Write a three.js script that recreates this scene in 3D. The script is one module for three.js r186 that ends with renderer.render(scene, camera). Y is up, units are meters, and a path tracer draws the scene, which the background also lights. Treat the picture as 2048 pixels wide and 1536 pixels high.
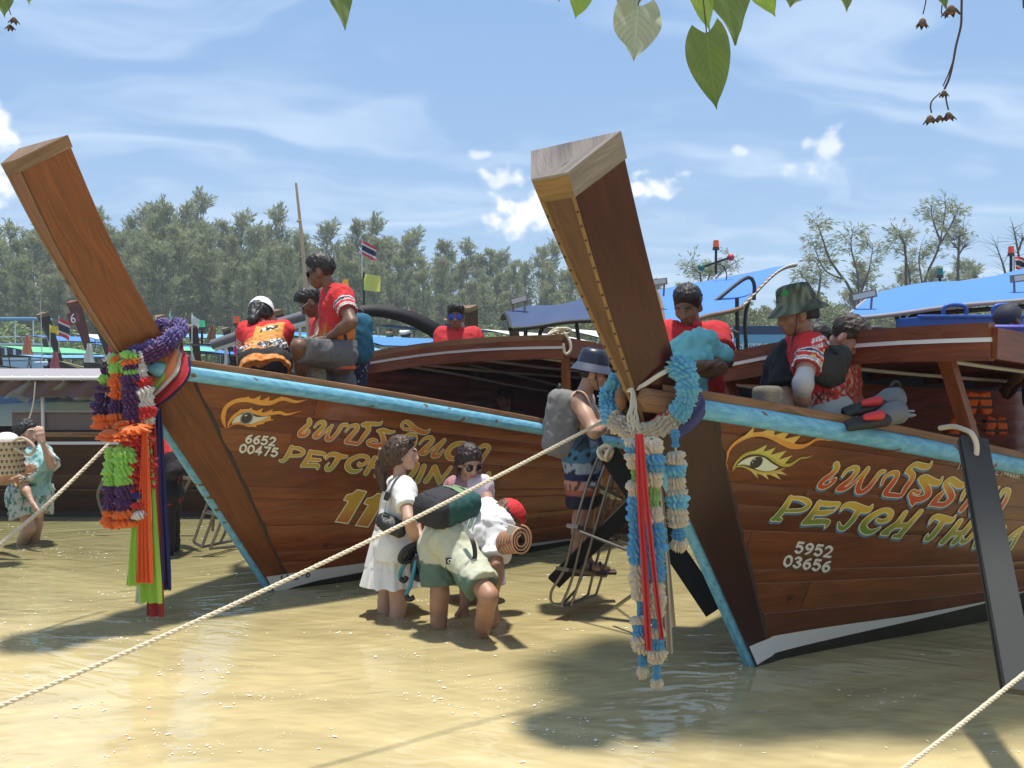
import * as THREE from 'three';
import { mergeGeometries } from 'three/addons/utils/BufferGeometryUtils.js';
import { RoundedBoxGeometry } from 'three/addons/geometries/RoundedBoxGeometry.js';
import { createNoise2D, createNoise3D } from 'simplex-noise';

// ---------- camera, sky, sun, exposure ----------
const V = (x = 0, y = 0, z = 0) => new THREE.Vector3(x, y, z);
let seedState = 12345;
const rnd = () => { seedState = (seedState + 0x6d2b79f5) | 0; let t = Math.imul(seedState ^ (seedState >>> 15), 1 | seedState); t = (t + Math.imul(t ^ (t >>> 7), 61 | t)) ^ t; return ((t ^ (t >>> 14)) >>> 0) / 4294967296; };
const R = (a, b) => a + (b - a) * rnd();
const seed = (n) => { seedState = n; };
const pick = (list) => list[Math.floor(rnd() * list.length)];
seed(7);
const n2 = createNoise2D(rnd), n3 = createNoise3D(rnd);
const clamp = THREE.MathUtils.clamp, lerp = THREE.MathUtils.lerp, smooth = THREE.MathUtils.smoothstep;
const fbm2 = (x, y, o = 4) => { let s = 0, a = 0.5; for (let i = 0; i < o; i++) { s += a * n2(x, y); x = x * 2.03 + 7.1; y = y * 2.03 - 3.7; a *= 0.5; } return s; };

const scene = new THREE.Scene();
const EYE = 1.76, FOCAL = 2000, PITCH = Math.atan(62 / 2000);
const camera = new THREE.PerspectiveCamera(2 * Math.atan(768 / FOCAL) * 180 / Math.PI, 4 / 3, 0.05, 900);
camera.position.set(0, EYE, 0);
camera.rotation.x = -PITCH;
camera.updateMatrixWorld();
scene.fog = new THREE.FogExp2(0xe4ebee, 0.0011);
const renderer = new THREE.WebGLRenderer({ antialias: true });
renderer.toneMapping = THREE.LinearToneMapping;
renderer.toneMappingExposure = 1.27;
renderer.shadowMap.enabled = true;

const SUN_DIR = V(0.025, 1, -0.03).normalize();
const sun = new THREE.DirectionalLight(new THREE.Color(1, 0.95, 0.86), 4.6);
sun.position.copy(SUN_DIR).multiplyScalar(60);
sun.target.position.set(0, 0, -8);
sun.position.add(sun.target.position);
sun.castShadow = true;
sun.shadow.radius = 6; // murky water blurs the edges of shade
Object.assign(sun.shadow.camera, { left: -25, right: 25, top: 25, bottom: -25, near: 1, far: 150 });
sun.shadow.mapSize.set(2048, 2048);
scene.add(sun, sun.target);

(function makeSky() {
  const W = 4096, H = 2048, data = new Float32Array(W * H * 4);
  const puffs = [ // centre as azimuth and elevation in degrees, half size, strength: the cumulus along the horizon
    [-27.3, 11.2, 1.7, 1.4, 1.0], [-28.3, 8.4, 2.6, 1.9, 0.95], [-27.5, 5.5, 3, 1.2, 0.6], [0.6, 7.7, 2.5, 1.5, 1.0], [-0.6, 9.9, 1.5, 0.8, 0.75], [1.6, 8.4, 1.4, 1.0, 0.9], [8.0, 9.3, 2.0, 0.85, 0.95], [17.3, 10.8, 1.3, 1.4, 0.62], [12.7, 11, 0.7, 0.4, 0.5],
    [15.3, 9.9, 0.8, 0.4, 0.5], [-1.8, 11.1, 0.7, 0.3, 0.5], [9.8, 9.9, 0.5, 0.3, 0.4], [40, 8, 3, 1.5, 0.8], [-52, 10, 4, 2, 0.9], [70, 9, 4, 2, 0.9], [-85, 7, 4, 1.5, 0.9], [120, 9, 4, 2, 0.9], [165, 8, 4, 2, 0.9], [-130, 9, 5, 2, 0.9], [-160, 7, 3, 1.5, 0.8]];
  for (let row = 0; row < H; row++) {
    const el = ((row + 0.5) / H - 0.5) * 180;
    for (let col = 0; col < W; col++) {
      const at = (row * W + col) * 4; data[at + 3] = 1;
      if (el < -1) { data[at] = 0.34; data[at + 1] = 0.36; data[at + 2] = 0.32; continue; }
      const az0 = ((col + 0.5) / W - 0.5) * 360 + 90, az = az0 > 180 ? az0 - 360 : az0; // 0 is where the camera looks, growing to the right
      const e = clamp(el / 90, 0, 1), h = Math.exp(-e * 7.5);
      let r = lerp(0.195, 0.43, h), g = lerp(0.345, 0.61, h), b = lerp(0.63, 0.79, h);
      // high thin streaks, rising to the right
      const k = Math.PI / 180, cx = Math.sin(az * k), cz = Math.cos(az * k), up = Math.sin(Math.max(el, 0.5) * k) + 0.10;
      const qx = cx * Math.cos(el * k) / up, qz = cz * Math.cos(el * k) / up;
      const sx = qx * 0.96 + qz * 0.28, sz = qz * 0.96 - qx * 0.28;
      const wisp = fbm2(sx * 0.45 + 3, sz * 1.5 + fbm2(qx * 0.7, qz * 0.7, 3) * 0.8, 5);
      const fine = fbm2(sx * 2.2 + 30, sz * 7 + 4, 4);
      let c = smooth(wisp + fine * 0.12, -0.25, 0.75) * 0.42;
      const px = az - 3; // a broad veil crossing the view
      const line = 8.6 + px * 0.16 + 1.6 * Math.sin(px * 0.07) + 4.0 + 0.9 * n2(px * 0.08, 2);
      const band = Math.exp(-(((el - line) / (1.0 + 0.055 * Math.max(px + 25, 0))) ** 2)) * smooth(az, -26, 14) * (0.6 + 0.6 * fbm2(az * 0.14, el * 0.8, 4) + 0.15 * fine);
      const veil = smooth(az, -4, 26) * smooth(el, 8, 19) * smooth(0.3 + fbm2(az * 0.05 - el * .03, el * 0.2 + 9, 5), 0, 0.7) * 0.5;
      const inView = smooth(Math.abs(az), 75, 30);
      c = clamp(Math.max(c, (band * 1.15 + veil * 1.25) * inView), 0, 0.85);
      const haze = smooth(el, 26, 0) * 0.12;
      c = clamp(c + haze * (0.6 + fine), 0, 0.9);
      r = lerp(r, 0.72, c); g = lerp(g, 0.83, c); b = lerp(b, 0.96, c);
      let cum = 0, shade = 0;
      for (const [pa, pe, wa, we, s] of puffs) {
        let dx = az - pa; if (dx > 180) dx -= 360; if (dx < -180) dx += 360;
        if (Math.abs(dx) > wa * 2 || Math.abs(el - pe) > we * 2) continue;
        const n = fbm2(az * 0.55 + pa, el * 0.75, 5) * 0.95, d = Math.hypot(dx / wa, (el - pe) / we);
        const m = smooth(0.95 - d + n * 0.8, 0.0, 0.7) * s;
        if (m > cum) { cum = m; shade = smooth((el - pe) / we + n, -0.9, 0.5); }
      }
      r = lerp(r, lerp(0.72, 0.95, shade), cum); g = lerp(g, lerp(0.80, 0.96, shade), cum); b = lerp(b, lerp(0.90, 0.97, shade), cum);
      data[at] = r; data[at + 1] = g; data[at + 2] = b;
    }
  }
  const t = new THREE.DataTexture(data, W, H, THREE.RGBAFormat, THREE.FloatType);
  t.mapping = THREE.EquirectangularReflectionMapping;
  t.magFilter = t.minFilter = THREE.LinearFilter;
  t.needsUpdate = true;
  scene.background = t; scene.environment = t;
  scene.backgroundIntensity = 1; scene.environmentIntensity = 1;
})();

// ---------- helpers ----------
const used = {};
function numbered(name) { const n = used[name] = (used[name] ?? -1) + 1; return n ? `${name}_${String(n).padStart(3, '0')}` : name; }
function tag(o, label, category, group, kind) {
  if (label) o.userData.label = label;
  if (category) o.userData.category = category;
  if (group) o.userData.group = group;
  if (kind) o.userData.kind = kind;
  return o;
}
function thing(name, label, category, at, group) { const o = new THREE.Group(); o.name = numbered(name); if (at) o.position.copy(at); scene.add(o); return tag(o, label, category, group); }
// a mesh; geometries given in world places are moved into the frame of the parent
function obj(name, geos, mat, parent = scene, local = false) {
  geos = [].concat(geos);
  let g = geos.length > 1 ? mergeGeometries(geos.map((x) => clean(x, geos))) : geos[0];
  if (!local && parent !== scene) { parent.updateMatrixWorld(true); g.applyMatrix4(parent.matrixWorld.clone().invert()); }
  const m = new THREE.Mesh(g, mat);
  m.name = parent === scene ? numbered(name) : name; m.castShadow = m.receiveShadow = true;
  parent.add(m);
  return m;
}
function clean(g, all) {
  const someColor = all.some((x) => x.attributes.color);
  if (g.index && all.some((x) => !x.index)) g = g.toNonIndexed();
  for (const k of Object.keys(g.attributes)) if (!['position', 'normal', 'uv', 'color'].includes(k)) g.deleteAttribute(k);
  const n = g.attributes.position.count;
  if (!g.attributes.normal) g.computeVertexNormals();
  if (!g.attributes.uv) g.setAttribute('uv', new THREE.BufferAttribute(new Float32Array(n * 2), 2));
  if (someColor && !g.attributes.color) g.setAttribute('color', new THREE.BufferAttribute(new Float32Array(n * 3).fill(1), 3));
  return g;
}
const rayOf = (px, py) => V((px - 1024) / FOCAL, (768 - py) / FOCAL, -1).applyQuaternion(camera.quaternion);
const P = (px, py, Z) => { const r = rayOf(px, py); return r.multiplyScalar(Z / -r.z).add(camera.position); };   // the place at depth Z that lies on a sight line
const G = (px, py, h = 0) => { const r = rayOf(px, py); return r.multiplyScalar((h - EYE) / r.y).add(camera.position); };
const px = (n, Z) => n * Z / FOCAL;
// a sheet through a grid of points f(u, v)
function sheet(f, nu, nv, flip = false) {
  const pos = [], uv = [], idx = [];
  for (let j = 0; j <= nv; j++) for (let i = 0; i <= nu; i++) { const p = f(i / nu, j / nv, i, j); pos.push(p.x, p.y, p.z); uv.push(p.u ?? i / nu, p.v ?? j / nv); }
  const w = nu + 1;
  for (let j = 0; j < nv; j++) for (let i = 0; i < nu; i++) { const a = j * w + i, q = flip ? [a, a + w, a + 1, a + 1, a + w, a + w + 1] : [a, a + 1, a + w, a + 1, a + w + 1, a + w]; idx.push(...q); }
  const g = new THREE.BufferGeometry();
  g.setAttribute('position', new THREE.Float32BufferAttribute(pos, 3)); g.setAttribute('uv', new THREE.Float32BufferAttribute(uv, 2)); g.setIndex(idx); g.computeVertexNormals();
  return g;
}
// a board: eight corners as two quads (a: four points, b: the four facing them), flat shaded, uv in metres
function board(a, b, along = 0) {
  const pos = [], uv = [];
  const face = (p, q, r, s) => {
    const w = p.distanceTo(q), h = q.distanceTo(r), o = a[0].x * 3.1 + a[0].y * 1.7 + along;
    for (const [pt, x, y] of [[p, 0, 0], [q, w, 0], [r, w, h], [p, 0, 0], [r, w, h], [s, 0, h]]) { pos.push(pt.x, pt.y, pt.z); uv.push(x + o, y + o * 0.37); }
  };
  face(a[0], a[1], a[2], a[3]); face(b[3], b[2], b[1], b[0]);
  for (let i = 0; i < 4; i++) { const j = (i + 1) % 4; face(a[j], a[i], b[i], b[j]); }
  const g = new THREE.BufferGeometry();
  g.setAttribute('position', new THREE.Float32BufferAttribute(pos, 3)); g.setAttribute('uv', new THREE.Float32BufferAttribute(uv, 2)); g.computeVertexNormals();
  return g;
}
// a straight bar of w x h between two points, h along "up"
function bar(p, q, w, h = w, up = V(0, 1, 0)) {
  const d = q.clone().sub(p).normalize(), s = d.clone().cross(up).normalize(), u = s.clone().cross(d).normalize();
  const c = (o, a, b) => o.clone().addScaledVector(s, a * w / 2).addScaledVector(u, b * h / 2);
  const g = board([c(p, -1, -1), c(q, -1, -1), c(q, -1, 1), c(p, -1, 1)], [c(p, 1, -1), c(q, 1, -1), c(q, 1, 1), c(p, 1, 1)]);
  return g;
}
class Path extends THREE.CatmullRomCurve3 { constructor(pts) { super(pts, false, 'centripetal'); } }
function tube(pts, r, seg = 0, sides = 8) { return new THREE.TubeGeometry(pts.length === 2 ? new THREE.LineCurve3(pts[0], pts[1]) : new Path(pts), seg || (pts.length === 2 ? 1 : pts.length * 5), r, sides); }
// a tube whose radius changes along it, with closed ends
function taper(pts, radius, seg = 12, sides = 8) {
  const c = pts.length === 2 ? new THREE.LineCurve3(pts[0], pts[1]) : new Path(pts), fr = c.computeFrenetFrames(seg, false);
  return sheet((u, v, i, j) => {
    const p = c.getPoint(v), a = u * Math.PI * 2, r = j === 0 || j === seg ? radius(v) * 0.98 : radius(v);
    p.addScaledVector(fr.normals[j], Math.cos(a) * r).addScaledVector(fr.binormals[j], Math.sin(a) * r); p.u = u; p.v = v * 4; return p;
  }, sides, seg);
}
const ball = (c, r, w = 10, h = 8) => { const g = new THREE.SphereGeometry(1, w, h); g.scale(...(Array.isArray(r) ? r : [r, r, r])); g.translate(c.x, c.y, c.z); return g; };
function cyl(p, q, r0, r1 = r0, n = 14) {
  const d = q.clone().sub(p), g = new THREE.CylinderGeometry(r1, r0, d.length(), n); g.translate(0, d.length() / 2, 0);
  g.applyQuaternion(new THREE.Quaternion().setFromUnitVectors(V(0, 1, 0), d.normalize())); g.translate(p.x, p.y, p.z); return g;
}
function rbox(w, h, d, r, at, q) { const g = new RoundedBoxGeometry(w, h, d, 2, r); if (q) g.applyQuaternion(q); if (at) g.translate(at.x, at.y, at.z); return g; }
const turn = (x, y, z) => new THREE.Quaternion().setFromEuler(new THREE.Euler(x, y, z));
function paint(g, f) { // vertex colours, linear
  const p = g.attributes.position, c = new Float32Array(p.count * 3), q = V();
  for (let i = 0; i < p.count; i++) { const k = f(q.fromBufferAttribute(p, i), i); c[i * 3] = k[0]; c[i * 3 + 1] = k[1]; c[i * 3 + 2] = k[2]; }
  g.setAttribute('color', new THREE.BufferAttribute(c, 3)); return g;
}
// ---------- materials ----------
const lin = (r, g, b) => new THREE.Color().setRGB(r, g, b);
const mats = {};
function mat(r, g, b, rough = 0.7, extra = {}) {
  const { phys, ...rest } = extra;
  return new (phys ? THREE.MeshPhysicalMaterial : THREE.MeshStandardMaterial)({ color: lin(r, g, b), roughness: rough, side: THREE.DoubleSide, ...rest });
}
function pixelTexture(w, h, f, { srgb = false, repeat = true } = {}) {
  const d = new Uint8Array(w * h * 4);
  for (let y = 0; y < h; y++) for (let x = 0; x < w; x++) { const c = f(x / w, y / h, x, y), k = (y * w + x) * 4; for (let i = 0; i < 4; i++) d[k + i] = clamp((c[i] ?? 1) * 255, 0, 255); }
  const t = new THREE.DataTexture(d, w, h); t.magFilter = t.minFilter = THREE.LinearFilter;
  if (repeat) t.wrapS = t.wrapT = THREE.RepeatWrapping;
  if (srgb) t.colorSpace = THREE.SRGBColorSpace;
  t.needsUpdate = true; return t;
}
// noise that closes on itself over one unit
const ring = (u, v, fu, fv, o = 0) => { const a = u * Math.PI * 2, b = v * Math.PI * 2; return n3(Math.cos(a) * fu / 6.28 + o, Math.sin(a) * fu / 6.28 + 3 * Math.cos(b) * fv / 19 + o * 2, Math.sin(b) * fv / 6.28 - o); };
function grainTexture(dark, light, red, knots, sd) { // long grain along u; two metres by one
  return pixelTexture(1024, 512, (u, v) => {
    let w = v + 0.02 * ring(u, v, 6, 10, sd), s = 0;
    s += 0.5 * ring(u, w, 3, 60, sd) + 0.35 * ring(u, w, 6, 170, sd + 5) + 0.3 * ring(u, w, 2, 24, sd + 9);
    s = 0.5 + 0.5 * clamp(s, -1, 1);
    const blotch = 0.5 + 0.5 * ring(u, v, 5, 9, sd + 20), pore = ring(u, w, 14, 380, sd + 33) > 0.62 ? 0.8 : 1;
    let k = (lerp(dark, light, s) * lerp(0.8, 1.1, blotch)) * pore;
    for (const [ku, kv, kr] of knots) { const d = Math.hypot((u - ku) * 2, v - kv) / kr; if (d < 1) k *= lerp(0.45, 1, d * d); }
    return [k, k * lerp(0.93, 1, s) * red, k * lerp(0.85, 1, s) * red * red];
  });
}
const grainA = grainTexture(0.42, 1.0, 0.97, [[0.3, 0.4, 0.03], [0.72, 0.7, 0.025]], 1), grainB = grainTexture(0.5, 0.95, 1, [[0.6, 0.2, 0.03]], 7.7);
for (const t of [grainA, grainB]) t.repeat.set(0.5, 1);
const wood = (r, g, b, map = grainA, rough = 0.45, coat = 0.35) => new THREE.MeshPhysicalMaterial({ color: lin(r, g, b), map, roughness: rough, clearcoat: coat, clearcoatRoughness: 0.2, specularIntensity: 0.35, bumpMap: map, bumpScale: 0.0012, side: THREE.DoubleSide });
// ---------- water, shore ----------
const waves = [];
seed(21);
for (let i = 0; i < 24; i++) { const L = 0.3 * Math.pow(1.105, i) * R(0.9, 1.1), a = Math.PI / 2 + R(-0.85, 0.85) * (i % 4 === 0 ? 1.6 : 1); waves.push([Math.cos(a) * 6.283 / L, Math.sin(a) * 6.283 / L, R(0, 6.28), L * 0.0031]); }
const waterAt = (x, z) => {
  const d = Math.hypot(x, z), f = smooth(d, 60, 14), g = 0.55 + 0.9 * (0.5 + 0.5 * n2(x * 0.35, z * 0.5));
  let y = 0;
  for (const [kx, kz, p, a] of waves) y += a * Math.sin(kx * x + kz * z + p);
  return y * f * g * lerp(0.85, 2.1, smooth(-z, 4.8, 7.5)); // the wading and the boats stir the middle distance
};
const rippleTexture = pixelTexture(1024, 1024, (u, v) => { const w = 0.012 * ring(u, v, 8, 8, 90), a = ring(u + w, v + w, 12, 25, 3), b = ring(u - w, v + w, 28, 58, 8), k = 0.5 + 0.08 * (1 - 2 * Math.sqrt(Math.abs(a)) * 0.9) + 0.22 * a + 0.10 * b; return [k, k, k]; });
const siltTexture = pixelTexture(1024, 1024, (u, v) => { const w = 0.03 * ring(u, v, 5, 6, 47), k = 0.85 + 0.11 * ring(u + w, v + w, 6, 13, 40) + 0.08 * ring(u + w, v - w, 15, 44, 44) + 0.05 * ring(u, v + w, 34, 110, 49); return [k, k * 0.99, k * lerp(0.93, 1, k)]; });
siltTexture.repeat.set(0.16, 0.16); rippleTexture.repeat.set(0.22, 0.22);
const waterMat = new THREE.MeshPhysicalMaterial({ color: lin(1, 1, 1), vertexColors: true, map: siltTexture, roughness: 0.012, ior: 1.33, bumpMap: rippleTexture, bumpScale: 0.0095, side: THREE.DoubleSide });
(function makeWater() {
  const xs = [], zs = [];
  for (let x = 0; x < 9; x += 0.06) xs.push(x);
  for (let x = 9, s = 0.1; x < 420; x += s, s *= 1.12) xs.push(x);
  const X = [...xs.slice(1).reverse().map((x) => -x), ...xs];
  for (let z = 3; z > -13; z -= 0.045) zs.push(z);
  for (let z = -13, s = 0.07; z > -330; z -= s, s *= 1.045) zs.push(z);
  const g = sheet((u, v, i, j) => { const p = V(X[i], waterAt(X[i], zs[j]), zs[j]); p.u = X[i]; p.v = zs[j]; return p; }, X.length - 1, zs.length - 1, true);
  const depth = [[2, 0.60, 0.492, 0.27], [5.2, 0.55, 0.45, 0.228], [7.2, 0.38, 0.325, 0.155], [10, 0.26, 0.24, 0.115], [18, 0.17, 0.19, 0.10], [45, 0.09, 0.125, 0.08], [400, 0.08, 0.11, 0.08]]; // the bed falls away from the beach: paler sand-coloured water where it is shallow
  paint(g, (p) => { const z = Math.max(2, -p.z + 0.5 * n2(p.x * 0.5, p.z * 0.5)); let i = 0; while (i < depth.length - 2 && z > depth[i + 1][0]) i++; const a = depth[i], b = depth[i + 1], f = clamp((z - a[0]) / (b[0] - a[0]), 0, 1); return [1, 2, 3].map((k) => lerp(a[k], b[k], f)); });
  tag(obj('water', g, waterMat), 'muddy yellow shallow water with gentle ripples', undefined, undefined, 'structure');
  const sand = sheet((u, v) => { const x = (u - 0.5) * 80, z = lerp(-1.5, 40, v); const p = V(x, -0.35 + 0.17 * (z + 1.5) + 0.05 * n2(x * 0.2, z * 0.2), z); p.u = x; p.v = z; return p; }, 30, 20);
  tag(obj('beach', sand, mat(0.42, 0.35, 0.22, 0.95)), 'pale sand beach sloping into the water', undefined, undefined, 'structure');
  const bank = sheet((u, v) => { const x = lerp(-260, 300, u), z = lerp(-96, -330, v) - 10 * Math.sin(x * 0.02); const p = V(x, -0.5 + 2.2 * smooth(v, 0, 0.12) + 0.4 * n2(x * 0.05, z * 0.05), z); p.u = x; p.v = z; return p; }, 80, 20);
  tag(obj('far_shore', bank, mat(0.10, 0.11, 0.05, 0.95)), 'low muddy far shore under the trees', undefined, undefined, 'structure');
  // floating flecks of foam, most of them drifting in loose streaks on the near water
  seed(77);
  const fleck = new THREE.CircleGeometry(1, 7); fleck.rotateX(-Math.PI / 2);
  const spots = [];
  for (let k = 0; k < 20000 && spots.length < 2600; k++) {
    const Z = 3.6 + 8 * Math.pow(rnd(), 1.4), x = R(-0.56, 0.56) * Z, d = 0.5 + 0.5 * n2(x * 0.9, Z * 1.4) + 0.35 * n2(x * 3, Z * 4);
    if (rnd() < smooth(d, 0.45, 1.15) * (x < 0.4 * Z - 1.2 ? 1 : 0.3)) spots.push([x, -Z]);
  }
  const im = new THREE.InstancedMesh(fleck, mat(0.86, 0.84, 0.74, 0.5), spots.length), m = new THREE.Matrix4();
  spots.forEach(([x, z], i) => { const s = 0.002 + 0.006 * Math.pow(rnd(), 3); m.compose(V(x, waterAt(x, z) + 0.005, z), turn(0, R(0, 3), 0), V(s * R(1, 2.4), 1, s * R(0.6, 1.2))); im.setMatrixAt(i, m); });
  im.name = 'foam'; scene.add(tag(im, 'white flecks of foam scattered on the shallow water', undefined, undefined, 'stuff'));
})();

// ---------- the two longtail boats in front ----------
const rustBlue = pixelTexture(1024, 128, (u, v) => {
  const n = 0.5 + 0.5 * ring(u, v, 40, 8, 60), f = 0.5 + 0.5 * ring(u, v, 130, 60, 62), s = 0.5 + 0.5 * ring(u, v, 26, 2, 66);
  let c = [lerp(0.36, 0.50, n), lerp(0.62, 0.74, n), lerp(0.74, 0.82, n)];
  if (f > 0.86) c = c.map((x) => x * 0.72);
  if (s > 0.93) c = [0.42, 0.34, 0.27];
  const dots = [Math.hypot((u * 31) % 1 - 0.5, (v - 0.35) * 2.6), Math.hypot((u * 23 + 0.3) % 1 - 0.5, (v - 0.6) * 3)];
  if (Math.min(...dots) < 0.055) c = c.map((x) => x * 0.35);
  return c;
}, { srgb: true });
rustBlue.repeat.set(0.25, 1);
const M = {
  hull11: wood(0.25, 0.064, 0.013, grainA, 0.4, 0.6), hull11b: wood(0.185, 0.043, 0.009, grainB, 0.4, 0.6), hull11c: wood(0.29, 0.083, 0.017, grainB, 0.4, 0.6),
  hull2: wood(0.20, 0.058, 0.013, grainA, 0.4, 0.6), hull2b: wood(0.15, 0.04, 0.009, grainB, 0.4, 0.6), hull2c: wood(0.24, 0.075, 0.017, grainB, 0.4, 0.6),
  stem11: wood(0.22, 0.068, 0.015, grainA, 0.45, 0.4), stem2: wood(0.045, 0.009, 0.005, grainA, 0.35, 0.5),
  prow11: wood(0.27, 0.085, 0.022, grainA, 0.4, 0.5), prow2: wood(0.075, 0.014, 0.007, grainA, 0.3, 0.6), front2: wood(0.15, 0.066, 0.026, grainA, 0.4, 0.4),
  gold: mat(0.36, 0.22, 0.085, 0.5, { metalness: 0.3, map: grainB }), cap: wood(0.30, 0.20, 0.12, grainB, 0.6, 0), grey: wood(0.34, 0.30, 0.27, grainB, 0.5, 0.1),
  rail: wood(0.34, 0.19, 0.10, grainA, 0.6, 0.1), blue: new THREE.MeshPhysicalMaterial({ color: lin(1, 1, 1), map: rustBlue, roughness: 0.5, side: THREE.DoubleSide }),
  deck: wood(0.30, 0.19, 0.11, grainB, 0.7, 0), dark: mat(0.012, 0.012, 0.014, 0.6), oil: mat(0.035, 0.018, 0.01, 0.5), roofRed: wood(0.30, 0.08, 0.045, grainA, 0.5, 0.2), beam: wood(0.27, 0.088, 0.04, grainA, 0.5, 0.2),
  white: mat(0.8, 0.8, 0.78, 0.4), pipe: mat(0.62, 0.62, 0.62, 0.4), steel: mat(0.22, 0.195, 0.17, 0.38, { metalness: 0.75 }), black: mat(0.018, 0.018, 0.018, 0.55), rope: mat(0.62, 0.54, 0.40, 0.9), twine: mat(0.6, 0.56, 0.46, 0.9),
  navyTarp: mat(0.012, 0.02, 0.06, 0.7), ochre: mat(0.42, 0.36, 0.14, 0.7),
};
function Frame(px, py, bx) {
  const S = G(px, py), bz = Math.sqrt(1 - bx * bx), b = V(-bx, 0, bz), l = V(bz, 0, bx);
  const at = (t, y, o) => S.clone().addScaledVector(b, t).addScaledVector(l, o).add(V(0, y, 0));
  const on = (x, y, o) => { const r = rayOf(x, y), q = S.clone().addScaledVector(l, o).sub(camera.position), k = q.dot(l) / r.dot(l), p = camera.position.clone().addScaledVector(r, k).sub(S); return { t: p.dot(b), y: p.y }; };
  return { S, b, l, at, on };
}
function Hull(F, h) { // h: rake of the stem, gunwale height g(t), half breadths
  const stem = (v) => { if (v > 1) return -(v - 1) * h.rake; let t = 0; for (let i = 0; i < 12; i++) t = h.rake * h.g(t) * (1 - v); return t; };
  const half = (v, d) => {
    const w = Math.min(v, 1), e = Math.max(d, 0), a = 0.03 + h.wg * (1 - Math.exp(-e / h.kg)), c = 0.03 + h.ww * (1 - Math.exp(-Math.pow(e / h.kw, h.pw)));
    return lerp(a, c, w) + h.bulge * Math.sin(Math.PI * w) * (1 - Math.exp(-e)) - (v > 1 ? (v - 1) * 0.9 * (1 - Math.exp(-e * 2)) : 0);
  };
  const yAt = (v, t) => (v <= 1 ? h.g(t) * (1 - v) : -(v - 1));
  const pt = (v, t, side = 1, out = 0) => F.at(t, yAt(v, t), side * (half(v, stem(v) - t) + out));
  const pickHull = (x, y, side = 1) => {
    let o = 0.3, q;
    for (let i = 0; i < 40; i++) { q = F.on(x, y, side * o); const v = 1 - q.y / h.g(q.t), vv = q.y >= 0 ? v : 1 - q.y; o = lerp(o, half(vv, stem(vv) - q.t), 0.5); q.v = vv; }
    return { ...q, o };
  };
  return { stem, half, yAt, pt, pickHull, ...h, F };
}
function strip(H, v0, v1, tA, tB, side, out, n = 18, groove = 0.006) { // a plank: bent sheet with its two long edges turned in
  const e = 0.005, rows = [[v0, -groove], [v0 + e, 0], [(v0 + v1) / 2, 0.002], [v1 - e, 0], [v1, -groove]];
  return sheet((u, w, i, j) => {
    const [v, dip] = rows[j], s = H.stem(v), t = lerp(tA === null ? s - 0.012 : Math.min(tA, s - 0.012), tB, u), p = H.pt(v, t, side, out + dip + (u === 0 || u === 1 ? -0.003 : 0));
    p.u = t * 1.0 + v0 * 7.3; p.v = H.yAt(v, t) * 1.0 + v0 * 3.1; return p;
  }, n, 4, side < 0);
}
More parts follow.
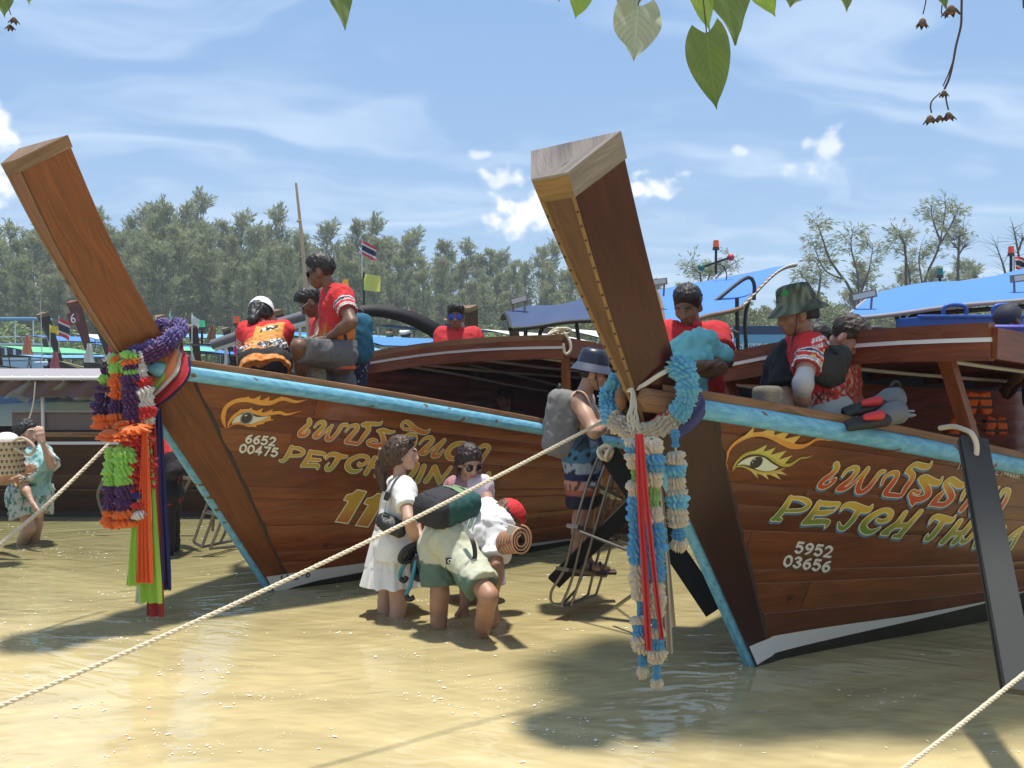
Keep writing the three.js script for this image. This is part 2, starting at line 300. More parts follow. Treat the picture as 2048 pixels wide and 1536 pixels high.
function makeBoat(F, H, c) {
  const root = thing('longtail_boat', c.label, 'longtail boat', F.S.clone(), 'longtail boats moored in front');
  const add = (name, g, m) => obj(name, g, m, root);
  // planking
  seed(c.seed);
  const rows = c.rows;
  for (const side of [1, -1]) for (let r = 0; r < rows; r++) {
    const edge2 = (k) => lerp(0.02, 1.0, (k + (k > 0 && k < rows ? 0.28 * Math.sin(k * 2.3 + c.seed) : 0)) / rows), v0 = edge2(r), v1 = edge2(r + 1), cut = [null, R(-1.2, 0.1) + (r % 2 ? -0.9 : 0.3), -3.2 + R(-0.5, 0.5), -6.6];
    for (let k = 0; k < 3; k++) add('plank', strip(H, v0, v1, k ? cut[k] - 0.004 : null, cut[k + 1], side, 0, k === 0 ? 26 : 14), pick(c.planks));
  }
  for (const side of [1, -1]) {
    add('bottom_board', strip(H, 1.0, 1.32, null, -6.6, side, 0, 30), M.dark);
    const stemBoard = sheet((u, w) => { const v = lerp(0.03, 1.02, w), s = H.stem(v), d = lerp(0, lerp(c.stemTop, c.stemFoot, Math.pow(w, 0.9)), u), p = H.pt(v, s - d, side, 0.010); p.u = w * 1.9; p.v = d; return p; }, 10, 24, side < 0);
    add('stem_board', stemBoard, c.stem);
    add('tarred_seam', sheet((u, w) => { const v = lerp(0.05, 1.0, w), s = H.stem(v), d = lerp(c.stemTop, c.stemFoot, Math.pow(w, 0.9)) + lerp(-0.004, 0.022 + 0.012 * n2(w * 9, side + c.seed), u); return H.pt(v, s - d, side, u > 0.9 ? 0.0035 : 0.0115 - 0.006 * u); }, 3, 40, side < 0), M.oil);
    const rub = (t, a, r = 1) => { const d = H.stem(0) - t, o = H.half(0, d) + 0.012 + 0.032 * r * Math.cos(a), y = H.g(t) - 0.055 + 0.05 * r * Math.sin(a); return F.at(t, y, side * o); };
    add('rub_rail', sheet((u, w) => { const t = lerp(c.railTip, -6.6, Math.pow(u, 1.15)), p = rub(t, w * Math.PI * 2, u ? 1 : 0.03); p.u = t; p.v = w; return p; }, 60, 12, side < 0), M.blue);
    const capAt = (t, a, b) => F.at(t, H.g(t) + a, side * Math.max(0.002, H.half(0, H.stem(0) - t) + b));
    add('cap_rail', sheet((u, w, i, j) => { const t = lerp(c.railTip - 0.08, -6.6, Math.pow(u, 1.15)), q = [[-0.004, 0.012], [0.034, 0.012], [0.04, 0.004], [0.04, -0.085], [-0.02, -0.085]][j], p = capAt(t, ...q); p.u = t; p.v = q[0] + q[1]; return p; }, 50, 4, side > 0), M.rail);
  }
  if (c.bowWood) for (const side of [1, -1]) add('bow_block', sheet((u, w) => { const t = lerp(c.railTip + 0.03, c.railTip - 0.24, u), a = w * 6.2832, r = u < 0.02 ? 0.03 : 1, o = H.half(0, H.stem(0) - t) + 0.012 + 0.04 * r * Math.cos(a), p = F.at(t, H.g(t) - 0.05 + 0.06 * r * Math.sin(a), side * o); p.u = t; p.v = w; return p; }, 10, 12), M.rail);
  // cutwater
  const edge = (y, d, o) => F.at(H.rake * y + d, y, o);
  const cw = [];
  for (let k = 0; k < 12; k++) { const a = lerp(-0.25, c.cutTop, k / 12), b = lerp(-0.25, c.cutTop, (k + 1) / 12), w = c.cutHalf; cw.push([[edge(a, -0.05, w + .012), edge(b, -0.05, w + .012), edge(b, 0.03, w * .6), edge(a, 0.03, w * .6)], [edge(a, -0.05, -w - .012), edge(b, -0.05, -w - .012), edge(b, 0.03, -w * .6), edge(a, 0.03, -w * .6)]]); }
  add('cutwater', cw.map(([a, b]) => board(a, b)), M.blue);
  // prow: a stem post that widens backwards and upwards
  const { lo, hi, bow } = c.prow; // each: front t, y, half width, back t, y, half width
  const sec = (s) => { const k = lo.map((x, i) => lerp(x, hi[i], s)), z = bow * Math.sin(Math.PI * clamp(s, 0, 1)); return [k[0] + z * 0.8, k[1] - z * 0.55, k[2], k[3] + z * 0.8, k[4] - z * 0.55, k[5]]; };
  const corner = (s, i, grow = 0) => { const k = sec(s); return i === 0 ? F.at(k[0] + grow, k[1], k[2] + grow) : i === 1 ? F.at(k[3] - grow, k[4], k[5] + grow) : i === 2 ? F.at(k[3] - grow, k[4], -k[5] - grow) : F.at(k[0] + grow, k[1], -k[2] - grow); };
  const panel = (i, j, s0, s1, a = 0, b = 1, grow = 0, off = 0) => sheet((u, w) => { const s = lerp(s0, s1, w), p = corner(s, i, grow).lerp(corner(s, j, grow), lerp(a, b, u)); p.u = w * 1.6 + off; p.v = u * corner(s, i).distanceTo(corner(s, j)) + off; return p; }, 2, 14);
  const cs = c.capStart;
  add('prow_panel', panel(0, 1, -0.45, cs, 0, 1, 0, 0.1), c.prowSide); add('prow_panel', panel(2, 3, -0.45, cs, 0, 1, 0, 0.4), c.prowSide);
  add('prow_front', panel(3, 0, -0.45, cs, 0, 1, 0, 0.2), c.prowFront); add('prow_back', panel(1, 2, -0.45, cs, 0, 1, 0, 0.7), c.prowSide);
  for (const [i, j] of [[0, 3], [3, 0]]) { // trim along the two front corners
    const w = c.trim, pts = [];
    for (let k = 0; k < 14; k++) { const s0 = lerp(-0.45, cs, k / 14), s1 = lerp(-0.45, cs, (k + 1) / 14), q = (s, x, g) => corner(s, i, g).lerp(corner(s, j, g), x), f = (s) => w / corner(s, 0).distanceTo(corner(s, 3)); pts.push(board([q(s0, -0.02, 0), q(s1, -0.02, 0), q(s1, -0.02, 0.006), q(s0, -0.02, 0.006)], [q(s0, f(s0), 0), q(s1, f(s1), 0), q(s1, f(s1), 0.006), q(s0, f(s0), 0.006)])); }
    add('prow_trim', pts, c.trimMat);
    if (c.nails) for (let k = 1; k < 14; k++) { const s = lerp(0.02, cs, k / 14), p = corner(s, i, 0.007).lerp(corner(s, j, 0.007), 0.5 * w / corner(s, 0).distanceTo(corner(s, 3))); add('nail', ball(p, 0.006, 6, 5), M.oil); }
  }
  const g = 0.008, capPart = (i, j) => board([corner(cs, i, g), corner(cs, j, g), corner(1, j, g), corner(1, i, g)], [corner(cs, i, -0.004), corner(cs, j, -0.004), corner(1, j, -0.004), corner(1, i, -0.004)]);
  const capGroup = add('end_cap', [capPart(0, 1), capPart(1, 2), capPart(2, 3)], c.capSide);
  obj('cap_front', capPart(3, 0), c.capFront, capGroup);
  const lift = sec(1), ax = F.at(hi[0], hi[1], 0).sub(F.at(lo[0], lo[1], 0)).normalize().multiplyScalar(0.012);
  obj('cap_plate', board([0, 1, 2, 3].map((i) => corner(1, i, g)), [0, 1, 2, 3].map((i) => corner(1, i, g).add(ax))), c.capTop, capGroup);
  // foredeck, floor, stern
  const inside = (t, y) => { const v = clamp(1 - y / H.g(t), 0, 1); return Math.max(0.01, H.half(v, H.stem(v) - t) - 0.03); };
  const nb = 9;
  for (let k = 0; k < nb; k++) {
    const q = (t, f, y) => F.at(t, y, lerp(-1, 1, f) * inside(t, c.deckY)), ts = [c.deckFront, lerp(c.deckFront, c.deckBack, 0.4), c.deckBack], f0 = k / nb + 0.004, f1 = (k + 1) / nb - 0.004, gs = [];
    for (let i = 0; i < 2; i++) gs.push(board([q(ts[i], f0, c.deckY), q(ts[i + 1], f0, c.deckY), q(ts[i + 1], f1, c.deckY), q(ts[i], f1, c.deckY)], [q(ts[i], f0, c.deckY - 0.03), q(ts[i + 1], f0, c.deckY - 0.03), q(ts[i + 1], f1, c.deckY - 0.03), q(ts[i], f1, c.deckY - 0.03)]));
    add('deck_board', gs, M.deck);
  }
  add('floor', sheet((u, w) => { const t = lerp(c.deckBack + 0.1, -6.55, w), p = F.at(t, 0.3, lerp(-1, 1, u) * inside(t, 0.3)); p.u = t; p.v = u; return p; }, 2, 10), M.deck);
  add('transom', sheet((u, w) => F.at(-6.6, lerp(-0.2, H.g(-6.6), w), lerp(-1, 1, u) * inside(-6.6, lerp(0.05, H.g(-6.6), w))), 4, 4), M.deck);
  return { root, add, inside };
}
const F11 = Frame(540, 1180, 0.63), F2 = Frame(1500, 1330, 0.75);
const sheer = (a, s) => (t) => a + s * Math.max(t, -3.4) + 0.06 * Math.min(t + 3.4, 0);
const H11 = Hull(F11, { rake: 0.692, g: sheer(1.535, 0.172), wg: 0.98, kg: 1.5, ww: 0.87, kw: 1.95, pw: 1, bulge: 0.05 });
const H2 = Hull(F2, { rake: 0.662, g: sheer(1.405, 0.178), wg: 0.98, kg: 1.5, ww: 0.87, kw: 2.4, pw: 1.5, bulge: 0.04 });
const boat11 = makeBoat(F11, H11, {
  label: 'brown varnished longtail boat numbered 11 with purple and orange garlands on its tall prow', seed: 5, rows: 9, planks: [M.hull11, M.hull11b, M.hull11c, M.hull11], stem: M.stem11, stemTop: 0.34, stemFoot: 0.12, railTip: 1.08, cutTop: 1.38, cutHalf: 0.028,
  prow: { lo: [1.17, 1.74, 0.03, 0.985, 1.883, 0.19], hi: [1.851, 2.875, 0.083, 1.658, 3.027, 0.30], bow: 0.035 }, capStart: 0.955, prowSide: M.prow11, prowFront: M.prow11, trim: 0.016, trimMat: M.cap, capSide: M.cap, capFront: M.cap, capTop: M.cap,
  deckY: 0.92, deckFront: 0.5, deckBack: -2.1,
});
const boat2 = makeBoat(F2, H2, {
  label: 'dark brown longtail boat with blue and white garlands on its metal capped prow', seed: 9, rows: 9, planks: [M.hull2, M.hull2b, M.hull2c, M.hull2], stem: M.stem2, stemTop: 0.34, stemFoot: 0.14, railTip: 1.0, cutTop: 1.25, cutHalf: 0.03,
  prow: { lo: [1.024, 1.595, 0.033, 0.88, 1.70, 0.175], hi: [1.554, 2.551, 0.112, 1.413, 2.728, 0.286], bow: 0.012 }, capStart: 0.905, prowSide: M.prow2, prowFront: M.front2, trim: 0.017, trimMat: M.gold, nails: true, capSide: M.grey, capFront: M.gold, capTop: M.grey,
  bowWood: true, deckY: 0.80, deckFront: 0.45, deckBack: -1.0,
});
// canopies: front beam of layered boards, side beams, roof boards, posts, light conduits below
function canopy(B, F, H, c) {
  const { nf, ff, nr, fr } = c, add = B.add;
  const q = (u, w, dy = 0, arch = 0) => { // u across from near to far, w aft
    const a = nf.map((x, i) => lerp(x, nr[i], w)), b = ff.map((x, i) => lerp(x, fr[i], w)), k = a.map((x, i) => lerp(x, b[i], u));
    return F.at(k[0], k[1] + dy + arch * Math.sin(Math.PI * u), k[2]);
  };
  const A = c.arch;
  for (const [y0, y1, out, m] of c.layers) {
    const gs = [];
    for (let k = 0; k < 8; k++) { const a = k / 8, b = (k + 1) / 8, o = F.b.clone().multiplyScalar(out), s = (u, y, z) => q(u, 0, y, A).addScaledVector(F.b, z ? out : -0.03); gs.push(board([s(a, y0, 1), s(b, y0, 1), s(b, y1, 1), s(a, y1, 1)], [s(a, y0, 0), s(b, y0, 0), s(b, y1, 0), s(a, y1, 0)])); }
    add('front_beam', gs, m);
  }
  for (const u of [0, 1]) { const gs = []; for (let k = 0; k < 6; k++) { const s = (w, y, z) => q(u + (u ? 1 : -1) * z, w, y, A); gs.push(board([s(k / 6, -0.14, 0.014), s((k + 1) / 6, -0.14, 0.014), s((k + 1) / 6, 0.02, 0.014), s(k / 6, 0.02, 0.014)], [s(k / 6, -0.14, -0.01), s((k + 1) / 6, -0.14, -0.01), s((k + 1) / 6, 0.02, -0.01), s(k / 6, 0.02, -0.01)])); } add('side_beam', gs, M.beam); }
  const n = 15;
  for (let k = 0; k < n; k++) { const gs = [], a = k / n + 0.002, b = (k + 1) / n - 0.002; for (let i = 0; i < 4; i++) { const s = (u, w, y) => q(u, w, y, A); gs.push(board([s(a, i / 4, -0.02), s(b, i / 4, -0.02), s(b, (i + 1) / 4, -0.02), s(a, (i + 1) / 4, -0.02)], [s(a, i / 4, 0.0), s(b, i / 4, 0.0), s(b, (i + 1) / 4, 0.0), s(a, (i + 1) / 4, 0.0)])); } add('roof_board', gs, M.roofRed); }
  for (const w of [0.2, 0.42, 0.64, 0.86]) { const gs = []; for (let k = 0; k < 6; k++) gs.push(bar(q(k / 6, w, -0.05, A), q((k + 1) / 6, w, -0.05, A), 0.05, 0.05)); add('roof_rib', gs, M.roofRed); }
  for (const u of c.pipes) add('conduit', tube([q(u, 0.01, -0.09, A), q(u - 0.03, 0.3, -0.11, A), q(u - 0.06, 0.7, -0.10, A), q(u - 0.08, 1, -0.09, A)], 0.014, 24), M.pipe);
  for (const [u, w, t] of c.posts) { const top = q(u, w, -0.05, A), side = u < 0.5 ? 1 : -1, d = H.stem(0) - t; add('post', bar(F.at(t, H.g(t) - 0.1, side * (H.half(0, d) - 0.05)), top, 0.075, 0.06), M.beam); }
  add('canopy_top', sheet((u, w) => q(u, w, 0.016 + 0.01 * Math.sin(w * 60), A), 8, 20), c.top);
  return q;
}
const q11 = canopy(boat11, F11, H11, { nf: [-2.2, 1.87, 1.1], ff: [-1.75, 1.685, -1.12], nr: [-6.2, 1.45, 1.1], fr: [-6.2, 1.42, -1.1], arch: 0.05, layers: [[-0.16, -0.075, 0.02, M.beam], [-0.073, -0.05, 0.035, M.pipe], [-0.048, -0.005, 0.045, M.beam], [-0.003, 0.045, 0.03, M.rail]], pipes: [0.25, 0.5, 0.75], posts: [[0.02, 0.02, -2.55], [0.02, 0.5, -4.2], [0.98, 0.02, -2.3], [0.98, 0.5, -4.2], [0.02, 0.98, -6], [0.98, 0.98, -6]], top: M.deck });
const q2 = canopy(boat2, F2, H2, { nf: [-0.5, 1.87, 1.1], ff: [-1.1, 1.685, -1.12], nr: [-5.8, 1.5, 1.1], fr: [-5.8, 1.45, -1.1], arch: 0.05, layers: [[-0.15, -0.055, 0.02, M.beam], [-0.053, -0.03, 0.04, M.white], [-0.028, 0.045, 0.045, M.beam]], pipes: [0.3, 0.65], posts: [[0.16, 0.02, -1.2], [0.02, 0.5, -3.4], [0.98, 0.02, -1.0], [0.98, 0.5, -3.4]], top: M.deck });
for (const [B, F, H] of [[boat11, F11, H11], [boat2, F2, H2]]) {
  for (let k = 0; k < 6; k++) B.add('side_board', sheet((u, w, i, j) => { const t = lerp(-1.5, -6.4, u), lo = H.g(t) - 0.03, y = lerp(lo, lerp(1.7, 1.5, u), (k + w) / 6), p = F.at(t, y, -H.half(0, H.stem(0) - t) - 0.02 + (j === 1 ? 0.004 : -0.006)); p.u = t; p.v = y * 2 + k; return p; }, 12, 2), k < 5 ? M.roofRed : M.navyTarp);
  B.add('bulkhead', sheet((u, w) => F.at(-6.3, lerp(0.3, 1.5, w), lerp(-0.95, 0.95, u)), 2, 2), M.navyTarp);
}
for (const c of [[[772, 726], [900, 746], [1020, 770], [1135, 790]], [[868, 716], [960, 734], [1050, 755], [1130, 774]], [[972, 712], [1050, 722], [1125, 742]]]) boat11.add('conduit', tube(c.map(([x, y]) => { const q = F11.on(x, y, -0.72); return F11.at(q.t, q.y, -0.72); }), 0.012, 20), M.pipe);
// ---------- painted eyes, names, numbers and boot stripes of the two front boats ----------
// Each painting is drawn on a sheet laid over the near planks; its places are metres along and up the hull.
function Painting(B, H, tMax, tMin, W, Hpx) {
  const yLo = -0.14, k = W / (tMax - tMin), cv = document.createElement('canvas'); cv.width = W; cv.height = Hpx;
  const c = cv.getContext('2d'), yTop = yLo + Hpx / k;
  const put = (x, y) => { const q = H.pickHull(x, y); return [(tMax - q.t) * k, (yTop - q.y) * k]; };
  const spline = (pts) => { // smooth a list of [x, y, w]
    const out = [];
    for (let i = 0; i < pts.length - 1; i++) {
      const a = pts[Math.max(i - 1, 0)], b = pts[i], d = pts[i + 1], e = pts[Math.min(i + 2, pts.length - 1)], n = 7;
      for (let j = 0; j < n; j++) { const s = j / n, f = (m) => 0.5 * (2 * b[m] + (d[m] - a[m]) * s + (2 * a[m] - 5 * b[m] + 4 * d[m] - e[m]) * s * s + (3 * b[m] - a[m] - 3 * d[m] + e[m]) * s * s * s); out.push([f(0), f(1), Math.max(f(2), 0.5)]); }
    }
    out.push(pts[pts.length - 1]);
    return out;
  };
  const api = { c, put };
  // strokes in the units of a crop (offset ox, oy, scale sc) of varying width
  api.strokes = (list, ox, oy, sc, passes, fat = 1) => {
    const lines = list.map((s) => spline(s.length === 1 ? [s[0], s[0]] : s)), ys = lines.flat().map((p) => p[1]), y0 = Math.min(...ys), y1 = Math.max(...ys);
    const [ax, ay] = put(ox + lines[0][0][0] / sc, oy + lines[0][0][1] / sc), [bx] = put(ox + lines[0][0][0] / sc + 4, oy + lines[0][0][1] / sc), [, cy] = put(ox + lines[0][0][0] / sc, oy + lines[0][0][1] / sc + 4);
    const kx = Math.abs(bx - ax) / 4, ky = Math.abs(cy - ay) / 4;
    const done = lines.map((l) => l.map((p) => [...put(ox + p[0] / sc, oy + p[1] / sc), p[2] / 2 / sc * fat, clamp((p[1] - y0) / (y1 - y0 + 1e-6), 0, 1)]));
    for (const { grow = 0, dx = 0, dy = 0, color } of passes) for (const l of done) for (let i = 0; i < l.length; i++) {
      const p = l[i], q = l[Math.min(i + 1, l.length - 1)];
      for (let s = 0; s < 4; s++) {
        const f = s / 4, r = lerp(p[2], q[2], f) + grow, v = lerp(p[3], q[3], f);
        if (r < 0.15) continue;
        c.fillStyle = typeof color === 'function' ? color(v) : color;
        c.beginPath(); c.ellipse(lerp(p[0], q[0], f) + dx * kx, lerp(p[1], q[1], f) + dy * ky, Math.max(r, 0.4) * kx, Math.max(r, 0.4) * ky, 0, 0, 7); c.fill();
      }
    }
  };
  api.poly = (pts, ox, oy, sc, color) => { c.fillStyle = color; c.beginPath(); pts.forEach(([x, y], i) => { const q = put(ox + x / sc, oy + y / sc); i ? c.lineTo(...q) : c.moveTo(...q); }); c.closePath(); c.fill(); };
  api.polyGrad = (pts, ox, oy, sc, stops, line) => {
    const q = pts.map(([x, y]) => put(ox + x / sc, oy + y / sc)), ys = q.map((p) => p[1]), g = c.createLinearGradient(0, Math.min(...ys), 0, Math.max(...ys));
    stops.forEach(([s, col]) => g.addColorStop(s, col)); c.fillStyle = g; c.beginPath(); q.forEach((p, i) => (i ? c.lineTo(...p) : c.moveTo(...p))); c.closePath(); c.fill();
    if (line) { c.strokeStyle = line[0]; c.lineWidth = line[1]; c.lineJoin = 'round'; c.stroke(); }
  };
  api.finish = (name) => {
    const t = new THREE.CanvasTexture(cv); t.colorSpace = THREE.SRGBColorSpace; t.magFilter = THREE.LinearFilter;
    const g = sheet((u, w) => {
      const y = lerp(yTop - 0.01, yLo + 0.005, w), guess = lerp(tMax, tMin, u);
      const vOf = (tt) => (y >= 0 ? clamp(1 - y / H.g(tt), 0.035, 1) : 1 - y);
      let tt = guess; const s = H.stem(vOf(guess)); if (tt > s - 0.005) tt = s - 0.005;
      const v = vOf(tt), d = s - tt, p = H.pt(v, tt, 1, d < B.stemWidth(v) ? 0.0145 : 0.0055), yy = H.yAt(v, tt);
      p.u = (tMax - tt) * k / W; p.v = 1 - (yTop - yy) * k / Hpx; return p;
    }, 150, 60);
    obj(name, g, new THREE.MeshPhysicalMaterial({ map: t, transparent: true, roughness: 0.4, clearcoat: 0.3, clearcoatRoughness: 0.25, side: THREE.DoubleSide }), B.root);
  };
  return api;
}
const mixHex = (a, b, s) => { const f = (h, i) => parseInt(h.slice(1 + 2 * i, 3 + 2 * i), 16); return `rgb(${[0, 1, 2].map((i) => Math.round(lerp(f(a, i), f(b, i), s))).join(',')})`; };
const fade = (...cols) => (v) => { const s = clamp(v, 0, 0.999) * (cols.length - 1), i = Math.floor(s); return mixHex(cols[i], cols[i + 1], s - i); };
const DIGIT = { 0: [[[.5, 0], [.12, .25], [.12, .75], [.5, 1], [.88, .75], [.88, .25], [.5, 0]]], 2: [[[.1, .8], [.45, 1], [.85, .8], [.75, .5], [.1, 0]], [[.1, 0], [.9, 0]]], 3: [[[.15, .85], [.5, 1], [.85, .78], [.45, .55]], [[.45, .55], [.9, .3], [.5, 0], [.1, .15]]], 4: [[[.65, 0], [.7, 1]], [[.7, 1], [.05, .3]], [[.05, .3], [.95, .3]]], 5: [[[.85, 1], [.25, 1]], [[.25, 1], [.15, .55]], [[.15, .55], [.55, .65], [.9, .35], [.55, 0], [.1, .12]]], 6: [[[.8, .98], [.35, .8], [.1, .35], [.45, 0], [.9, .25], [.6, .58], [.18, .42]]], 7: [[[.1, 1], [.9, 1]], [[.9, 1], [.4, 0]]], 9: [[[.8, .6], [.4, .45], [.1, .75], [.5, 1], [.9, .75], [.7, .25], [.25, 0]]], 1: [[[.3, .8], [.55, 1]], [[.55, 1], [.5, 0]]], '-': [[[.2, .45], [.8, .5]]] };
function digits(p, text, x, y, ax, ay, ux, uy, w, passes) { // foot of the first digit, step vector, up vector, in pixels of the photograph's size
  [...text].forEach((ch, i) => { const f = ([a, b]) => [(x + ax * (i + a * 0.82) + ux * b), (y + ay * (i + a * 0.82) + uy * b), w]; p.strokes(DIGIT[ch].map((s) => s.map(f)), 0, 0, 1, passes); });
}
boat11.stemWidth = (v) => lerp(0.34, 0.12, clamp(v, 0, 1)) + 0.02; boat2.stemWidth = (v) => lerp(0.34, 0.14, clamp(v, 0, 1)) + 0.02;
const flame = (v) => fade('#d99a3a', '#d8912c', '#c9771f')(v);
(function paint11() {
  const p = Painting(boat11, H11, 1.12, -3.3, 2048, 768);
  p.poly([[530, 1153], [634, 1138], [740, 1124], [860, 1108], [1060, 1087], [1131, 1078], [1250, 1066], [1250, 1069], [1131, 1082], [1060, 1093], [860, 1122], [755, 1138], [634, 1161], [583, 1175], [547, 1186]], 0, 0, 1, '#c9cac6');
  p.poly([[547, 1186], [583, 1175], [634, 1161], [755, 1138], [860, 1122], [1060, 1093], [1131, 1082], [1250, 1069], [1250, 1120], [1060, 1140], [755, 1190], [560, 1215]], 0, 0, 1, '#1c1210');
  digits(p, '14-2-6', 555, 1165, 11, -2, 2, -13, 2, [{ color: '#33363a' }]);
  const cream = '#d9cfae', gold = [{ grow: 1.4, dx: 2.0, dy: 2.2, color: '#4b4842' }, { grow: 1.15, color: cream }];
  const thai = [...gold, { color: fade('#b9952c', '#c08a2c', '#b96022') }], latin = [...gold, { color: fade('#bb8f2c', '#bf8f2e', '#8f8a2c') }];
  const A = (...s) => p.strokes(s, 580, 820, 4.876, thai, 1.22), L = (...s) => p.strokes(s, 550, 880, 8.533, latin, 1.22), L2 = (...s) => p.strokes(s, 580, 820, 4.876, latin, 1.3);
  A([[180, 95, 26], [186, 128, 32], [150, 165, 32], [105, 205, 32], [88, 235, 28], [105, 248, 26], [150, 240, 24], [180, 208, 16], [168, 197, 12], [142, 220, 8]]);
  A([[235, 168, 12], [265, 130, 18], [310, 115, 26], [330, 145, 30], [285, 200, 32], [235, 250, 30], [265, 262, 24], [330, 215, 16], [405, 150, 16]], [[405, 150, 18], [370, 220, 22], [356, 278, 30], [398, 282, 26], [460, 215, 28], [500, 152, 28], [548, 142, 20]]);
  A([[540, 208, 12], [580, 160, 18], [640, 150, 26], [645, 188, 32], [570, 275, 34], [545, 310, 28], [600, 322, 22], [660, 325, 22], [720, 250, 34], [760, 192, 34], [745, 152, 30], [705, 142, 24]], [[730, 130, 24], [800, 135, 26], [870, 135, 20], [892, 115, 8]]);
  A([[850, 202, 16], [900, 195, 26], [960, 215, 26], [1012, 210, 10]], [[870, 205, 22], [900, 260, 32], [905, 318, 34], [850, 348, 32], [775, 335, 26], [758, 305, 20], [800, 287, 18], [842, 300, 14]]);
  A([[1095, 178, 12], [1086, 142, 18], [1120, 112, 20], [1160, 130, 28], [1210, 180, 34], [1280, 215, 32], [1330, 215, 24], [1355, 190, 8]], [[1110, 185, 14], [1175, 192, 16]]);
  A([[1090, 290, 18], [1150, 240, 24], [1212, 252, 30], [1200, 340, 32], [1130, 400, 26]]);
  A([[1260, 330, 10], [1300, 282, 16], [1360, 266, 24], [1380, 305, 32], [1290, 395, 34], [1275, 420, 28], [1330, 415, 18], [1500, 292, 22]], [[1500, 295, 26], [1430, 380, 30], [1390, 440, 32], [1440, 445, 24], [1490, 390, 12]]);
  A([[1640, 470, 24], [1560, 470, 30], [1530, 420, 34], [1580, 350, 34], [1660, 325, 30], [1720, 340, 22], [1690, 400, 16]], [[1840, 372, 20], [1890, 345, 26], [1935, 372, 26], [1880, 460, 26], [1840, 520, 24]]);
  L([[270, 115, 40], [240, 200, 55], [190, 290, 60], [130, 352, 40], [72, 345, 14]], [[270, 130, 30], [380, 138, 36], [462, 178, 42], [474, 222, 42], [410, 262, 36], [262, 268, 28]]);
  L([[590, 190, 40], [570, 280, 60], [500, 390, 60], [450, 440, 36]], [[590, 200, 36], [720, 220, 50], [830, 240, 34], [836, 290, 12]], [[570, 330, 36], [680, 340, 44], [760, 340, 28]], [[470, 430, 44], [620, 430, 48], [720, 440, 46], [712, 490, 16]]);
  L([[860, 320, 14], [910, 260, 44], [1000, 240, 54], [1100, 280, 58], [1212, 280, 30]], [[1080, 290, 60], [1020, 390, 60], [940, 490, 48], [880, 500, 42], [862, 450, 24], [910, 390, 8]]);
  L([[1420, 400, 36], [1440, 430, 34], [1540, 390, 42], [1580, 320, 42], [1520, 275, 38], [1400, 280, 48], [1260, 360, 64], [1230, 460, 64], [1300, 530, 48], [1400, 530, 36], [1472, 495, 10]]);
  L([[1690, 310, 60], [1620, 430, 60], [1545, 560, 58]], [[1850, 350, 60], [1780, 480, 60], [1720, 600, 56]], [[1640, 440, 40], [1790, 470, 40]]);
  L2([[1160, 520, 18], [1235, 530, 28], [1190, 620, 32], [1140, 662, 24], [1105, 650, 10]]); L2([[1300, 548, 32], [1275, 615, 34], [1240, 690, 34]]);
  L2([[1400, 560, 32], [1365, 630, 32], [1322, 690, 32]], [[1405, 560, 34], [1430, 630, 36], [1455, 695, 34]], [[1455, 695, 26], [1510, 630, 24], [1562, 562, 22]]);
  L2([[1690, 580, 30], [1640, 720, 34]], [[1690, 585, 26], [1770, 620, 34], [1760, 690, 34], [1650, 725, 26]]); L2([[1930, 620, 26], [1880, 690, 32], [1850, 745, 32]], [[1930, 622, 28], [1935, 690, 30], [1945, 760, 30]], [[1880, 700, 18], [1940, 705, 18]]);
  const one = [[1400, 845], [1555, 880], [1235, 1425], [1020, 1395], [1240, 1050], [1160, 1020], [1215, 935], [1310, 910]];
  for (const [dx, dy] of [[0, 0], [345, 62]]) {
    const q = one.map(([x, y]) => [x + dx, y + dy]);
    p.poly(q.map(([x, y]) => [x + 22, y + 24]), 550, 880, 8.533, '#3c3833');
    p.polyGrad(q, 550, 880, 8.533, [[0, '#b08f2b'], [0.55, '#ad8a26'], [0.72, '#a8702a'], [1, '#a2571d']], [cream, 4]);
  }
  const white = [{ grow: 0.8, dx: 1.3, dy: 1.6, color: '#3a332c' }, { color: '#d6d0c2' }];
  digits(p, '6652', 489, 885, 15.6, 1.6, 3.5, -15.5, 3.6, white); digits(p, '00475', 477, 904, 15.8, 1.9, 3.5, -15.5, 3.6, white);
  const E = (s, col = flame) => p.strokes([s], 430, 780, 10.24, [{ grow: 0.7, color: '#a5501c' }, { color: col }]), tri = (...t) => p.poly(t, 430, 780, 10.24, '#d9973a');
  E([[215, 790, 4], [170, 650, 60], [160, 520, 84], [220, 350, 84], [380, 240, 84], [560, 200, 84], [750, 220, 84], [950, 262, 96], [1150, 258, 86], [1300, 195, 76], [1420, 182, 66], [1550, 220, 60], [1680, 240, 46], [1870, 196, 4]]);
  tri([560, 175], [690, 122], [700, 200]); tri([760, 190], [935, 105], [900, 220]); tri([920, 225], [1118, 125], [1080, 265]); tri([1140, 235], [1395, 105], [1290, 225]);
  p.poly([[320, 690], [400, 560], [560, 475], [700, 485], [850, 545], [1000, 540], [1140, 510], [1020, 605], [860, 685], [700, 705], [560, 675], [400, 680]], 430, 780, 10.24, '#c9cdb9');
  E([[250, 780, 6], [290, 650, 56], [400, 520, 66], [560, 430, 62], [720, 430, 62], [850, 470, 66], [1000, 500, 66], [1150, 480, 66], [1320, 462, 60], [1450, 500, 44], [1600, 470, 22], [1750, 428, 4]]);
  tri([430, 470], [522, 380], [560, 430]); tri([620, 420], [750, 350], [750, 430]); tri([800, 445], [980, 366], [930, 470]); tri([960, 475], [1185, 385], [1130, 480]);
  E([[260, 770, 6], [400, 690, 26], [560, 692, 36], [700, 730, 46], [850, 690, 56], [980, 640, 56], [1110, 560, 46]]); tri([700, 735], [850, 768], [810, 700]); tri([840, 715], [1020, 688], [900, 655]); tri([970, 660], [1210, 606], [1060, 580]);
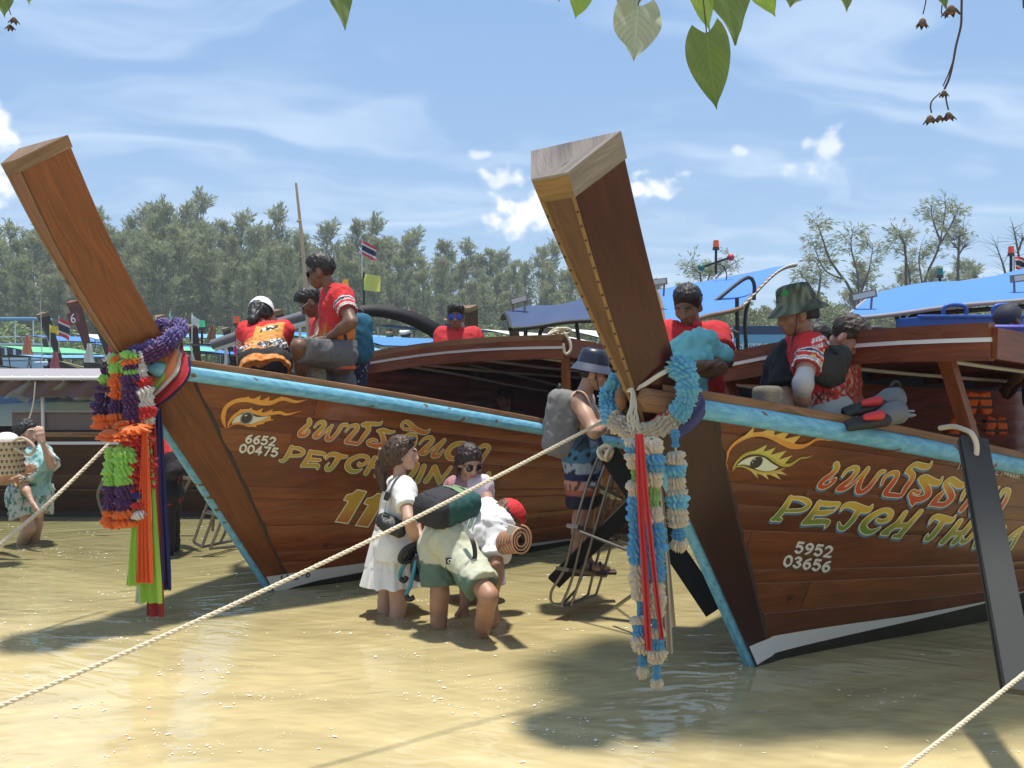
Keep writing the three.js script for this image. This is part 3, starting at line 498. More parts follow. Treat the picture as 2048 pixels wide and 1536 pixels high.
  p.strokes([[[320, 690, 10], [400, 565, 10], [560, 478, 12], [700, 488, 12], [850, 545, 12], [1000, 540, 10], [1130, 515, 6]]], 430, 780, 10.24, [{ color: '#3d4a33' }]);
  p.strokes([[[640, 575, 262]]], 430, 780, 10.24, [{ color: '#7d8894' }]); p.strokes([[[640, 575, 206]]], 430, 780, 10.24, [{ color: '#191614' }]); p.strokes([[[610, 522, 26], [640, 520, 22]]], 430, 780, 10.24, [{ color: '#cfcfca' }]);
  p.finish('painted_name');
})();
(function paint2() {
  const p = Painting(boat2, H2, 1.05, -2.7, 2048, 880);
  const lowEdge = [[1510, 1329], [1551, 1305], [1664, 1277], [1815, 1243], [1981, 1203], [2060, 1180]];
  p.poly([[1494, 1292], [1547, 1271], [1664, 1252], [1815, 1231], [1981, 1200], [2060, 1178], ...lowEdge.slice().reverse()], 0, 0, 1, '#cfcdc8');
  p.poly([...lowEdge, [2100, 1260], [1815, 1310], [1664, 1340], [1520, 1372]], 0, 0, 1, '#141110');
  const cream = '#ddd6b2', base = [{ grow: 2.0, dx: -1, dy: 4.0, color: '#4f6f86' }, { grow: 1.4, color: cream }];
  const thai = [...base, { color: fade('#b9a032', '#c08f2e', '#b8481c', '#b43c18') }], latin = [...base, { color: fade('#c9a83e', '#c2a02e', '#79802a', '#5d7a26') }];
  const A = (...s) => p.strokes(s, 1620, 910, 4.876, thai, 1.2), L = (...s) => p.strokes(s, 1530, 980, 6.4, latin, 1.2), K = (...s) => p.strokes(s, 1820, 1010, 8.98, latin, 1.15);
  A([[245, 85, 34], [250, 130, 40], [200, 190, 38], [130, 240, 38], [88, 295, 34], [130, 312, 30], [200, 275, 24], [235, 232, 20], [192, 250, 10]]);
  A([[310, 205, 14], [350, 150, 22], [420, 122, 32], [450, 152, 34], [380, 240, 34], [295, 310, 42], [275, 332, 34], [340, 325, 26], [430, 260, 20], [555, 130, 26]], [[555, 140, 28], [490, 240, 34], [458, 330, 38], [485, 362, 32], [560, 320, 36], [630, 230, 36], [680, 168, 34], [720, 160, 18]]);
  A([[690, 285, 14], [720, 215, 20], [790, 175, 30], [838, 182, 34], [820, 240, 36], [745, 340, 42], [732, 380, 34], [800, 390, 30], [880, 390, 28], [930, 310, 38], [990, 222, 40], [970, 172, 38], [935, 160, 24]], [[960, 130, 34], [1020, 90, 34], [1090, 110, 44], [1150, 110, 32], [1180, 65, 6]]);
  A([[1060, 230, 24], [1110, 215, 38], [1190, 260, 48], [1250, 270, 36], [1282, 215, 6]], [[1080, 250, 38], [1130, 320, 46], [1140, 390, 46], [1060, 430, 48], [990, 420, 38], [970, 380, 28], [1000, 347, 20], [1050, 372, 20], [1062, 345, 12]], [[1000, 440, 54], [992, 492, 6]]);
  A([[1310, 270, 24], [1370, 240, 42], [1440, 290, 48], [1490, 290, 34], [1517, 245, 6]], [[1310, 290, 34], [1350, 350, 44], [1370, 420, 44], [1300, 480, 38], [1210, 480, 28], [1150, 490, 6]], [[1200, 460, 46], [1250, 400, 38], [1290, 362, 22]]);
  A([[1470, 430, 18], [1500, 360, 28], [1550, 312, 34], [1565, 400, 38], [1470, 530, 38]], [[1585, 480, 38], [1572, 570, 26]]); A([[1700, 300, 30], [1760, 330, 36], [1800, 330, 34], [1835, 312, 8]], [[1790, 350, 30], [1810, 430, 34], [1740, 500, 30]]); A([[1850, 400, 16], [1880, 345, 30], [1928, 352, 28], [1900, 440, 34], [1840, 535, 32]]);
  L([[315, 85, 28], [270, 180, 58], [190, 290, 64], [120, 360, 54], [80, 372, 24]], [[100, 368, 30], [185, 378, 34]], [[320, 100, 30], [440, 108, 36], [535, 150, 44], [545, 204, 44], [450, 256, 38], [262, 266, 28]]);
  L([[680, 150, 32], [640, 240, 58], [560, 350, 64], [490, 415, 46]], [[690, 165, 40], [820, 180, 48], [930, 180, 32], [892, 250, 16]], [[660, 290, 42], [760, 290, 48], [862, 268, 18]], [[500, 415, 48], [660, 402, 54], [790, 410, 46], [762, 472, 14]]);
  L([[960, 262, 10], [1010, 200, 44], [1100, 190, 58], [1220, 240, 68], [1320, 250, 52], [1362, 190, 10]], [[1180, 270, 58], [1110, 380, 58], [1010, 480, 48], [950, 480, 38], [932, 415, 14]]);
  L([[1422, 378, 24], [1480, 400, 36], [1570, 370, 48], [1600, 300, 48], [1550, 258, 42], [1450, 280, 54], [1310, 370, 66], [1242, 460, 62], [1285, 530, 54], [1360, 530, 42], [1462, 480, 10]]);
  L([[1780, 292, 46], [1690, 420, 58], [1580, 500, 60], [1500, 548, 40]], [[1500, 550, 34], [1560, 558, 34]], [[1975, 280, 52], [1850, 420, 58], [1710, 575, 58]], [[1640, 588, 30], [1720, 590, 40]], [[1690, 455, 46], [1830, 452, 46]]);
  K([[330, 332, 14], [390, 240, 58], [470, 205, 68], [620, 260, 96], [740, 270, 64], [802, 185, 12]], [[560, 320, 86], [460, 460, 86], [340, 590, 74], [272, 600, 46], [300, 520, 14]]);
  K([[880, 292, 76], [740, 480, 86], [570, 660, 84]], [[1130, 262, 76], [960, 480, 86], [780, 665, 84]], [[740, 512, 66], [920, 502, 66]]);
  K([[920, 560, 12], [920, 650, 56], [1000, 640, 56], [1120, 520, 66], [1225, 430, 56]], [[1200, 450, 76], [1210, 600, 76], [1150, 740, 56]]); K([[1500, 400, 60], [1400, 560, 76], [1300, 700, 70]], [[1500, 400, 60], [1640, 392, 66], [1660, 450, 50], [1480, 540, 40]], [[1480, 540, 60], [1540, 660, 66], [1580, 740, 50]]);
  K([[1990, 412, 44], [1820, 540, 56], [1685, 700, 46]], [[1990, 422, 46], [1890, 600, 50], [1785, 780, 46]], [[1790, 590, 26], [1885, 592, 26]]);
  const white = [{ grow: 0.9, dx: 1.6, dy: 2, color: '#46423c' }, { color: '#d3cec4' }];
  digits(p, '5952', 1587, 1104, 19.2, 2.6, 5, -20, 4.2, white); digits(p, '03656', 1564, 1131, 19.2, 2.6, 5, -20, 4.2, white);
  const w = (...s) => p.strokes(s, 1620, 910, 4.876, [{ color: '#c9c6bf' }]);
  w([[1428, 70, 7], [1445, 55, 7], [1460, 70, 7], [1448, 105, 7], [1436, 135, 7]], [[1478, 80, 7], [1470, 132, 7]], [[1500, 85, 7], [1492, 140, 7]], [[1590, 95, 7], [1600, 130, 7]], [[1650, 90, 7], [1660, 140, 7]], [[1740, 105, 7], [1752, 120, 7], [1744, 158, 7]], [[1768, 118, 7], [1774, 165, 7], [1760, 168, 7]]);
  w([[1800, 128, 7], [1818, 116, 7], [1830, 128, 7], [1802, 184, 7], [1828, 190, 7]], [[1872, 148, 7], [1848, 150, 7], [1850, 130, 7], [1868, 128, 7], [1866, 170, 7], [1852, 198, 7]], [[1885, 190, 7], [1890, 145, 7], [1902, 190, 7], [1908, 150, 7]], [[1920, 155, 7], [1916, 200, 7], [1930, 160, 7], [1926, 200, 7]], [[1944, 160, 7], [1942, 212, 7], [1958, 170, 7], [1954, 215, 7]], [[1975, 170, 7], [1970, 220, 7], [1986, 180, 7], [1984, 222, 7]], [[2005, 178, 7], [1998, 222, 7], [2020, 190, 7], [2014, 226, 7]], [[2036, 180, 7], [2030, 228, 7]]);
  const E = (s, a, b) => p.strokes([s], 1440, 850, 7.877, [{ grow: 0.5, color: '#4a2512' }, { color: fade(a, b) }]), tri = (col, ...t) => p.poly(t, 1440, 850, 7.877, col);
  E([[90, 720, 6], [85, 560, 24], [120, 420, 38], [200, 310, 52], [330, 220, 66], [480, 160, 72], [650, 145, 72], [820, 190, 76], [980, 270, 86], [1120, 330, 86], [1260, 340, 72], [1380, 300, 52], [1500, 230, 42], [1620, 220, 40], [1750, 235, 32], [1945, 205, 4]], '#d59a3c', '#c96f22');
  tri('#d6b35c', [330, 215], [532, 14], [500, 160]); tri('#d6b35c', [600, 125], [885, 10], [820, 190]); tri('#d6b35c', [820, 165], [1110, 70], [990, 230]); tri('#d6b35c', [960, 225], [1270, 158], [1150, 290]);
  p.poly([[235, 650], [330, 560], [450, 500], [580, 482], [700, 515], [800, 590], [915, 660], [840, 712], [720, 735], [560, 705], [450, 645], [330, 625]], 1440, 850, 7.877, '#d3d6be');
  E([[170, 745, 6], [210, 650, 28], [300, 530, 46], [430, 450, 54], [580, 432, 54], [730, 470, 54], [850, 550, 56], [970, 620, 56], [1080, 630, 46], [1180, 572, 36], [1260, 522, 26], [1370, 510, 20], [1448, 472, 4]], '#a5a33a', '#b3a53c');
  tri('#c3b65a', [460, 440], [730, 305], [660, 440]); tri('#c3b65a', [620, 440], [865, 350], [770, 490]); tri('#c3b65a', [740, 480], [1036, 400], [900, 560]); tri('#c3b65a', [860, 560], [1130, 474], [990, 620]);
  E([[170, 740, 6], [240, 660, 18], [340, 652, 22], [450, 692, 30], [560, 740, 42], [700, 760, 46], [850, 740, 46], [1005, 680, 12]], '#b3a340', '#b8a53c');
  tri('#c9b56a', [440, 690], [595, 852], [550, 740]); tri('#c9b56a', [600, 755], [756, 866], [710, 765]); tri('#c9b56a', [750, 770], [950, 862], [870, 760]); tri('#c9b56a', [850, 755], [1050, 792], [950, 725]);
  p.strokes([[[235, 650, 8], [330, 562, 10], [450, 503, 12], [580, 485, 12], [700, 517, 12], [800, 592, 10], [915, 660, 8]], [[235, 650, 6], [330, 625, 7], [450, 643, 8], [560, 703, 8], [720, 733, 8], [840, 710, 7], [915, 660, 6]]], 1440, 850, 7.877, [{ color: '#3a421e' }]);
  p.strokes([[[560, 590, 180]]], 1440, 850, 7.877, [{ color: '#211d18' }]); p.strokes([[[520, 545, 18], [540, 535, 16]], [[495, 600, 8], [505, 578, 8]]], 1440, 850, 7.877, [{ color: '#c8c8bd' }]);
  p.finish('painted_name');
})();
// ---------- bodies: tapered capsules joined by a smooth minimum and meshed ----------
function field(bones, cell, { k = 60, cuts = [], wob = null } = {}) {
  const lo = V(1e9, 1e9, 1e9), hi = V(-1e9, -1e9, -1e9), m = 4.5 / k + cell * 2;
  const list = bones.map((b) => {
    let c, ext;
    if (b[0] === 'c') { const r = Math.max(b[3], b[4]) + m; const x = b[1].clone().min(b[2]).subScalar(r), y = b[1].clone().max(b[2]).addScalar(r); c = x; ext = y; }
    else { const r = b[0] === 'b' ? b[2].length() + m : Math.max(...b[2]) + m; c = b[1].clone().subScalar(r); ext = b[1].clone().addScalar(r); }
    lo.min(c); hi.max(ext);
    return { b, x: c, y: ext, inv: b[0] !== 'c' && b[3] ? b[3].clone().invert() : null };
  });
  const nx = Math.ceil((hi.x - lo.x) / cell) + 1, ny = Math.ceil((hi.y - lo.y) / cell) + 1, nz = Math.ceil((hi.z - lo.z) / cell) + 1, F = new Float32Array(nx * ny * nz), p = V(), q = V();
  for (const { b, x, y, inv } of list) {
    const i0 = Math.max(0, Math.floor((x.x - lo.x) / cell)), i1 = Math.min(nx - 1, Math.ceil((y.x - lo.x) / cell)), j0 = Math.max(0, Math.floor((x.y - lo.y) / cell)), j1 = Math.min(ny - 1, Math.ceil((y.y - lo.y) / cell)), k0 = Math.max(0, Math.floor((x.z - lo.z) / cell)), k1 = Math.min(nz - 1, Math.ceil((y.z - lo.z) / cell));
    let ab, ll; if (b[0] === 'c') { ab = b[2].clone().sub(b[1]); ll = ab.lengthSq() || 1e-9; }
    for (let kk = k0; kk <= k1; kk++) for (let j = j0; j <= j1; j++) for (let i = i0; i <= i1; i++) {
      p.set(lo.x + i * cell, lo.y + j * cell, lo.z + kk * cell);
      let d;
      if (b[0] === 'c') { const px = p.x - b[1].x, py = p.y - b[1].y, pz = p.z - b[1].z, t = clamp((px * ab.x + py * ab.y + pz * ab.z) / ll, 0, 1); d = Math.hypot(px - ab.x * t, py - ab.y * t, pz - ab.z * t) - (b[3] + (b[4] - b[3]) * t); }
      else { q.copy(p).sub(b[1]); if (inv) q.applyQuaternion(inv); if (b[0] === 'e') { const a = Math.hypot(q.x / b[2][0], q.y / b[2][1], q.z / b[2][2]), g = Math.hypot(q.x / b[2][0] ** 2, q.y / b[2][1] ** 2, q.z / b[2][2] ** 2); d = a < 1e-6 ? -Math.min(...b[2]) : a * (a - 1) / g; } else { const r = b[4]; const ax = Math.abs(q.x) - b[2].x + r, ay = Math.abs(q.y) - b[2].y + r, az = Math.abs(q.z) - b[2].z + r; d = Math.hypot(Math.max(ax, 0), Math.max(ay, 0), Math.max(az, 0)) + Math.min(Math.max(ax, ay, az), 0) - r; } }
      if (d < m) F[(kk * ny + j) * nx + i] += Math.exp(-k * d);
    }
  }
  for (let kk = 0, n = 0; kk < nz; kk++) for (let j = 0; j < ny; j++) for (let i = 0; i < nx; i++, n++) {
    let d = F[n] > 0 ? -Math.log(F[n]) / k : 0.1;
    if (d < 0.06 && (wob || cuts.length)) {
      p.set(lo.x + i * cell, lo.y + j * cell, lo.z + kk * cell);
      if (wob) d += wob(p);
      for (const c of cuts) { if (c[2] && p.distanceTo(c[0]) > c[2]) continue; d = Math.max(d, (p.x - c[0].x) * c[1].x + (p.y - c[0].y) * c[1].y + (p.z - c[0].z) * c[1].z); }
    }
    F[n] = d;
  }
  // naive surface nets
  const at = new Int32Array(nx * ny * nz).fill(-1), pos = [], idx = [], sx = 1, sy = nx, sz = nx * ny;
  const E = [[0, 0, 0, 1, 0, 0], [0, 1, 0, 1, 1, 0], [0, 0, 1, 1, 0, 1], [0, 1, 1, 1, 1, 1], [0, 0, 0, 0, 1, 0], [1, 0, 0, 1, 1, 0], [0, 0, 1, 0, 1, 1], [1, 0, 1, 1, 1, 1], [0, 0, 0, 0, 0, 1], [1, 0, 0, 1, 0, 1], [0, 1, 0, 0, 1, 1], [1, 1, 0, 1, 1, 1]];
  for (let kk = 0; kk < nz - 1; kk++) for (let j = 0; j < ny - 1; j++) for (let i = 0; i < nx - 1; i++) {
    const n = (kk * ny + j) * nx + i, s0 = F[n] < 0; let same = true;
    for (const o of [sx, sy, sz, sx + sy, sx + sz, sy + sz, sx + sy + sz]) if ((F[n + o] < 0) !== s0) { same = false; break; }
    if (same) continue;
    let x = 0, y = 0, z = 0, c = 0;
    for (const e of E) { const a = F[n + e[0] * sx + e[1] * sy + e[2] * sz], b = F[n + e[3] * sx + e[4] * sy + e[5] * sz]; if ((a < 0) === (b < 0)) continue; const t = a / (a - b); x += e[0] + (e[3] - e[0]) * t; y += e[1] + (e[4] - e[1]) * t; z += e[2] + (e[5] - e[2]) * t; c++; }
    at[n] = pos.length / 3; pos.push(lo.x + (i + x / c) * cell, lo.y + (j + y / c) * cell, lo.z + (kk + z / c) * cell);
  }
  for (let kk = 1; kk < nz - 1; kk++) for (let j = 1; j < ny - 1; j++) for (let i = 1; i < nx - 1; i++) {
    const n = (kk * ny + j) * nx + i, s = F[n] < 0;
    const quad = (a, b, c, d, flip) => { if (a < 0 || b < 0 || c < 0 || d < 0) return; flip ? idx.push(a, c, b, a, d, c) : idx.push(a, b, c, a, c, d); };
    if (s !== F[n + sx] < 0) quad(at[n], at[n - sy], at[n - sy - sz], at[n - sz], s);
    if (s !== F[n + sy] < 0) quad(at[n], at[n - sz], at[n - sx - sz], at[n - sx], s);
    if (s !== F[n + sz] < 0) quad(at[n], at[n - sx], at[n - sx - sy], at[n - sy], s);
  }
  const g = new THREE.BufferGeometry();
  g.setAttribute('position', new THREE.Float32BufferAttribute(pos, 3)); g.setIndex(idx);
  g.setAttribute('uv', new THREE.BufferAttribute(new Float32Array(pos.length / 3 * 2), 2));
  g.computeVertexNormals();
  return g;
}
const cap = (a, b, ra, rb = ra) => ['c', a, b, ra, rb], ell = (c, r, q) => ['e', c, r, q], box = (c, h, q, r = 0.02) => ['b', c, h, q, r];
// a head in its own frame: y up, z where the face looks, origin between the ears
const headShape = {};
function headTemplate(female) {
  const key = female ? 'f' : 'm'; if (headShape[key]) return headShape[key];
  const j = female ? 0.92 : 1, b = [ell(V(0, 0.035, -0.016), [0.073, 0.086, 0.092]), ell(V(0, -0.03, 0.022), [0.058 * j, 0.068, 0.064]), ell(V(0, -0.082, 0.05), [0.03 * j, 0.024, 0.034]), cap(V(0, 0.02, 0.084), V(0, -0.024, 0.101), 0.008, 0.0125), cap(V(-0.012, -0.026, 0.09), V(0.012, -0.026, 0.09), 0.009), cap(V(-0.045, 0.026, 0.068), V(-0.012, 0.026, 0.082), 0.011), cap(V(0.045, 0.026, 0.068), V(0.012, 0.026, 0.082), 0.011), cap(V(-0.02, -0.057, 0.078), V(0.02, -0.057, 0.078), 0.0085), cap(V(-0.014, -0.067, 0.078), V(0.014, -0.067, 0.078), 0.008), ell(V(0.04, -0.02, 0.055), [0.026, 0.03, 0.026]), ell(V(-0.04, -0.02, 0.055), [0.026, 0.03, 0.026])];
  for (const s of [-1, 1]) { b.push(ell(V(s * 0.077, -0.002, -0.008), [0.009, 0.032, 0.02], turn(0, s * 0.35, 0)), cap(V(s * 0.075, -0.028, -0.002), V(s * 0.07, -0.03, 0.004), 0.008)); }
  const g = field(b, 0.005, { k: 130 }), parts = [g], p = g.attributes.position, cls = [];
  for (let i = 0; i < p.count; i++) { const x = Math.abs(p.getX(i)), y = p.getY(i), z = p.getZ(i); cls.push(z > 0.07 && x < 0.024 && y < -0.05 && y > -0.073 ? 1 : z > 0.06 && x > 0.012 && x < 0.05 && y > 0.026 && y < 0.037 ? 2 : 0); }
  for (const s of [-1, 1]) { const e = ball(V(s * 0.03, 0.008, 0.071), [0.0145, 0.0085, 0.0095], 10, 8), i = ball(V(s * 0.03, 0.008, 0.0775), [0.006, 0.006, 0.004], 8, 6); parts.push(e, i); cls.push(...Array(e.attributes.position.count).fill(3), ...Array(i.attributes.position.count).fill(4)); }
  parts.forEach((x) => { if (!x.attributes.uv) x.setAttribute('uv', new THREE.BufferAttribute(new Float32Array(x.attributes.position.count * 2), 2)); });
  return (headShape[key] = { g: mergeGeometries(parts), cls });
}
function handBones(w, dir, palm, curl, side, s = 1) { // wrist, where the fingers point, which way the palm looks
  const d = dir.clone().normalize(), n = palm.clone().addScaledVector(d, -palm.dot(d)).normalize(), x = d.clone().cross(n).multiplyScalar(side), at = (a, b, c) => w.clone().addScaledVector(x, a * s).addScaledVector(d, b * s).addScaledVector(n, c * s), out = [];
  for (const a of [-0.022, -0.004, 0.014, 0.026]) out.push(cap(at(a * 0.7, 0.005, 0), at(a, 0.075, 0), 0.014 * s, 0.0125 * s));
  const len = [0.062, 0.075, 0.07, 0.055];
  [-0.028, -0.010, 0.009, 0.027].forEach((a, i) => { let b = 0.082, c = 0, ang = curl * 0.6, pa = at(a, b, c); for (let k = 0; k < 3; k++) { const L = len[i] * [0.45, 0.31, 0.26][k]; b += L * Math.cos(ang); c += L * Math.sin(ang); const pb = at(a * (1 + 0.1 * k), b, c); out.push(cap(pa, pb, (0.0092 - k * 0.001) * s, (0.0085 - k * 0.001) * s)); pa = pb; ang += curl * 0.75; } });
  const t0 = at(-0.024, 0.022, 0.006), t1 = at(-0.05, 0.05, 0.014 + curl * 0.012), t2 = at(-0.052 + curl * 0.012, 0.08, 0.018 + curl * 0.03); out.push(cap(t0, t1, 0.013 * s, 0.0105 * s), cap(t1, t2, 0.0105 * s, 0.0085 * s));
  return out;
}
const skinMat = new THREE.MeshPhysicalMaterial({ color: 0xffffff, vertexColors: true, roughness: 0.5, side: THREE.DoubleSide });
const clothMat = new THREE.MeshStandardMaterial({ color: 0xffffff, vertexColors: true, roughness: 0.85, side: THREE.DoubleSide });
const hairMat = (r, g, b) => mat(r * 1.1, g * 1.1, b * 1.1, 0.55, { vertexColors: true });
const BLACKHAIR = hairMat(0.010, 0.008, 0.007), BROWNHAIR = hairMat(0.055, 0.026, 0.013), FAIRHAIR = hairMat(0.12, 0.06, 0.03);
const reach = (from, s, L) => { // where on a sight line a joint lies, so that its limb has the length L
  if (typeof s[2] === 'number') return null;
  const r = rayOf(s[0], s[1]).normalize(), o = camera.position.clone().sub(from), b = o.dot(r), h = b * b - (o.lengthSq() - L * L), root = h > 0 ? Math.sqrt(h) : 0;
  return camera.position.clone().addScaledVector(r, -b + (s[2] === '+' ? -root : root));
};
const folds = (a, f = 1) => (p) => { const w = n3(p.x * 4, p.y * 4, p.z * 4) * 0.9, n = n3(p.x * 9 * f + w, p.y * 5 * f + w, p.z * 9 * f), r = n3(p.x * 15 * f + p.y * 8 + w, p.y * 9 * f - p.x * 7, p.z * 15 * f); return a * (1.0 * n + 1.3 * (0.42 - Math.sqrt(Math.abs(r)))); };
function person(o) {
  const Hh = o.H ?? 1.7, s = Hh / 1.7, at = (a) => P(a[0], a[1], o.Z - (a[2] ?? 0)), J = {};
  const root = thing('person', o.label, 'person', o.base ? at(o.base).setY(o.baseY ?? 0) : at(o.J.pel).setY(o.baseY ?? 0), o.group);
  const f = V(...o.face).normalize(), dir = V(...(o.dir ?? [o.face[0], 0, o.face[2]])).normalize();
  J.pel = at(o.J.pel); J.sA = at(o.J.sA); J.sB = at(o.J.sB); J.mid = J.sA.clone().lerp(J.sB, 0.5);
  const ax = J.sA.clone().sub(J.sB).normalize(), up = J.mid.clone().sub(J.pel).normalize(), hx = o.hip ? V(...o.hip).normalize() : ax.clone().addScaledVector(up, -ax.dot(up)).normalize();
  const hipw = 0.085 * s;
  for (const [X, g] of [['A', 1], ['B', -1]]) {
    J['h' + X] = o.J['h' + X] ? at(o.J['h' + X]) : J.pel.clone().addScaledVector(hx, g * hipw).addScaledVector(up, -0.02);
    for (const [e, from, L] of [['e', 's', 0.285], ['w', 'e', 0.255], ['k', 'h', 0.42], ['a', 'k', 0.41]]) if (o.J[e + X]) J[e + X] = reach(J[from + X], o.J[e + X], L * s) ?? at(o.J[e + X]);
  }
  J.head = at(o.J.head);
  const hs = 1.0 * s * (o.headScale ?? 1), hz = f, hxv = V(0, 1, 0).addScaledVector(o.tilt ? V(...o.tilt) : V(), 1).cross(hz).normalize(), hy = hz.clone().cross(hxv), HM = new THREE.Matrix4().makeBasis(hxv, hy, hz).scale(V(hs, hs, hs)).setPosition(J.head);
  J.nk = J.mid.clone().addScaledVector(up, 0.035);
  const waist = J.mid.clone().lerp(J.pel, 0.6), fem = o.female, bulk = o.bulk ?? 0;
  const torso = (e) => {
    const b = []; const fwd = dir.clone().addScaledVector(up, -dir.dot(up)).normalize();
    for (const [X, g] of [['A', 1], ['B', -1]]) {
      const c = J.mid.clone().addScaledVector(ax, g * 0.082 * s).addScaledVector(up, -0.1 * s), w = waist.clone().addScaledVector(ax, g * (fem ? 0.05 : 0.066) * s), h = J.pel.clone().addScaledVector(hx, g * 0.07 * s);
      b.push(cap(c, w, (fem ? 0.09 : 0.102) * s + e, (fem ? 0.08 : 0.092) * s + e + bulk), cap(w, h, (fem ? 0.08 : 0.092) * s + e + bulk, 0.1 * s + e + bulk * 0.5), cap(J['s' + X], J.mid.clone().addScaledVector(ax, g * 0.05), 0.056 * s + e, 0.06 * s + e), cap(J['s' + X].clone().addScaledVector(up, -0.02), c, 0.06 * s + e, 0.075 * s + e));
      if (fem) b.push(ell(c.clone().addScaledVector(fwd, 0.075).addScaledVector(up, -0.06).addScaledVector(ax, -g * 0.012), [0.062 + e, 0.06 + e, 0.06 + e]));
    }
    return b;
  };
  const arm = (X, e, to = 2) => { const b = []; if (!J['e' + X]) return b; const S = J['s' + X], El = J['e' + X], W = J['w' + X], a = (fem ? 0.88 : 1) * s; if (to < 1) b.push(cap(S, S.clone().lerp(El, to + 0.12), 0.05 * a + e, 0.046 * a + e * 1.3)); else { b.push(cap(S, El, 0.05 * a + e, 0.038 * a + e), ell(S.clone().lerp(El, 0.5), [0.047 * a + e, 0.075 + e, 0.047 * a + e], new THREE.Quaternion().setFromUnitVectors(V(0, 1, 0), El.clone().sub(S).normalize()))); if (to > 1 && W) b.push(cap(El, El.clone().lerp(W, 0.35), 0.039 * a + e, 0.039 * a + e), cap(El.clone().lerp(W, 0.35), W, 0.039 * a + e, 0.026 * a + e)); } return b; };
  const leg = (X, e, to = 2, flare = 0) => { const b = [], Hp = J['h' + X], K = J['k' + X], A = J['a' + X]; if (!K) return b; if (to <= 1.05) b.push(cap(Hp, Hp.clone().lerp(K, to + 0.05), 0.088 * s + e, lerp(0.085, 0.058, to) * s + e + flare)); else if (to < 2) { b.push(cap(Hp, K, 0.086 * s + e, 0.06 * s + e)); if (A) b.push(cap(K, K.clone().lerp(A, to - 0.95), 0.056 * s + e, 0.046 * s + e + flare)); } else { b.push(cap(Hp, K, 0.086 * s + e, 0.054 * s + e)); if (A) { const back = dir.clone().multiplyScalar(-0.014); b.push(cap(K, A, 0.049 * s + e, 0.034 * s + e), cap(K.clone().lerp(A, 0.18).add(back), K.clone().lerp(A, 0.45).add(back), 0.048 * s + e, 0.044 * s + e)); if (to >= 2) { const toe = A.clone().addScaledVector(o.toe ? V(...o.toe) : dir, 0.15).add(V(0, -0.055, 0)); b.push(cap(A.clone().add(V(0, -0.04, 0)), toe, 0.036, 0.026), cap(A, A.clone().add(V(0, -0.045, 0)).addScaledVector(dir, -0.03), 0.034, 0.034)); } } } return b; };
  const bare = o.bare ? 0 : -0.014, cell = o.cell ?? 0.013;
  const neckTop = J.head.clone().addScaledVector(hy, -0.05 * hs).addScaledVector(hz, -0.022 * hs);
  const body = [...torso(bare), ...arm('A', 0), ...arm('B', 0), ...leg('A', 0), ...leg('B', 0), cap(J.nk.clone().addScaledVector(up, -0.05), neckTop, 0.056 * s * (fem ? 0.86 : 1), 0.05 * s * (fem ? 0.86 : 1))];
  const hd = headTemplate(fem), hg = hd.g.clone().applyMatrix4(HM), geos = [field(body, cell, { k: 70 }), hg], counts = [geos[0].attributes.position.count, hg.attributes.position.count];
  for (const [X, side] of [['A', o.sideA ?? 1], ['B', -(o.sideA ?? 1)]]) if (J['w' + X] && !(o.noHand ?? '').includes(X)) {
    const h = (o.hands ?? {})[X] ?? {}, d = h.dir ? V(...h.dir) : J['w' + X].clone().sub(J['e' + X]), pl = h.palm ? V(...h.palm) : ax.clone().multiplyScalar(X === 'A' ? -1 : 1), g = field(handBones(J['w' + X], d, pl, h.curl ?? 0.45, side, s * 1.02), 0.0055, { k: 200 });
    geos.push(g); counts.push(g.attributes.position.count);
  }
  const sk = o.skin ?? [0.36, 0.20, 0.125], cols = [sk, [sk[0] * 0.75, sk[1] * 0.5, sk[2] * 0.5], [0.02, 0.013, 0.01], [0.55, 0.52, 0.48], [0.02, 0.012, 0.01]];
  let gi = 0, cum = 0; const bodyGeo = mergeGeometries(geos.map((x) => clean(x, geos)));
  const n0 = counts[0], n1 = n0 + counts[1];
  paint(bodyGeo, (p, i) => { const k = i >= n0 && i < n1 ? hd.cls[i - n0] : 0, c = cols[k]; if (k) return c; const v = 1 + 0.1 * n3(p.x * 9, p.y * 9, p.z * 9); return [c[0] * v, c[1] * v, c[2] * v]; });
  obj('body', bodyGeo, skinMat, root);
  const api = { root, J, HM, hs, up, ax, dir, f, s, torso, arm, leg, hx };
  api.wear = (name, bones, color, opt = {}) => { const g = field(bones, opt.cell ?? 0.0125, { k: opt.k ?? 60, cuts: opt.cuts ?? [], wob: opt.wob === undefined ? folds(opt.fold ?? 0.006) : opt.wob }); paint(g, typeof color === 'function' ? color : () => color); return obj(name, g, opt.mat ?? clothMat, root); };
  api.shirt = (color, { e = 0.016, sleeve = 0.6, hem = 0.1, name = 'shirt', fold, cell, sides = 'AB' } = {}) => {
    const b = torso(e), cuts = [[J.pel.clone().addScaledVector(up, -hem), up.clone().negate()], [J.nk.clone().addScaledVector(up, 0.042), up, 0.09]];
    for (const X of ['A', 'B']) { b.push(cap(J.pel.clone().addScaledVector(hx, (X === 'A' ? 1 : -1) * 0.07), J.pel.clone().addScaledVector(hx, (X === 'A' ? 1 : -1) * 0.075).addScaledVector(up, -hem - 0.03), 0.1 + e, 0.105 + e)); if (!J['e' + X] || !sides.includes(X)) continue; b.push(...arm(X, e + 0.006, sleeve)); if (sleeve < 1) { const d = J['e' + X].clone().sub(J['s' + X]).normalize(); cuts.push([J['s' + X].clone().lerp(J['e' + X], sleeve), d, 0.13]); } }
    return api.wear(name, b, color, { cuts, fold, cell });
  };
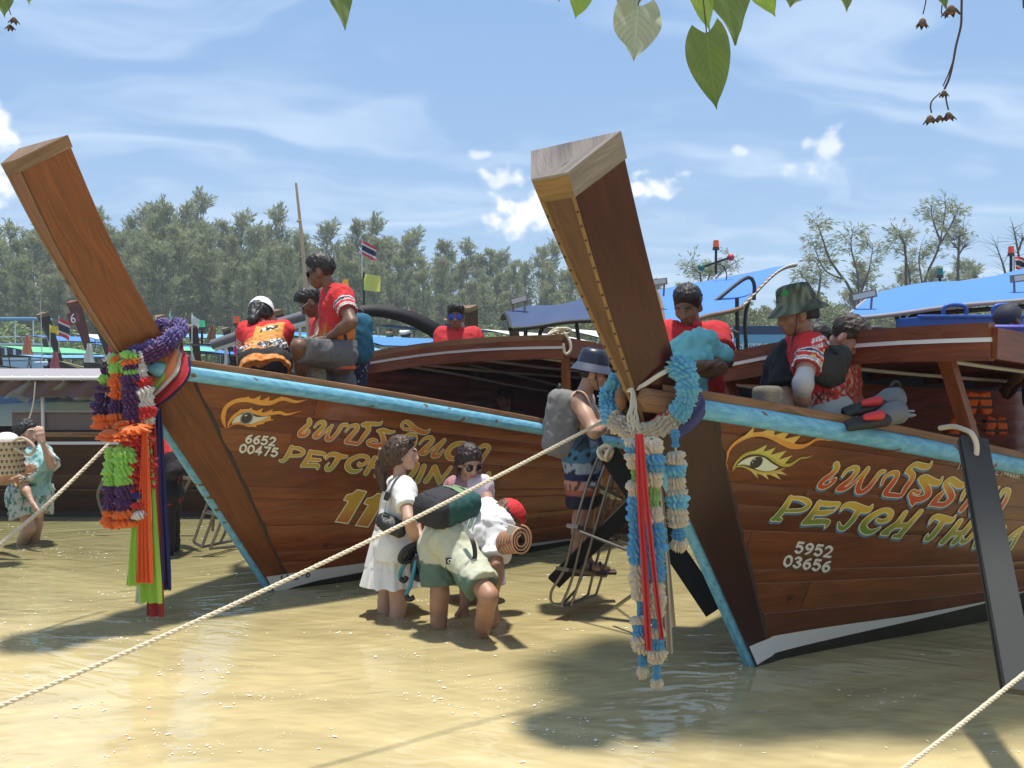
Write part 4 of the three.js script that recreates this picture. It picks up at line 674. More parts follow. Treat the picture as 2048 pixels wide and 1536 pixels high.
  api.shorts = (color, { e = 0.018, to = 0.75, top = 0.09, flare = 0.03, name = 'shorts', fold, cell } = {}) => {
    const b = [], cuts = [[J.pel.clone().addScaledVector(up, top), up]];
    for (const X of ['A', 'B']) {
      const g = X === 'A' ? 1 : -1, h = J.pel.clone().addScaledVector(hx, g * 0.07);
      b.push(cap(h.clone().addScaledVector(up, top), h, 0.094 + e, 0.102 + e), cap(h, J['h' + X], 0.1 + e, 0.094 + e));
      if (!J['k' + X]) continue;
      b.push(...leg(X, e, to, flare));
      if (to < 1) { const d = J['k' + X].clone().sub(J['h' + X]).normalize(); cuts.push([J['h' + X].clone().lerp(J['k' + X], to), d, 0.2]); } else if (to < 2 && J['a' + X]) { const d = J['a' + X].clone().sub(J['k' + X]).normalize(); cuts.push([J['k' + X].clone().lerp(J['a' + X], to - 1), d, 0.17]); }
    }
    return api.wear(name, b, color, { cuts, fold, cell });
  };
  api.onHead = (name, geos, m) => { geos = [].concat(geos).map((g) => g.applyMatrix4(HM)); return obj(name, geos, m, root); };
  api.hair = (style, m, extra = []) => {
    const b = [ell(V(0, 0.045, -0.022), [0.083, 0.09, 0.1])], cuts = [];
    if (style === 'short' || style === 'crop') { cuts.push([V(0, 0.058, 0.07), V(0, -0.62, 0.78)], [V(0, -0.035, -0.05), V(0, -1, 0.15)]); b.push(ell(V(0, 0.09, 0.035), [0.062, 0.04, 0.055])); }
    else { cuts.push([V(0, 0.055, 0.068), V(0, -0.62, 0.78), 0.135], [V(0, -0.3, 0), V(0, -1, 0)]); b.push(ell(V(0.055, 0.0, -0.02), [0.04, 0.07, 0.06]), ell(V(-0.055, 0.0, -0.02), [0.04, 0.07, 0.06]), ell(V(0, -0.01, -0.06), [0.07, 0.09, 0.055])); }
    const amp = style === 'crop' ? 0.003 : 0.0065, g = field([...b, ...extra], 0.007, { k: 90, cuts, wob: (p) => amp * (n3(p.x * 46, p.y * 16, p.z * 30) + 0.5 * n3(p.x * 100, p.y * 30, p.z * 60)) });
    paint(g, (p) => { const a = Math.atan2(p.x, p.z), k = Math.max(0.35, 1 + 0.75 * n3(a * 11, p.y * 9, 2 + p.y * 3) + 0.5 * n3(a * 28, p.y * 14, 7)); return [k, k, k]; });
    return api.onHead('hair', g, m);
  };
  api.glasses = (lens, frame = M.black, r = 0.024) => {
    const g = [ball(V(-0.033, 0.006, 0.094), [r * 1.15, r, 0.006], 12, 8), ball(V(0.033, 0.006, 0.094), [r * 1.15, r, 0.006], 12, 8)], fr = [cyl(V(-0.06, 0.018, 0.092), V(0.06, 0.018, 0.092), 0.0035), cyl(V(-0.062, 0.015, 0.09), V(-0.082, 0.012, -0.01), 0.003), cyl(V(0.062, 0.015, 0.09), V(0.082, 0.012, -0.01), 0.003)];
    const top = api.onHead('sunglasses', g, lens); const fg = fr.map((x) => x.applyMatrix4(HM)); obj('frame', fg, frame, top); return top;
  };
  return api;
}
const gloss = mat(0.008, 0.008, 0.01, 0.08, { phys: true });
const lathe = (pts, n = 28) => new THREE.LatheGeometry(pts.map(([x, y]) => new THREE.Vector2(x, y)), n);
function bucketHat(a, crown, brimMat, bw = 1, name = 'bucket_hat') { const g = lathe([[0.001, 0.155], [0.05, 0.153], [0.078, 0.142], [0.09, 0.11], [0.098, 0.05], [0.1, 0.045]]), b = lathe([[0.1, 0.047], [0.1 + 0.03 * bw, 0.018], [0.1 + 0.055 * bw, -0.005], [0.1 + 0.054 * bw, -0.008], [0.1, 0.042]]); for (const x of [g, b]) { x.scale(1, 1, 1.12); x.translate(0, 0.02, -0.015); } const h = a.onHead(name, g, crown); obj('brim', b.applyMatrix4(a.HM), brimMat, h); return h; }
function ballCap(a, m, bill, spin = 0) { const g = lathe([[0.001, 0.135], [0.04, 0.132], [0.075, 0.11], [0.092, 0.07], [0.096, 0.03], [0.094, 0.03]]), b = sheet((u, v) => { const an = lerp(-0.95, 0.95, u), r = lerp(0.09, 0.165, v); return V(Math.sin(an) * r * lerp(1, 0.72, v), 0.035 - 0.016 * v * (1 + Math.abs(an)), Math.cos(an) * r); }, 10, 4); for (const x of [g, b]) { x.scale(1.13, 1.1, 1.22); x.translate(0, 0.002, -0.016); x.rotateY(spin); } const h = a.onHead('cap', g, m); obj('bill', b.applyMatrix4(a.HM), bill, h); return h; }
const TAN = [0.27, 0.135, 0.075], DARK = [0.15, 0.072, 0.04], PALE = [0.46, 0.275, 0.19], OLIVE = [0.38, 0.21, 0.13];
const RED = [0.56, 0.022, 0.024], ORANGE = [0.62, 0.17, 0.025], INK = [0.02, 0.016, 0.018], WHITE = [0.72, 0.71, 0.69], NAVY = [0.012, 0.016, 0.06];
// ---------- background: trees, scrub, other boats ----------
const needle = new THREE.MeshPhysicalMaterial({ color: 0xffffff, vertexColors: true, roughness: 0.95, transmission: 0.5, thickness: 0, side: THREE.DoubleSide });
const bark = mat(0.10, 0.085, 0.07, 0.95);
// needle sprays: thin drooping triangles in groups
function sprays(list, len, wid, cols) {
  const pos = [], col = [];
  for (const [p, d] of list) {
    const c = pick(cols), k = R(0.75, 1.25);
    for (let i = 0; i < 3; i++) {
      const e = d.clone().add(V(R(-0.6, 0.6), R(-0.5, 0.35), R(-0.6, 0.6))).normalize(), L = len * R(0.6, 1.3), w = wid * R(0.6, 1.3), s = e.clone().cross(V(R(-1, 1), R(-1, 1), R(-1, 1))).normalize().multiplyScalar(w / 2), m = p.clone().addScaledVector(e, L * 0.55).add(V(0, -0.02 * L, 0)), q = p.clone().addScaledVector(e, L).add(V(0, -0.18 * L, 0));
      for (const t of [p, m.clone().add(s), m.clone().sub(s), m.clone().add(s), q, m.clone().sub(s)]) { pos.push(t.x, t.y, t.z); col.push(c[0] * k, c[1] * k, c[2] * k); }
    }
  }
  const g = new THREE.BufferGeometry(); g.setAttribute('position', new THREE.Float32BufferAttribute(pos, 3)); g.setAttribute('color', new THREE.Float32BufferAttribute(col, 3)); g.computeVertexNormals(); return g;
}
const leafy = needle.clone(); leafy.transmission = 0.35;
const GREENS = [[0.27, 0.30, 0.14], [0.22, 0.26, 0.12], [0.32, 0.33, 0.15], [0.19, 0.23, 0.11], [0.34, 0.33, 0.15]];
function casuarina(h, sd, dens = 1) {
  seed(sd);
  const g = thing('casuarina_tree', 'slender feathery casuarina tree in the grove along the far shore', 'tree', undefined, 'casuarina trees along the far shore'), lean = V(R(-0.5, 0.5), 0, R(-0.5, 0.5)), at = (t) => V(lean.x * t * t + 0.12 * Math.sin(t * 7 + sd), h * t, lean.z * t * t), trunks = [taper([0, 0.25, 0.5, 0.75, 0.97].map(at), (v) => lerp(0.13, 0.02, v), 10, 5)], list = [];
  for (let k = 0; k < 74; k++) {
    const t = R(0.16, 0.97), a = R(0, 6.283), L = (1 - Math.pow(Math.abs(t - 0.4) / 0.66, 2)) * h * R(0.09, 0.17) + 0.35, p = at(t), d = V(Math.cos(a), R(0.9, 2.0), Math.sin(a)).normalize(), q = p.clone().addScaledVector(d, L);
    if (k % 2) trunks.push(taper([p, q], (v) => lerp(0.03, 0.008, v), 2, 3));
    const n = Math.ceil(17 * dens * R(0.5, 1.3));
    for (let i = 0; i < n; i++) { const f = R(0.2, 1.08); list.push([p.clone().lerp(q, f).add(V(R(-0.3, 0.3), R(-0.2, 0.25), R(-0.3, 0.3)).multiplyScalar(0.6 + L * 0.25)), d.clone().add(V(R(-0.3, 0.3), 0.2, R(-0.3, 0.3)))]); }
  }
  for (let i = 0; i < 30; i++) list.push([at(R(0.84, 1.0)).add(V(R(-0.2, 0.2), 0, R(-0.2, 0.2))), V(R(-0.4, 0.4), 1, R(-0.4, 0.4))]);
  obj('trunk', trunks, bark, g); obj('crown', sprays(list, 0.55, 0.08, GREENS), needle, g);
  return g;
}
{
  const protos = [11, 22, 33, 44, 55, 66].map((s, i) => casuarina(11 + (i % 3) * 0.8, s, 1 + 0.12 * (i % 2)));
  const prof = [[-120, 453], [0, 461], [90, 475], [180, 468], [260, 445], [340, 415], [400, 437], [480, 451], [560, 455], [620, 475], [720, 469], [820, 493], [900, 501], [1000, 519], [1090, 511], [1150, 545], [1230, 603]];
  const top = (x) => { for (let i = 0; i < prof.length - 1; i++) if (x <= prof[i + 1][0]) return lerp(prof[i][1], prof[i + 1][1], clamp((x - prof[i][0]) / (prof[i + 1][0] - prof[i][0]), 0, 1)); return 600; };
  seed(404);
  let used0 = 0;
  for (let row = 0; row < 3; row++) for (let x = -130; x < 1225; x += R(23, 36)) {
    const xx = x + R(-10, 10), Z = [116, 104, 94][row] + R(-4, 4) + Math.max(0, xx - 500) * 0.012, y = top(xx) + [R(-16, 16), R(10, 60), R(40, 105)][row], h = EYE + (706 - y) / FOCAL * Z, pr = protos[used0 % 6], t = used0 < 6 ? pr : pr.clone();
    if (used0 >= 6) { t.name = numbered('casuarina_tree'); scene.add(t); } used0++;
    t.position.copy(P(xx, 706, Z)).setY(0.2); t.rotation.y = R(0, 6.28); const s = h / 11.6; t.scale.set(s * R(0.85, 1.15), s, s * R(0.85, 1.15));
  }
  // low scrub on the right and at the foot of the grove: clumps of small leaves
  const clump = (sd, cols, n = 60) => { seed(sd); const pos = [], col = []; for (let i = 0; i < n; i++) { const c = V(R(-1, 1), R(-0.8, 1), R(-1, 1)); if (c.length() > 1) { i--; continue; } const a = V(R(-1, 1), R(-0.3, 1), R(-1, 1)).normalize(), b = a.clone().cross(V(R(-1, 1), R(-1, 1), R(-1, 1))).normalize(), w = R(0.08, 0.2), L = R(0.18, 0.34), q = pick(cols), k = R(0.7, 1.3); for (const t of [c, c.clone().addScaledVector(a, L * 0.5).addScaledVector(b, w), c.clone().addScaledVector(a, L), c, c.clone().addScaledVector(a, L), c.clone().addScaledVector(a, L * 0.5).addScaledVector(b, -w)]) { pos.push(t.x, t.y, t.z); col.push(q[0] * k, q[1] * k, q[2] * k); } } const g = new THREE.BufferGeometry(); g.setAttribute('position', new THREE.Float32BufferAttribute(pos, 3)); g.setAttribute('color', new THREE.Float32BufferAttribute(col, 3)); g.computeVertexNormals(); return g; };
  const scrub = (name, label, cols, n, place, sd) => { const g = clump(sd, cols, 90), im = new THREE.InstancedMesh(g, leafy, n), m = new THREE.Matrix4(); seed(sd + 1); for (let i = 0; i < n; i++) { const [p, s, sy] = place(); m.compose(p, turn(R(-0.3, 0.3), R(0, 6.28), R(-0.3, 0.3)), V(s, sy, s)); im.setMatrixAt(i, m); } im.name = name; im.castShadow = im.receiveShadow = true; scene.add(tag(im, label, undefined, undefined, 'stuff')); };
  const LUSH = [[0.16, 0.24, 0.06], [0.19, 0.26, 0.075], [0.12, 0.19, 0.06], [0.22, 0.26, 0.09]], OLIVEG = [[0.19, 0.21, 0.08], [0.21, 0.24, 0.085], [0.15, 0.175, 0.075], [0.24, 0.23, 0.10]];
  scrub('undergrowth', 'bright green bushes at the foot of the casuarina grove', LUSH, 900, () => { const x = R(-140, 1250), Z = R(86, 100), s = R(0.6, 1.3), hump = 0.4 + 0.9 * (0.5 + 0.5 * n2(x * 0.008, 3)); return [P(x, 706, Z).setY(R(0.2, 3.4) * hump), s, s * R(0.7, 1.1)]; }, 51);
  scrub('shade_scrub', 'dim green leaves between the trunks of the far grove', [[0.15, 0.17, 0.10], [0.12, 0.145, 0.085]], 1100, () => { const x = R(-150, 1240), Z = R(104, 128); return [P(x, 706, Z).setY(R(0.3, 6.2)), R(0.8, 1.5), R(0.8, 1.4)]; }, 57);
  scrub('scrub', 'low olive green scrub along the far shore on the right', OLIVEG, 3400, () => { const x = R(1120, 2300), Z = R(78, 122), ridge = 5.3 + 1.1 * n2(x * 0.006, 9) + (Z - 78) * 0.02, s = R(0.5, 1.1); return [P(x, 706, Z).setY(R(0.1, 1) * ridge), s, s * R(0.7, 1.2)]; }, 63);
  // small casuarinas standing in the scrub
  seed(808);
  for (let k = 0; k < 34; k++) { const t = protos[k % 6].clone(); t.name = numbered('casuarina_tree'); t.userData.label = 'small wispy casuarina rising out of the scrub on the right'; t.userData.group = 'small casuarinas in the scrub'; const x = 1180 + k * 29 + R(-14, 14), Z = R(84, 112), y = 612 + R(-45, 25) - (x > 1700 && x < 1960 ? 40 : 0), h = EYE + (706 - y) / FOCAL * Z; t.position.copy(P(x, 706, Z)).setY(0.2); t.rotation.y = R(0, 6); t.scale.set(h / 11 * 1.25, h / 11.6, h / 11 * 1.25); scene.add(t); }
}
// the few tall open trees on the right, limb by limb
function openTree(label, Z, stems, leafy, sd, name = 'open_tree') {
  seed(sd);
  const base = P(stems[0][0][0], 700, Z).setY(0.2), g = thing(name, label, 'tree', base), tr = [], list = [];
  stems.forEach((s, si) => {
    const pts = s.map(([x, y], i) => P(x, y, Z + si * 0.5 + 0.35 * Math.sin(i * 2 + si))); tr.push(taper(pts, (v) => lerp(si === 0 ? 0.12 : 0.075, 0.018, v), 12, 5));
    const c = new Path(pts);
    for (let k = 0; k < 26; k++) { const v = R(0.35, 1), p = c.getPoint(v), d = V(R(-1, 1), R(-0.1, 0.9), R(-1, 1)).normalize(), L = R(0.4, 1.25), q = p.clone().addScaledVector(d, L); tr.push(taper([p, q], (w) => lerp(0.018, 0.006, w), 1, 3)); for (let i = 0; i < leafy * 5; i++) list.push([p.clone().lerp(q, R(0.3, 1.1)).add(V(R(-0.15, 0.15), R(-0.3, 0.15), R(-0.15, 0.15))), d.clone().add(V(R(-0.5, 0.5), R(-0.7, 0.4), R(-0.5, 0.5)))]); }
  });
  obj('trunk', tr, bark, g); if (leafy) obj('crown', sprays(list, 0.42, 0.05, GREENS), needle, g);
}
openTree('tall open tree with two leaning stems above the scrub', 60, [[[1712, 700], [1706, 590], [1660, 520], [1640, 462], [1632, 448]], [[1714, 690], [1716, 560], [1702, 490], [1708, 452]], [[1716, 600], [1738, 540], [1746, 490]], [[1690, 560], [1650, 540], [1620, 470]]], 1.1, 71);
openTree('tallest open tree with a bare curved stem and feathery top', 62, [[[1838, 700], [1850, 560], [1876, 500], [1888, 440], [1892, 398]], [[1880, 490], [1902, 450], [1918, 415]], [[1880, 480], [1866, 440], [1862, 412]], [[1884, 450], [1908, 480], [1914, 460]], [[1845, 570], [1838, 520], [1842, 490]]], 1.0, 73);
openTree('open tree with two thin parallel stems left of the tallest one', 61, [[[1812, 700], [1812, 560], [1806, 480], [1792, 470]], [[1822, 700], [1820, 560], [1808, 490], [1818, 470]]], 1.0, 75);
openTree('bare dead tree with forked top beside the tallest open tree', 60, [[[1914, 690], [1916, 540], [1920, 470], [1926, 456]], [[1917, 510], [1932, 488]], [[1918, 500], [1908, 490]]], 0, 77, 'dead_tree');
openTree('bare dead tree with bent stem near the right edge', 59, [[[2038, 690], [2040, 540], [2032, 480], [2024, 444]], [[2038, 500], [2046, 470]]], 0, 79, 'dead_tree');
openTree('short bare leaning trunk near the right edge', 59, [[[2020, 640], [2010, 545], [1990, 484]]], 0, 81, 'dead_tree');
openTree('wispy tree with drooping crown left of the leaning stems', 64, [[[1634, 700], [1636, 600], [1640, 540], [1628, 520]], [[1638, 600], [1612, 560], [1600, 545]]], 1.1, 83);
openTree('feathery tree top behind the large blue awning', 66, [[[1400, 700], [1402, 580], [1398, 545], [1375, 530]], [[1404, 600], [1440, 548], [1478, 520]], [[1402, 590], [1420, 550], [1425, 535]]], 1.2, 85);
// other boats
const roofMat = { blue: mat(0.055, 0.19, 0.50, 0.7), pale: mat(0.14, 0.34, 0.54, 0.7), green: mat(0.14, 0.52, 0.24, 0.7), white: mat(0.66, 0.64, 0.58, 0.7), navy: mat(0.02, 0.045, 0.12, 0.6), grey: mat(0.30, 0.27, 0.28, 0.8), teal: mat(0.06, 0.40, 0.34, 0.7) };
const hullMat = { brown: wood(0.10, 0.045, 0.025, grainA, 0.5, 0.2), dark: mat(0.03, 0.018, 0.014, 0.6), maroon: mat(0.12, 0.02, 0.022, 0.5), blue: mat(0.05, 0.14, 0.30, 0.5), white: mat(0.5, 0.56, 0.62, 0.5) };
function farBoat(label, x, Z, deg, o, group = 'boats moored in the background') {
  const a = deg * Math.PI / 180, b = V(Math.cos(a), 0, Math.sin(a)), l = V(-b.z, 0, b.x), c = P(x, 706, Z).setY(0), L = o.L ?? 8, B = (o.beam ?? 1.8) / 2, g = thing(o.name ?? 'background_boat', label, 'boat', c.clone(), group), at = (s, y, w) => c.clone().addScaledVector(b, (s - (o.mid ?? 1)) * L).addScaledVector(l, w).setY(y);
  const wid = (s) => B * Math.pow(Math.sin(Math.PI * clamp(0.30 + 0.70 * s, 0, 1)), 0.8), shr = (s) => (o.free ?? 0.62) + (o.rise ?? 0.85) * Math.pow(clamp((s - 0.35) / 0.65, 0, 1), 2);
  for (const k of [-1, 1]) obj('hull_side', sheet((u, v) => { const s = u, p = at(s + 0.03 * (1 - v) * u, lerp(shr(s), -0.25, v), k * (wid(s) * lerp(1, 0.68, v) + 0.004)); p.u = u * L; p.v = v; return p; }, 20, 5), o.hull, g);
  for (const k of [-1, 1]) obj('rail', tube(Array.from({ length: 12 }, (_, i) => at(i / 11, shr(i / 11), k * (wid(i / 11) + 0.02))), 0.035, 30, 6), o.rail ?? hullMat.dark, g);
  obj('deck', sheet((u, v) => at(v * 0.96 + 0.02, 0.35, (u - 0.5) * 2 * wid(v * 0.96 + 0.02) * 0.95), 2, 10), M.deck, g);
  if (o.prow) { const [ph, fw, w] = o.prow, p0 = at(0.985, shr(1) - 0.3, 0), n = 8, q = (t) => p0.clone().addScaledVector(b, fw * t + 0.1 * t * t).add(V(0, (ph - shr(1) + 0.3) * t, 0)), gs = []; for (let i = 0; i < n; i++) { const f = (t) => { const c2 = q(t), e = lerp(0.05, w, t), d = lerp(0.1, w * 1.0, t); return [c2.clone().addScaledVector(l, e * 0.4), c2.clone().addScaledVector(b, -d).add(V(0, d * 0.4, 0)).addScaledVector(l, e), c2.clone().addScaledVector(b, -d).add(V(0, d * 0.4, 0)).addScaledVector(l, -e), c2.clone().addScaledVector(l, -e * 0.4)]; }; const A = f(i / n), D = f((i + 1) / n); gs.push(board(A, D)); } obj('prow', gs, o.prowMat ?? o.hull, g); const e = q(1.0), r = q(1.02), w2 = w * 1.06; const f = (c2) => [c2.clone().addScaledVector(l, w2 * 0.45).addScaledVector(b, 0.01), c2.clone().addScaledVector(b, -w).add(V(0, w * 0.4, 0)).addScaledVector(l, w2), c2.clone().addScaledVector(b, -w).add(V(0, w * 0.4, 0)).addScaledVector(l, -w2), c2.clone().addScaledVector(l, -w2 * 0.45).addScaledVector(b, 0.01)]; obj('end_cap', board(f(e), f(q(1.06))), o.cap ?? M.cap, g); g.userData.tip = q; }
  if (o.roof) { const [m, s0, s1, h, tilt = 0, over = 1.05] = o.roof, rf = (s, w, dy = 0) => at(s, h + dy + tilt * w + 0.07 * Math.cos(w * 1.57) + (o.slope ?? 0) * (s - s0), w * B * over); obj('awning', [sheet((u, v) => rf(lerp(s0, s1, v), (u - 0.5) * 2), 8, 10), sheet((u, v) => rf(lerp(s0, s1, v), (u - 0.5) * 2, -0.03), 8, 10, true)], m, g); for (const w of [-0.95, 0.95]) { obj('awning_rail', tube([rf(s0, w, -0.04), rf(s1, w, -0.04)], 0.022, 1, 5), M.pipe, g); for (let i = 0; i < 4; i++) { const s = lerp(s0 + 0.01, s1 - 0.01, i / 3); obj('post', tube([at(s, 0.5, w * wid(s)), rf(s, w, -0.03)], 0.02, 1, 5), i % 2 ? M.pipe : M.black, g); } } }
  return { g, at, b, l, c };
}
farBoat('dark longtail boat with a blunt dark prow, leftmost of the background prows', 116, 36, 128, { hull: hullMat.dark, prow: [3.0, 0.7, 0.25], rail: mat(0.35, 0.3, 0.15, 0.6), roof: [roofMat.green, 0.2, 0.72, 1.9, 0.1] });
const six = farBoat('maroon longtail boat with the number 6 on its prow', 178, 36, 122, { hull: hullMat.dark, prow: [3.4, 0.75, 0.27], prowMat: hullMat.maroon, cap: M.beam });
{ const q = six.g.userData.tip, p = q(0.86).addScaledVector(six.l, 0.0); delete six.g.userData.tip; const cv = document.createElement('canvas'); cv.width = cv.height = 64; const c = cv.getContext('2d'); c.fillStyle = '#6a1f26'; c.fillRect(0, 0, 64, 64); c.strokeStyle = '#e8e0da'; c.lineWidth = 8; c.lineCap = 'round'; c.beginPath(); c.moveTo(42, 12); c.quadraticCurveTo(20, 20, 20, 42); c.arc(32, 42, 11, Math.PI, Math.PI * 3); c.stroke(); const t = new THREE.CanvasTexture(cv); t.colorSpace = THREE.SRGBColorSpace; const n = P(146, 637, 34.6), pl = new THREE.BoxGeometry(0.4, 0.42, 0.012); pl.applyQuaternion(turn(0, -0.25, 0.28)); pl.translate(n.x, n.y, n.z); obj('number_plate', pl, new THREE.MeshStandardMaterial({ map: t, roughness: 0.6 }), six.g); }
farBoat('dark longtail boat with red cloth just left of the brown prow', 216, 37, 124, { hull: hullMat.dark, prow: [3.4, 0.8, 0.26], cap: M.cap });
farBoat('dark longtail boat with a black prow just right of the brown prow', 334, 38, 118, { hull: hullMat.dark, prow: [3.0, 0.5, 0.24] });
farBoat('brown longtail boat behind the man in mirrored sunglasses', 940, 19, 112, { hull: hullMat.brown, prow: [2.52, 0.2, 0.17], prowMat: hullMat.brown });
farBoat('brown longtail boat with a white tipped prow among the blue awnings', 812, 27, 115, { hull: hullMat.brown, prow: [2.25, 0.2, 0.15], cap: M.white, roof: [roofMat.blue, 0.25, 0.75, 2.0, 0.15] });
farBoat('brown longtail boat with draped cloths right of the sash', 390, 27, 112, { hull: hullMat.brown, prow: [2.4, 0.25, 0.15] });
farBoat('brown longtail boat left of the capped crew member', 462, 30, 120, { hull: hullMat.brown, prow: [2.4, 0.3, 0.14], roof: [roofMat.pale, 0.2, 0.7, 1.95, 0.12] });
[[40, 38, 178, 'green', 1.86, 'green awning boat at the left edge'], [75, 37, 182, 'pale', 1.6, 'pale blue awning boat below the green awning'], [118, 44, 170, 'blue', 2.35, 'blue awning boat between the two left prows'], [196, 43, 176, 'white', 2.4, 'white awning boat behind the number 6 prow'], [250, 39, 176, 'blue', 1.95, 'blue awning boat behind the leaning brown prow'], [430, 30, 176, 'blue', 1.74, 'blue awning boat right of the sash'], [500, 23, 184, 'pale', 1.8, 'pale blue awning boat behind the capped crew member'], [640, 28, 178, 'teal', 2.1, 'teal awning boat behind the crew men'], [770, 24, 182, 'blue', 2.0, 'bright blue awning boat left of the curved black prow'], [820, 34, 176, 'blue', 2.5, 'farther blue awning boat above the bright one'], [735, 40, 180, 'pale', 2.35, 'far pale blue awning boat behind the yellow flag'], [1000, 30, 178, 'white', 2.3, 'white awning boat right of the man in mirrored sunglasses'], [1150, 22, 174, 'white', 2.15, 'white flat awning boat under the dark blue canopy'], [1540, 24, 180, 'pale', 2.05, 'blue and white tour boat with a lettered side panel'], [330, 42, 176, 'pale', 2.5, 'far pale awning boat right of the leaning brown prow'], [560, 45, 182, 'blue', 2.6, 'far blue awning boat behind the bending crew member']].forEach(([x, Z, deg, m, h, label], i) => {
  const o = farBoat(label, x + 10, Z, i === 13 ? deg : 98 + (i * 37) % 30, { L: 7 + (i % 3), mid: 0.62, beam: 1.9, prow: i === 13 || x < 80 ? undefined : [2.3 + 0.12 * (i % 3), 0.25, 0.12], prowMat: [hullMat.brown, hullMat.dark][i % 2], hull: [hullMat.brown, hullMat.blue, hullMat.white, hullMat.dark][i % 4], free: 0.75, rise: 0.5, roof: [roofMat[m], 0.15, 0.78, h, h < 1.8 ? 0.03 : 0.13, 1.1], slope: h < 1.8 ? 0.03 : 0.1 });
  if (i === 13) { const cv = document.createElement('canvas'); cv.width = 512; cv.height = 96; const c = cv.getContext('2d'); c.fillStyle = '#b9cbd6'; c.fillRect(0, 0, 512, 96); c.fillStyle = '#2a5b86'; c.font = 'bold 60px serif'; c.fillText('Speed Boat Tour', 24, 68); const t = new THREE.CanvasTexture(cv); t.colorSpace = THREE.SRGBColorSpace; const bx = new THREE.BoxGeometry(1.75, 0.34, 0.03), p = P(1545, 693, 22.4); bx.translate(p.x, p.y, p.z); obj('side_panel', bx, new THREE.MeshStandardMaterial({ map: t, roughness: 0.6 }), o.g); for (const [dy, m2] of [[-0.0, roofMat.pale], [0.33, roofMat.navy]]) obj('side_curtain', rbox(1.75, 0.2, 0.04, 0.01, P(1545, 678, 22.4).add(V(0, dy * 0.6, 0.0))), m2, o.g); }
});
{ // white ferry far left
  const g = thing('ferry', 'white two storey ferry with a blue roof at the far left', 'ferry', P(20, 706, 62).setY(0)), c = P(15, 706, 62), f = (w, h, d, x, y, r = 0.1) => rbox(w, h, d, r, V(c.x + x, y, c.z));
  obj('hull', f(5.5, 1.3, 2.4, 0, 0.6), mat(0.35, 0.5, 0.62, 0.5), g); obj('cabin', f(4.0, 0.9, 2.1, -0.3, 1.75), mat(0.62, 0.68, 0.72, 0.5), g); obj('upper_deck', f(4.6, 0.12, 2.3, -0.2, 2.3, 0.04), mat(0.6, 0.68, 0.74, 0.5), g); obj('roof', f(4.8, 0.16, 2.4, -0.1, 3.85, 0.05), roofMat.pale, g);
  for (let k = 0; k < 7; k++) obj('window', f(0.34, 0.42, 0.06, -1.9 + k * 0.52, 1.85, 0.02).translate(0, 0, 1.06), M.navyTarp, g); for (let k = 0; k < 5; k++) obj('post', f(0.07, 1.5, 0.07, -2.3 + k * 1.1, 3.05, 0.02).translate(0, 0, 1.0), M.white, g); obj('railing', f(4.6, 0.06, 0.05, -0.2, 2.75, 0.02).translate(0, 0, 1.1), M.white, g);
}
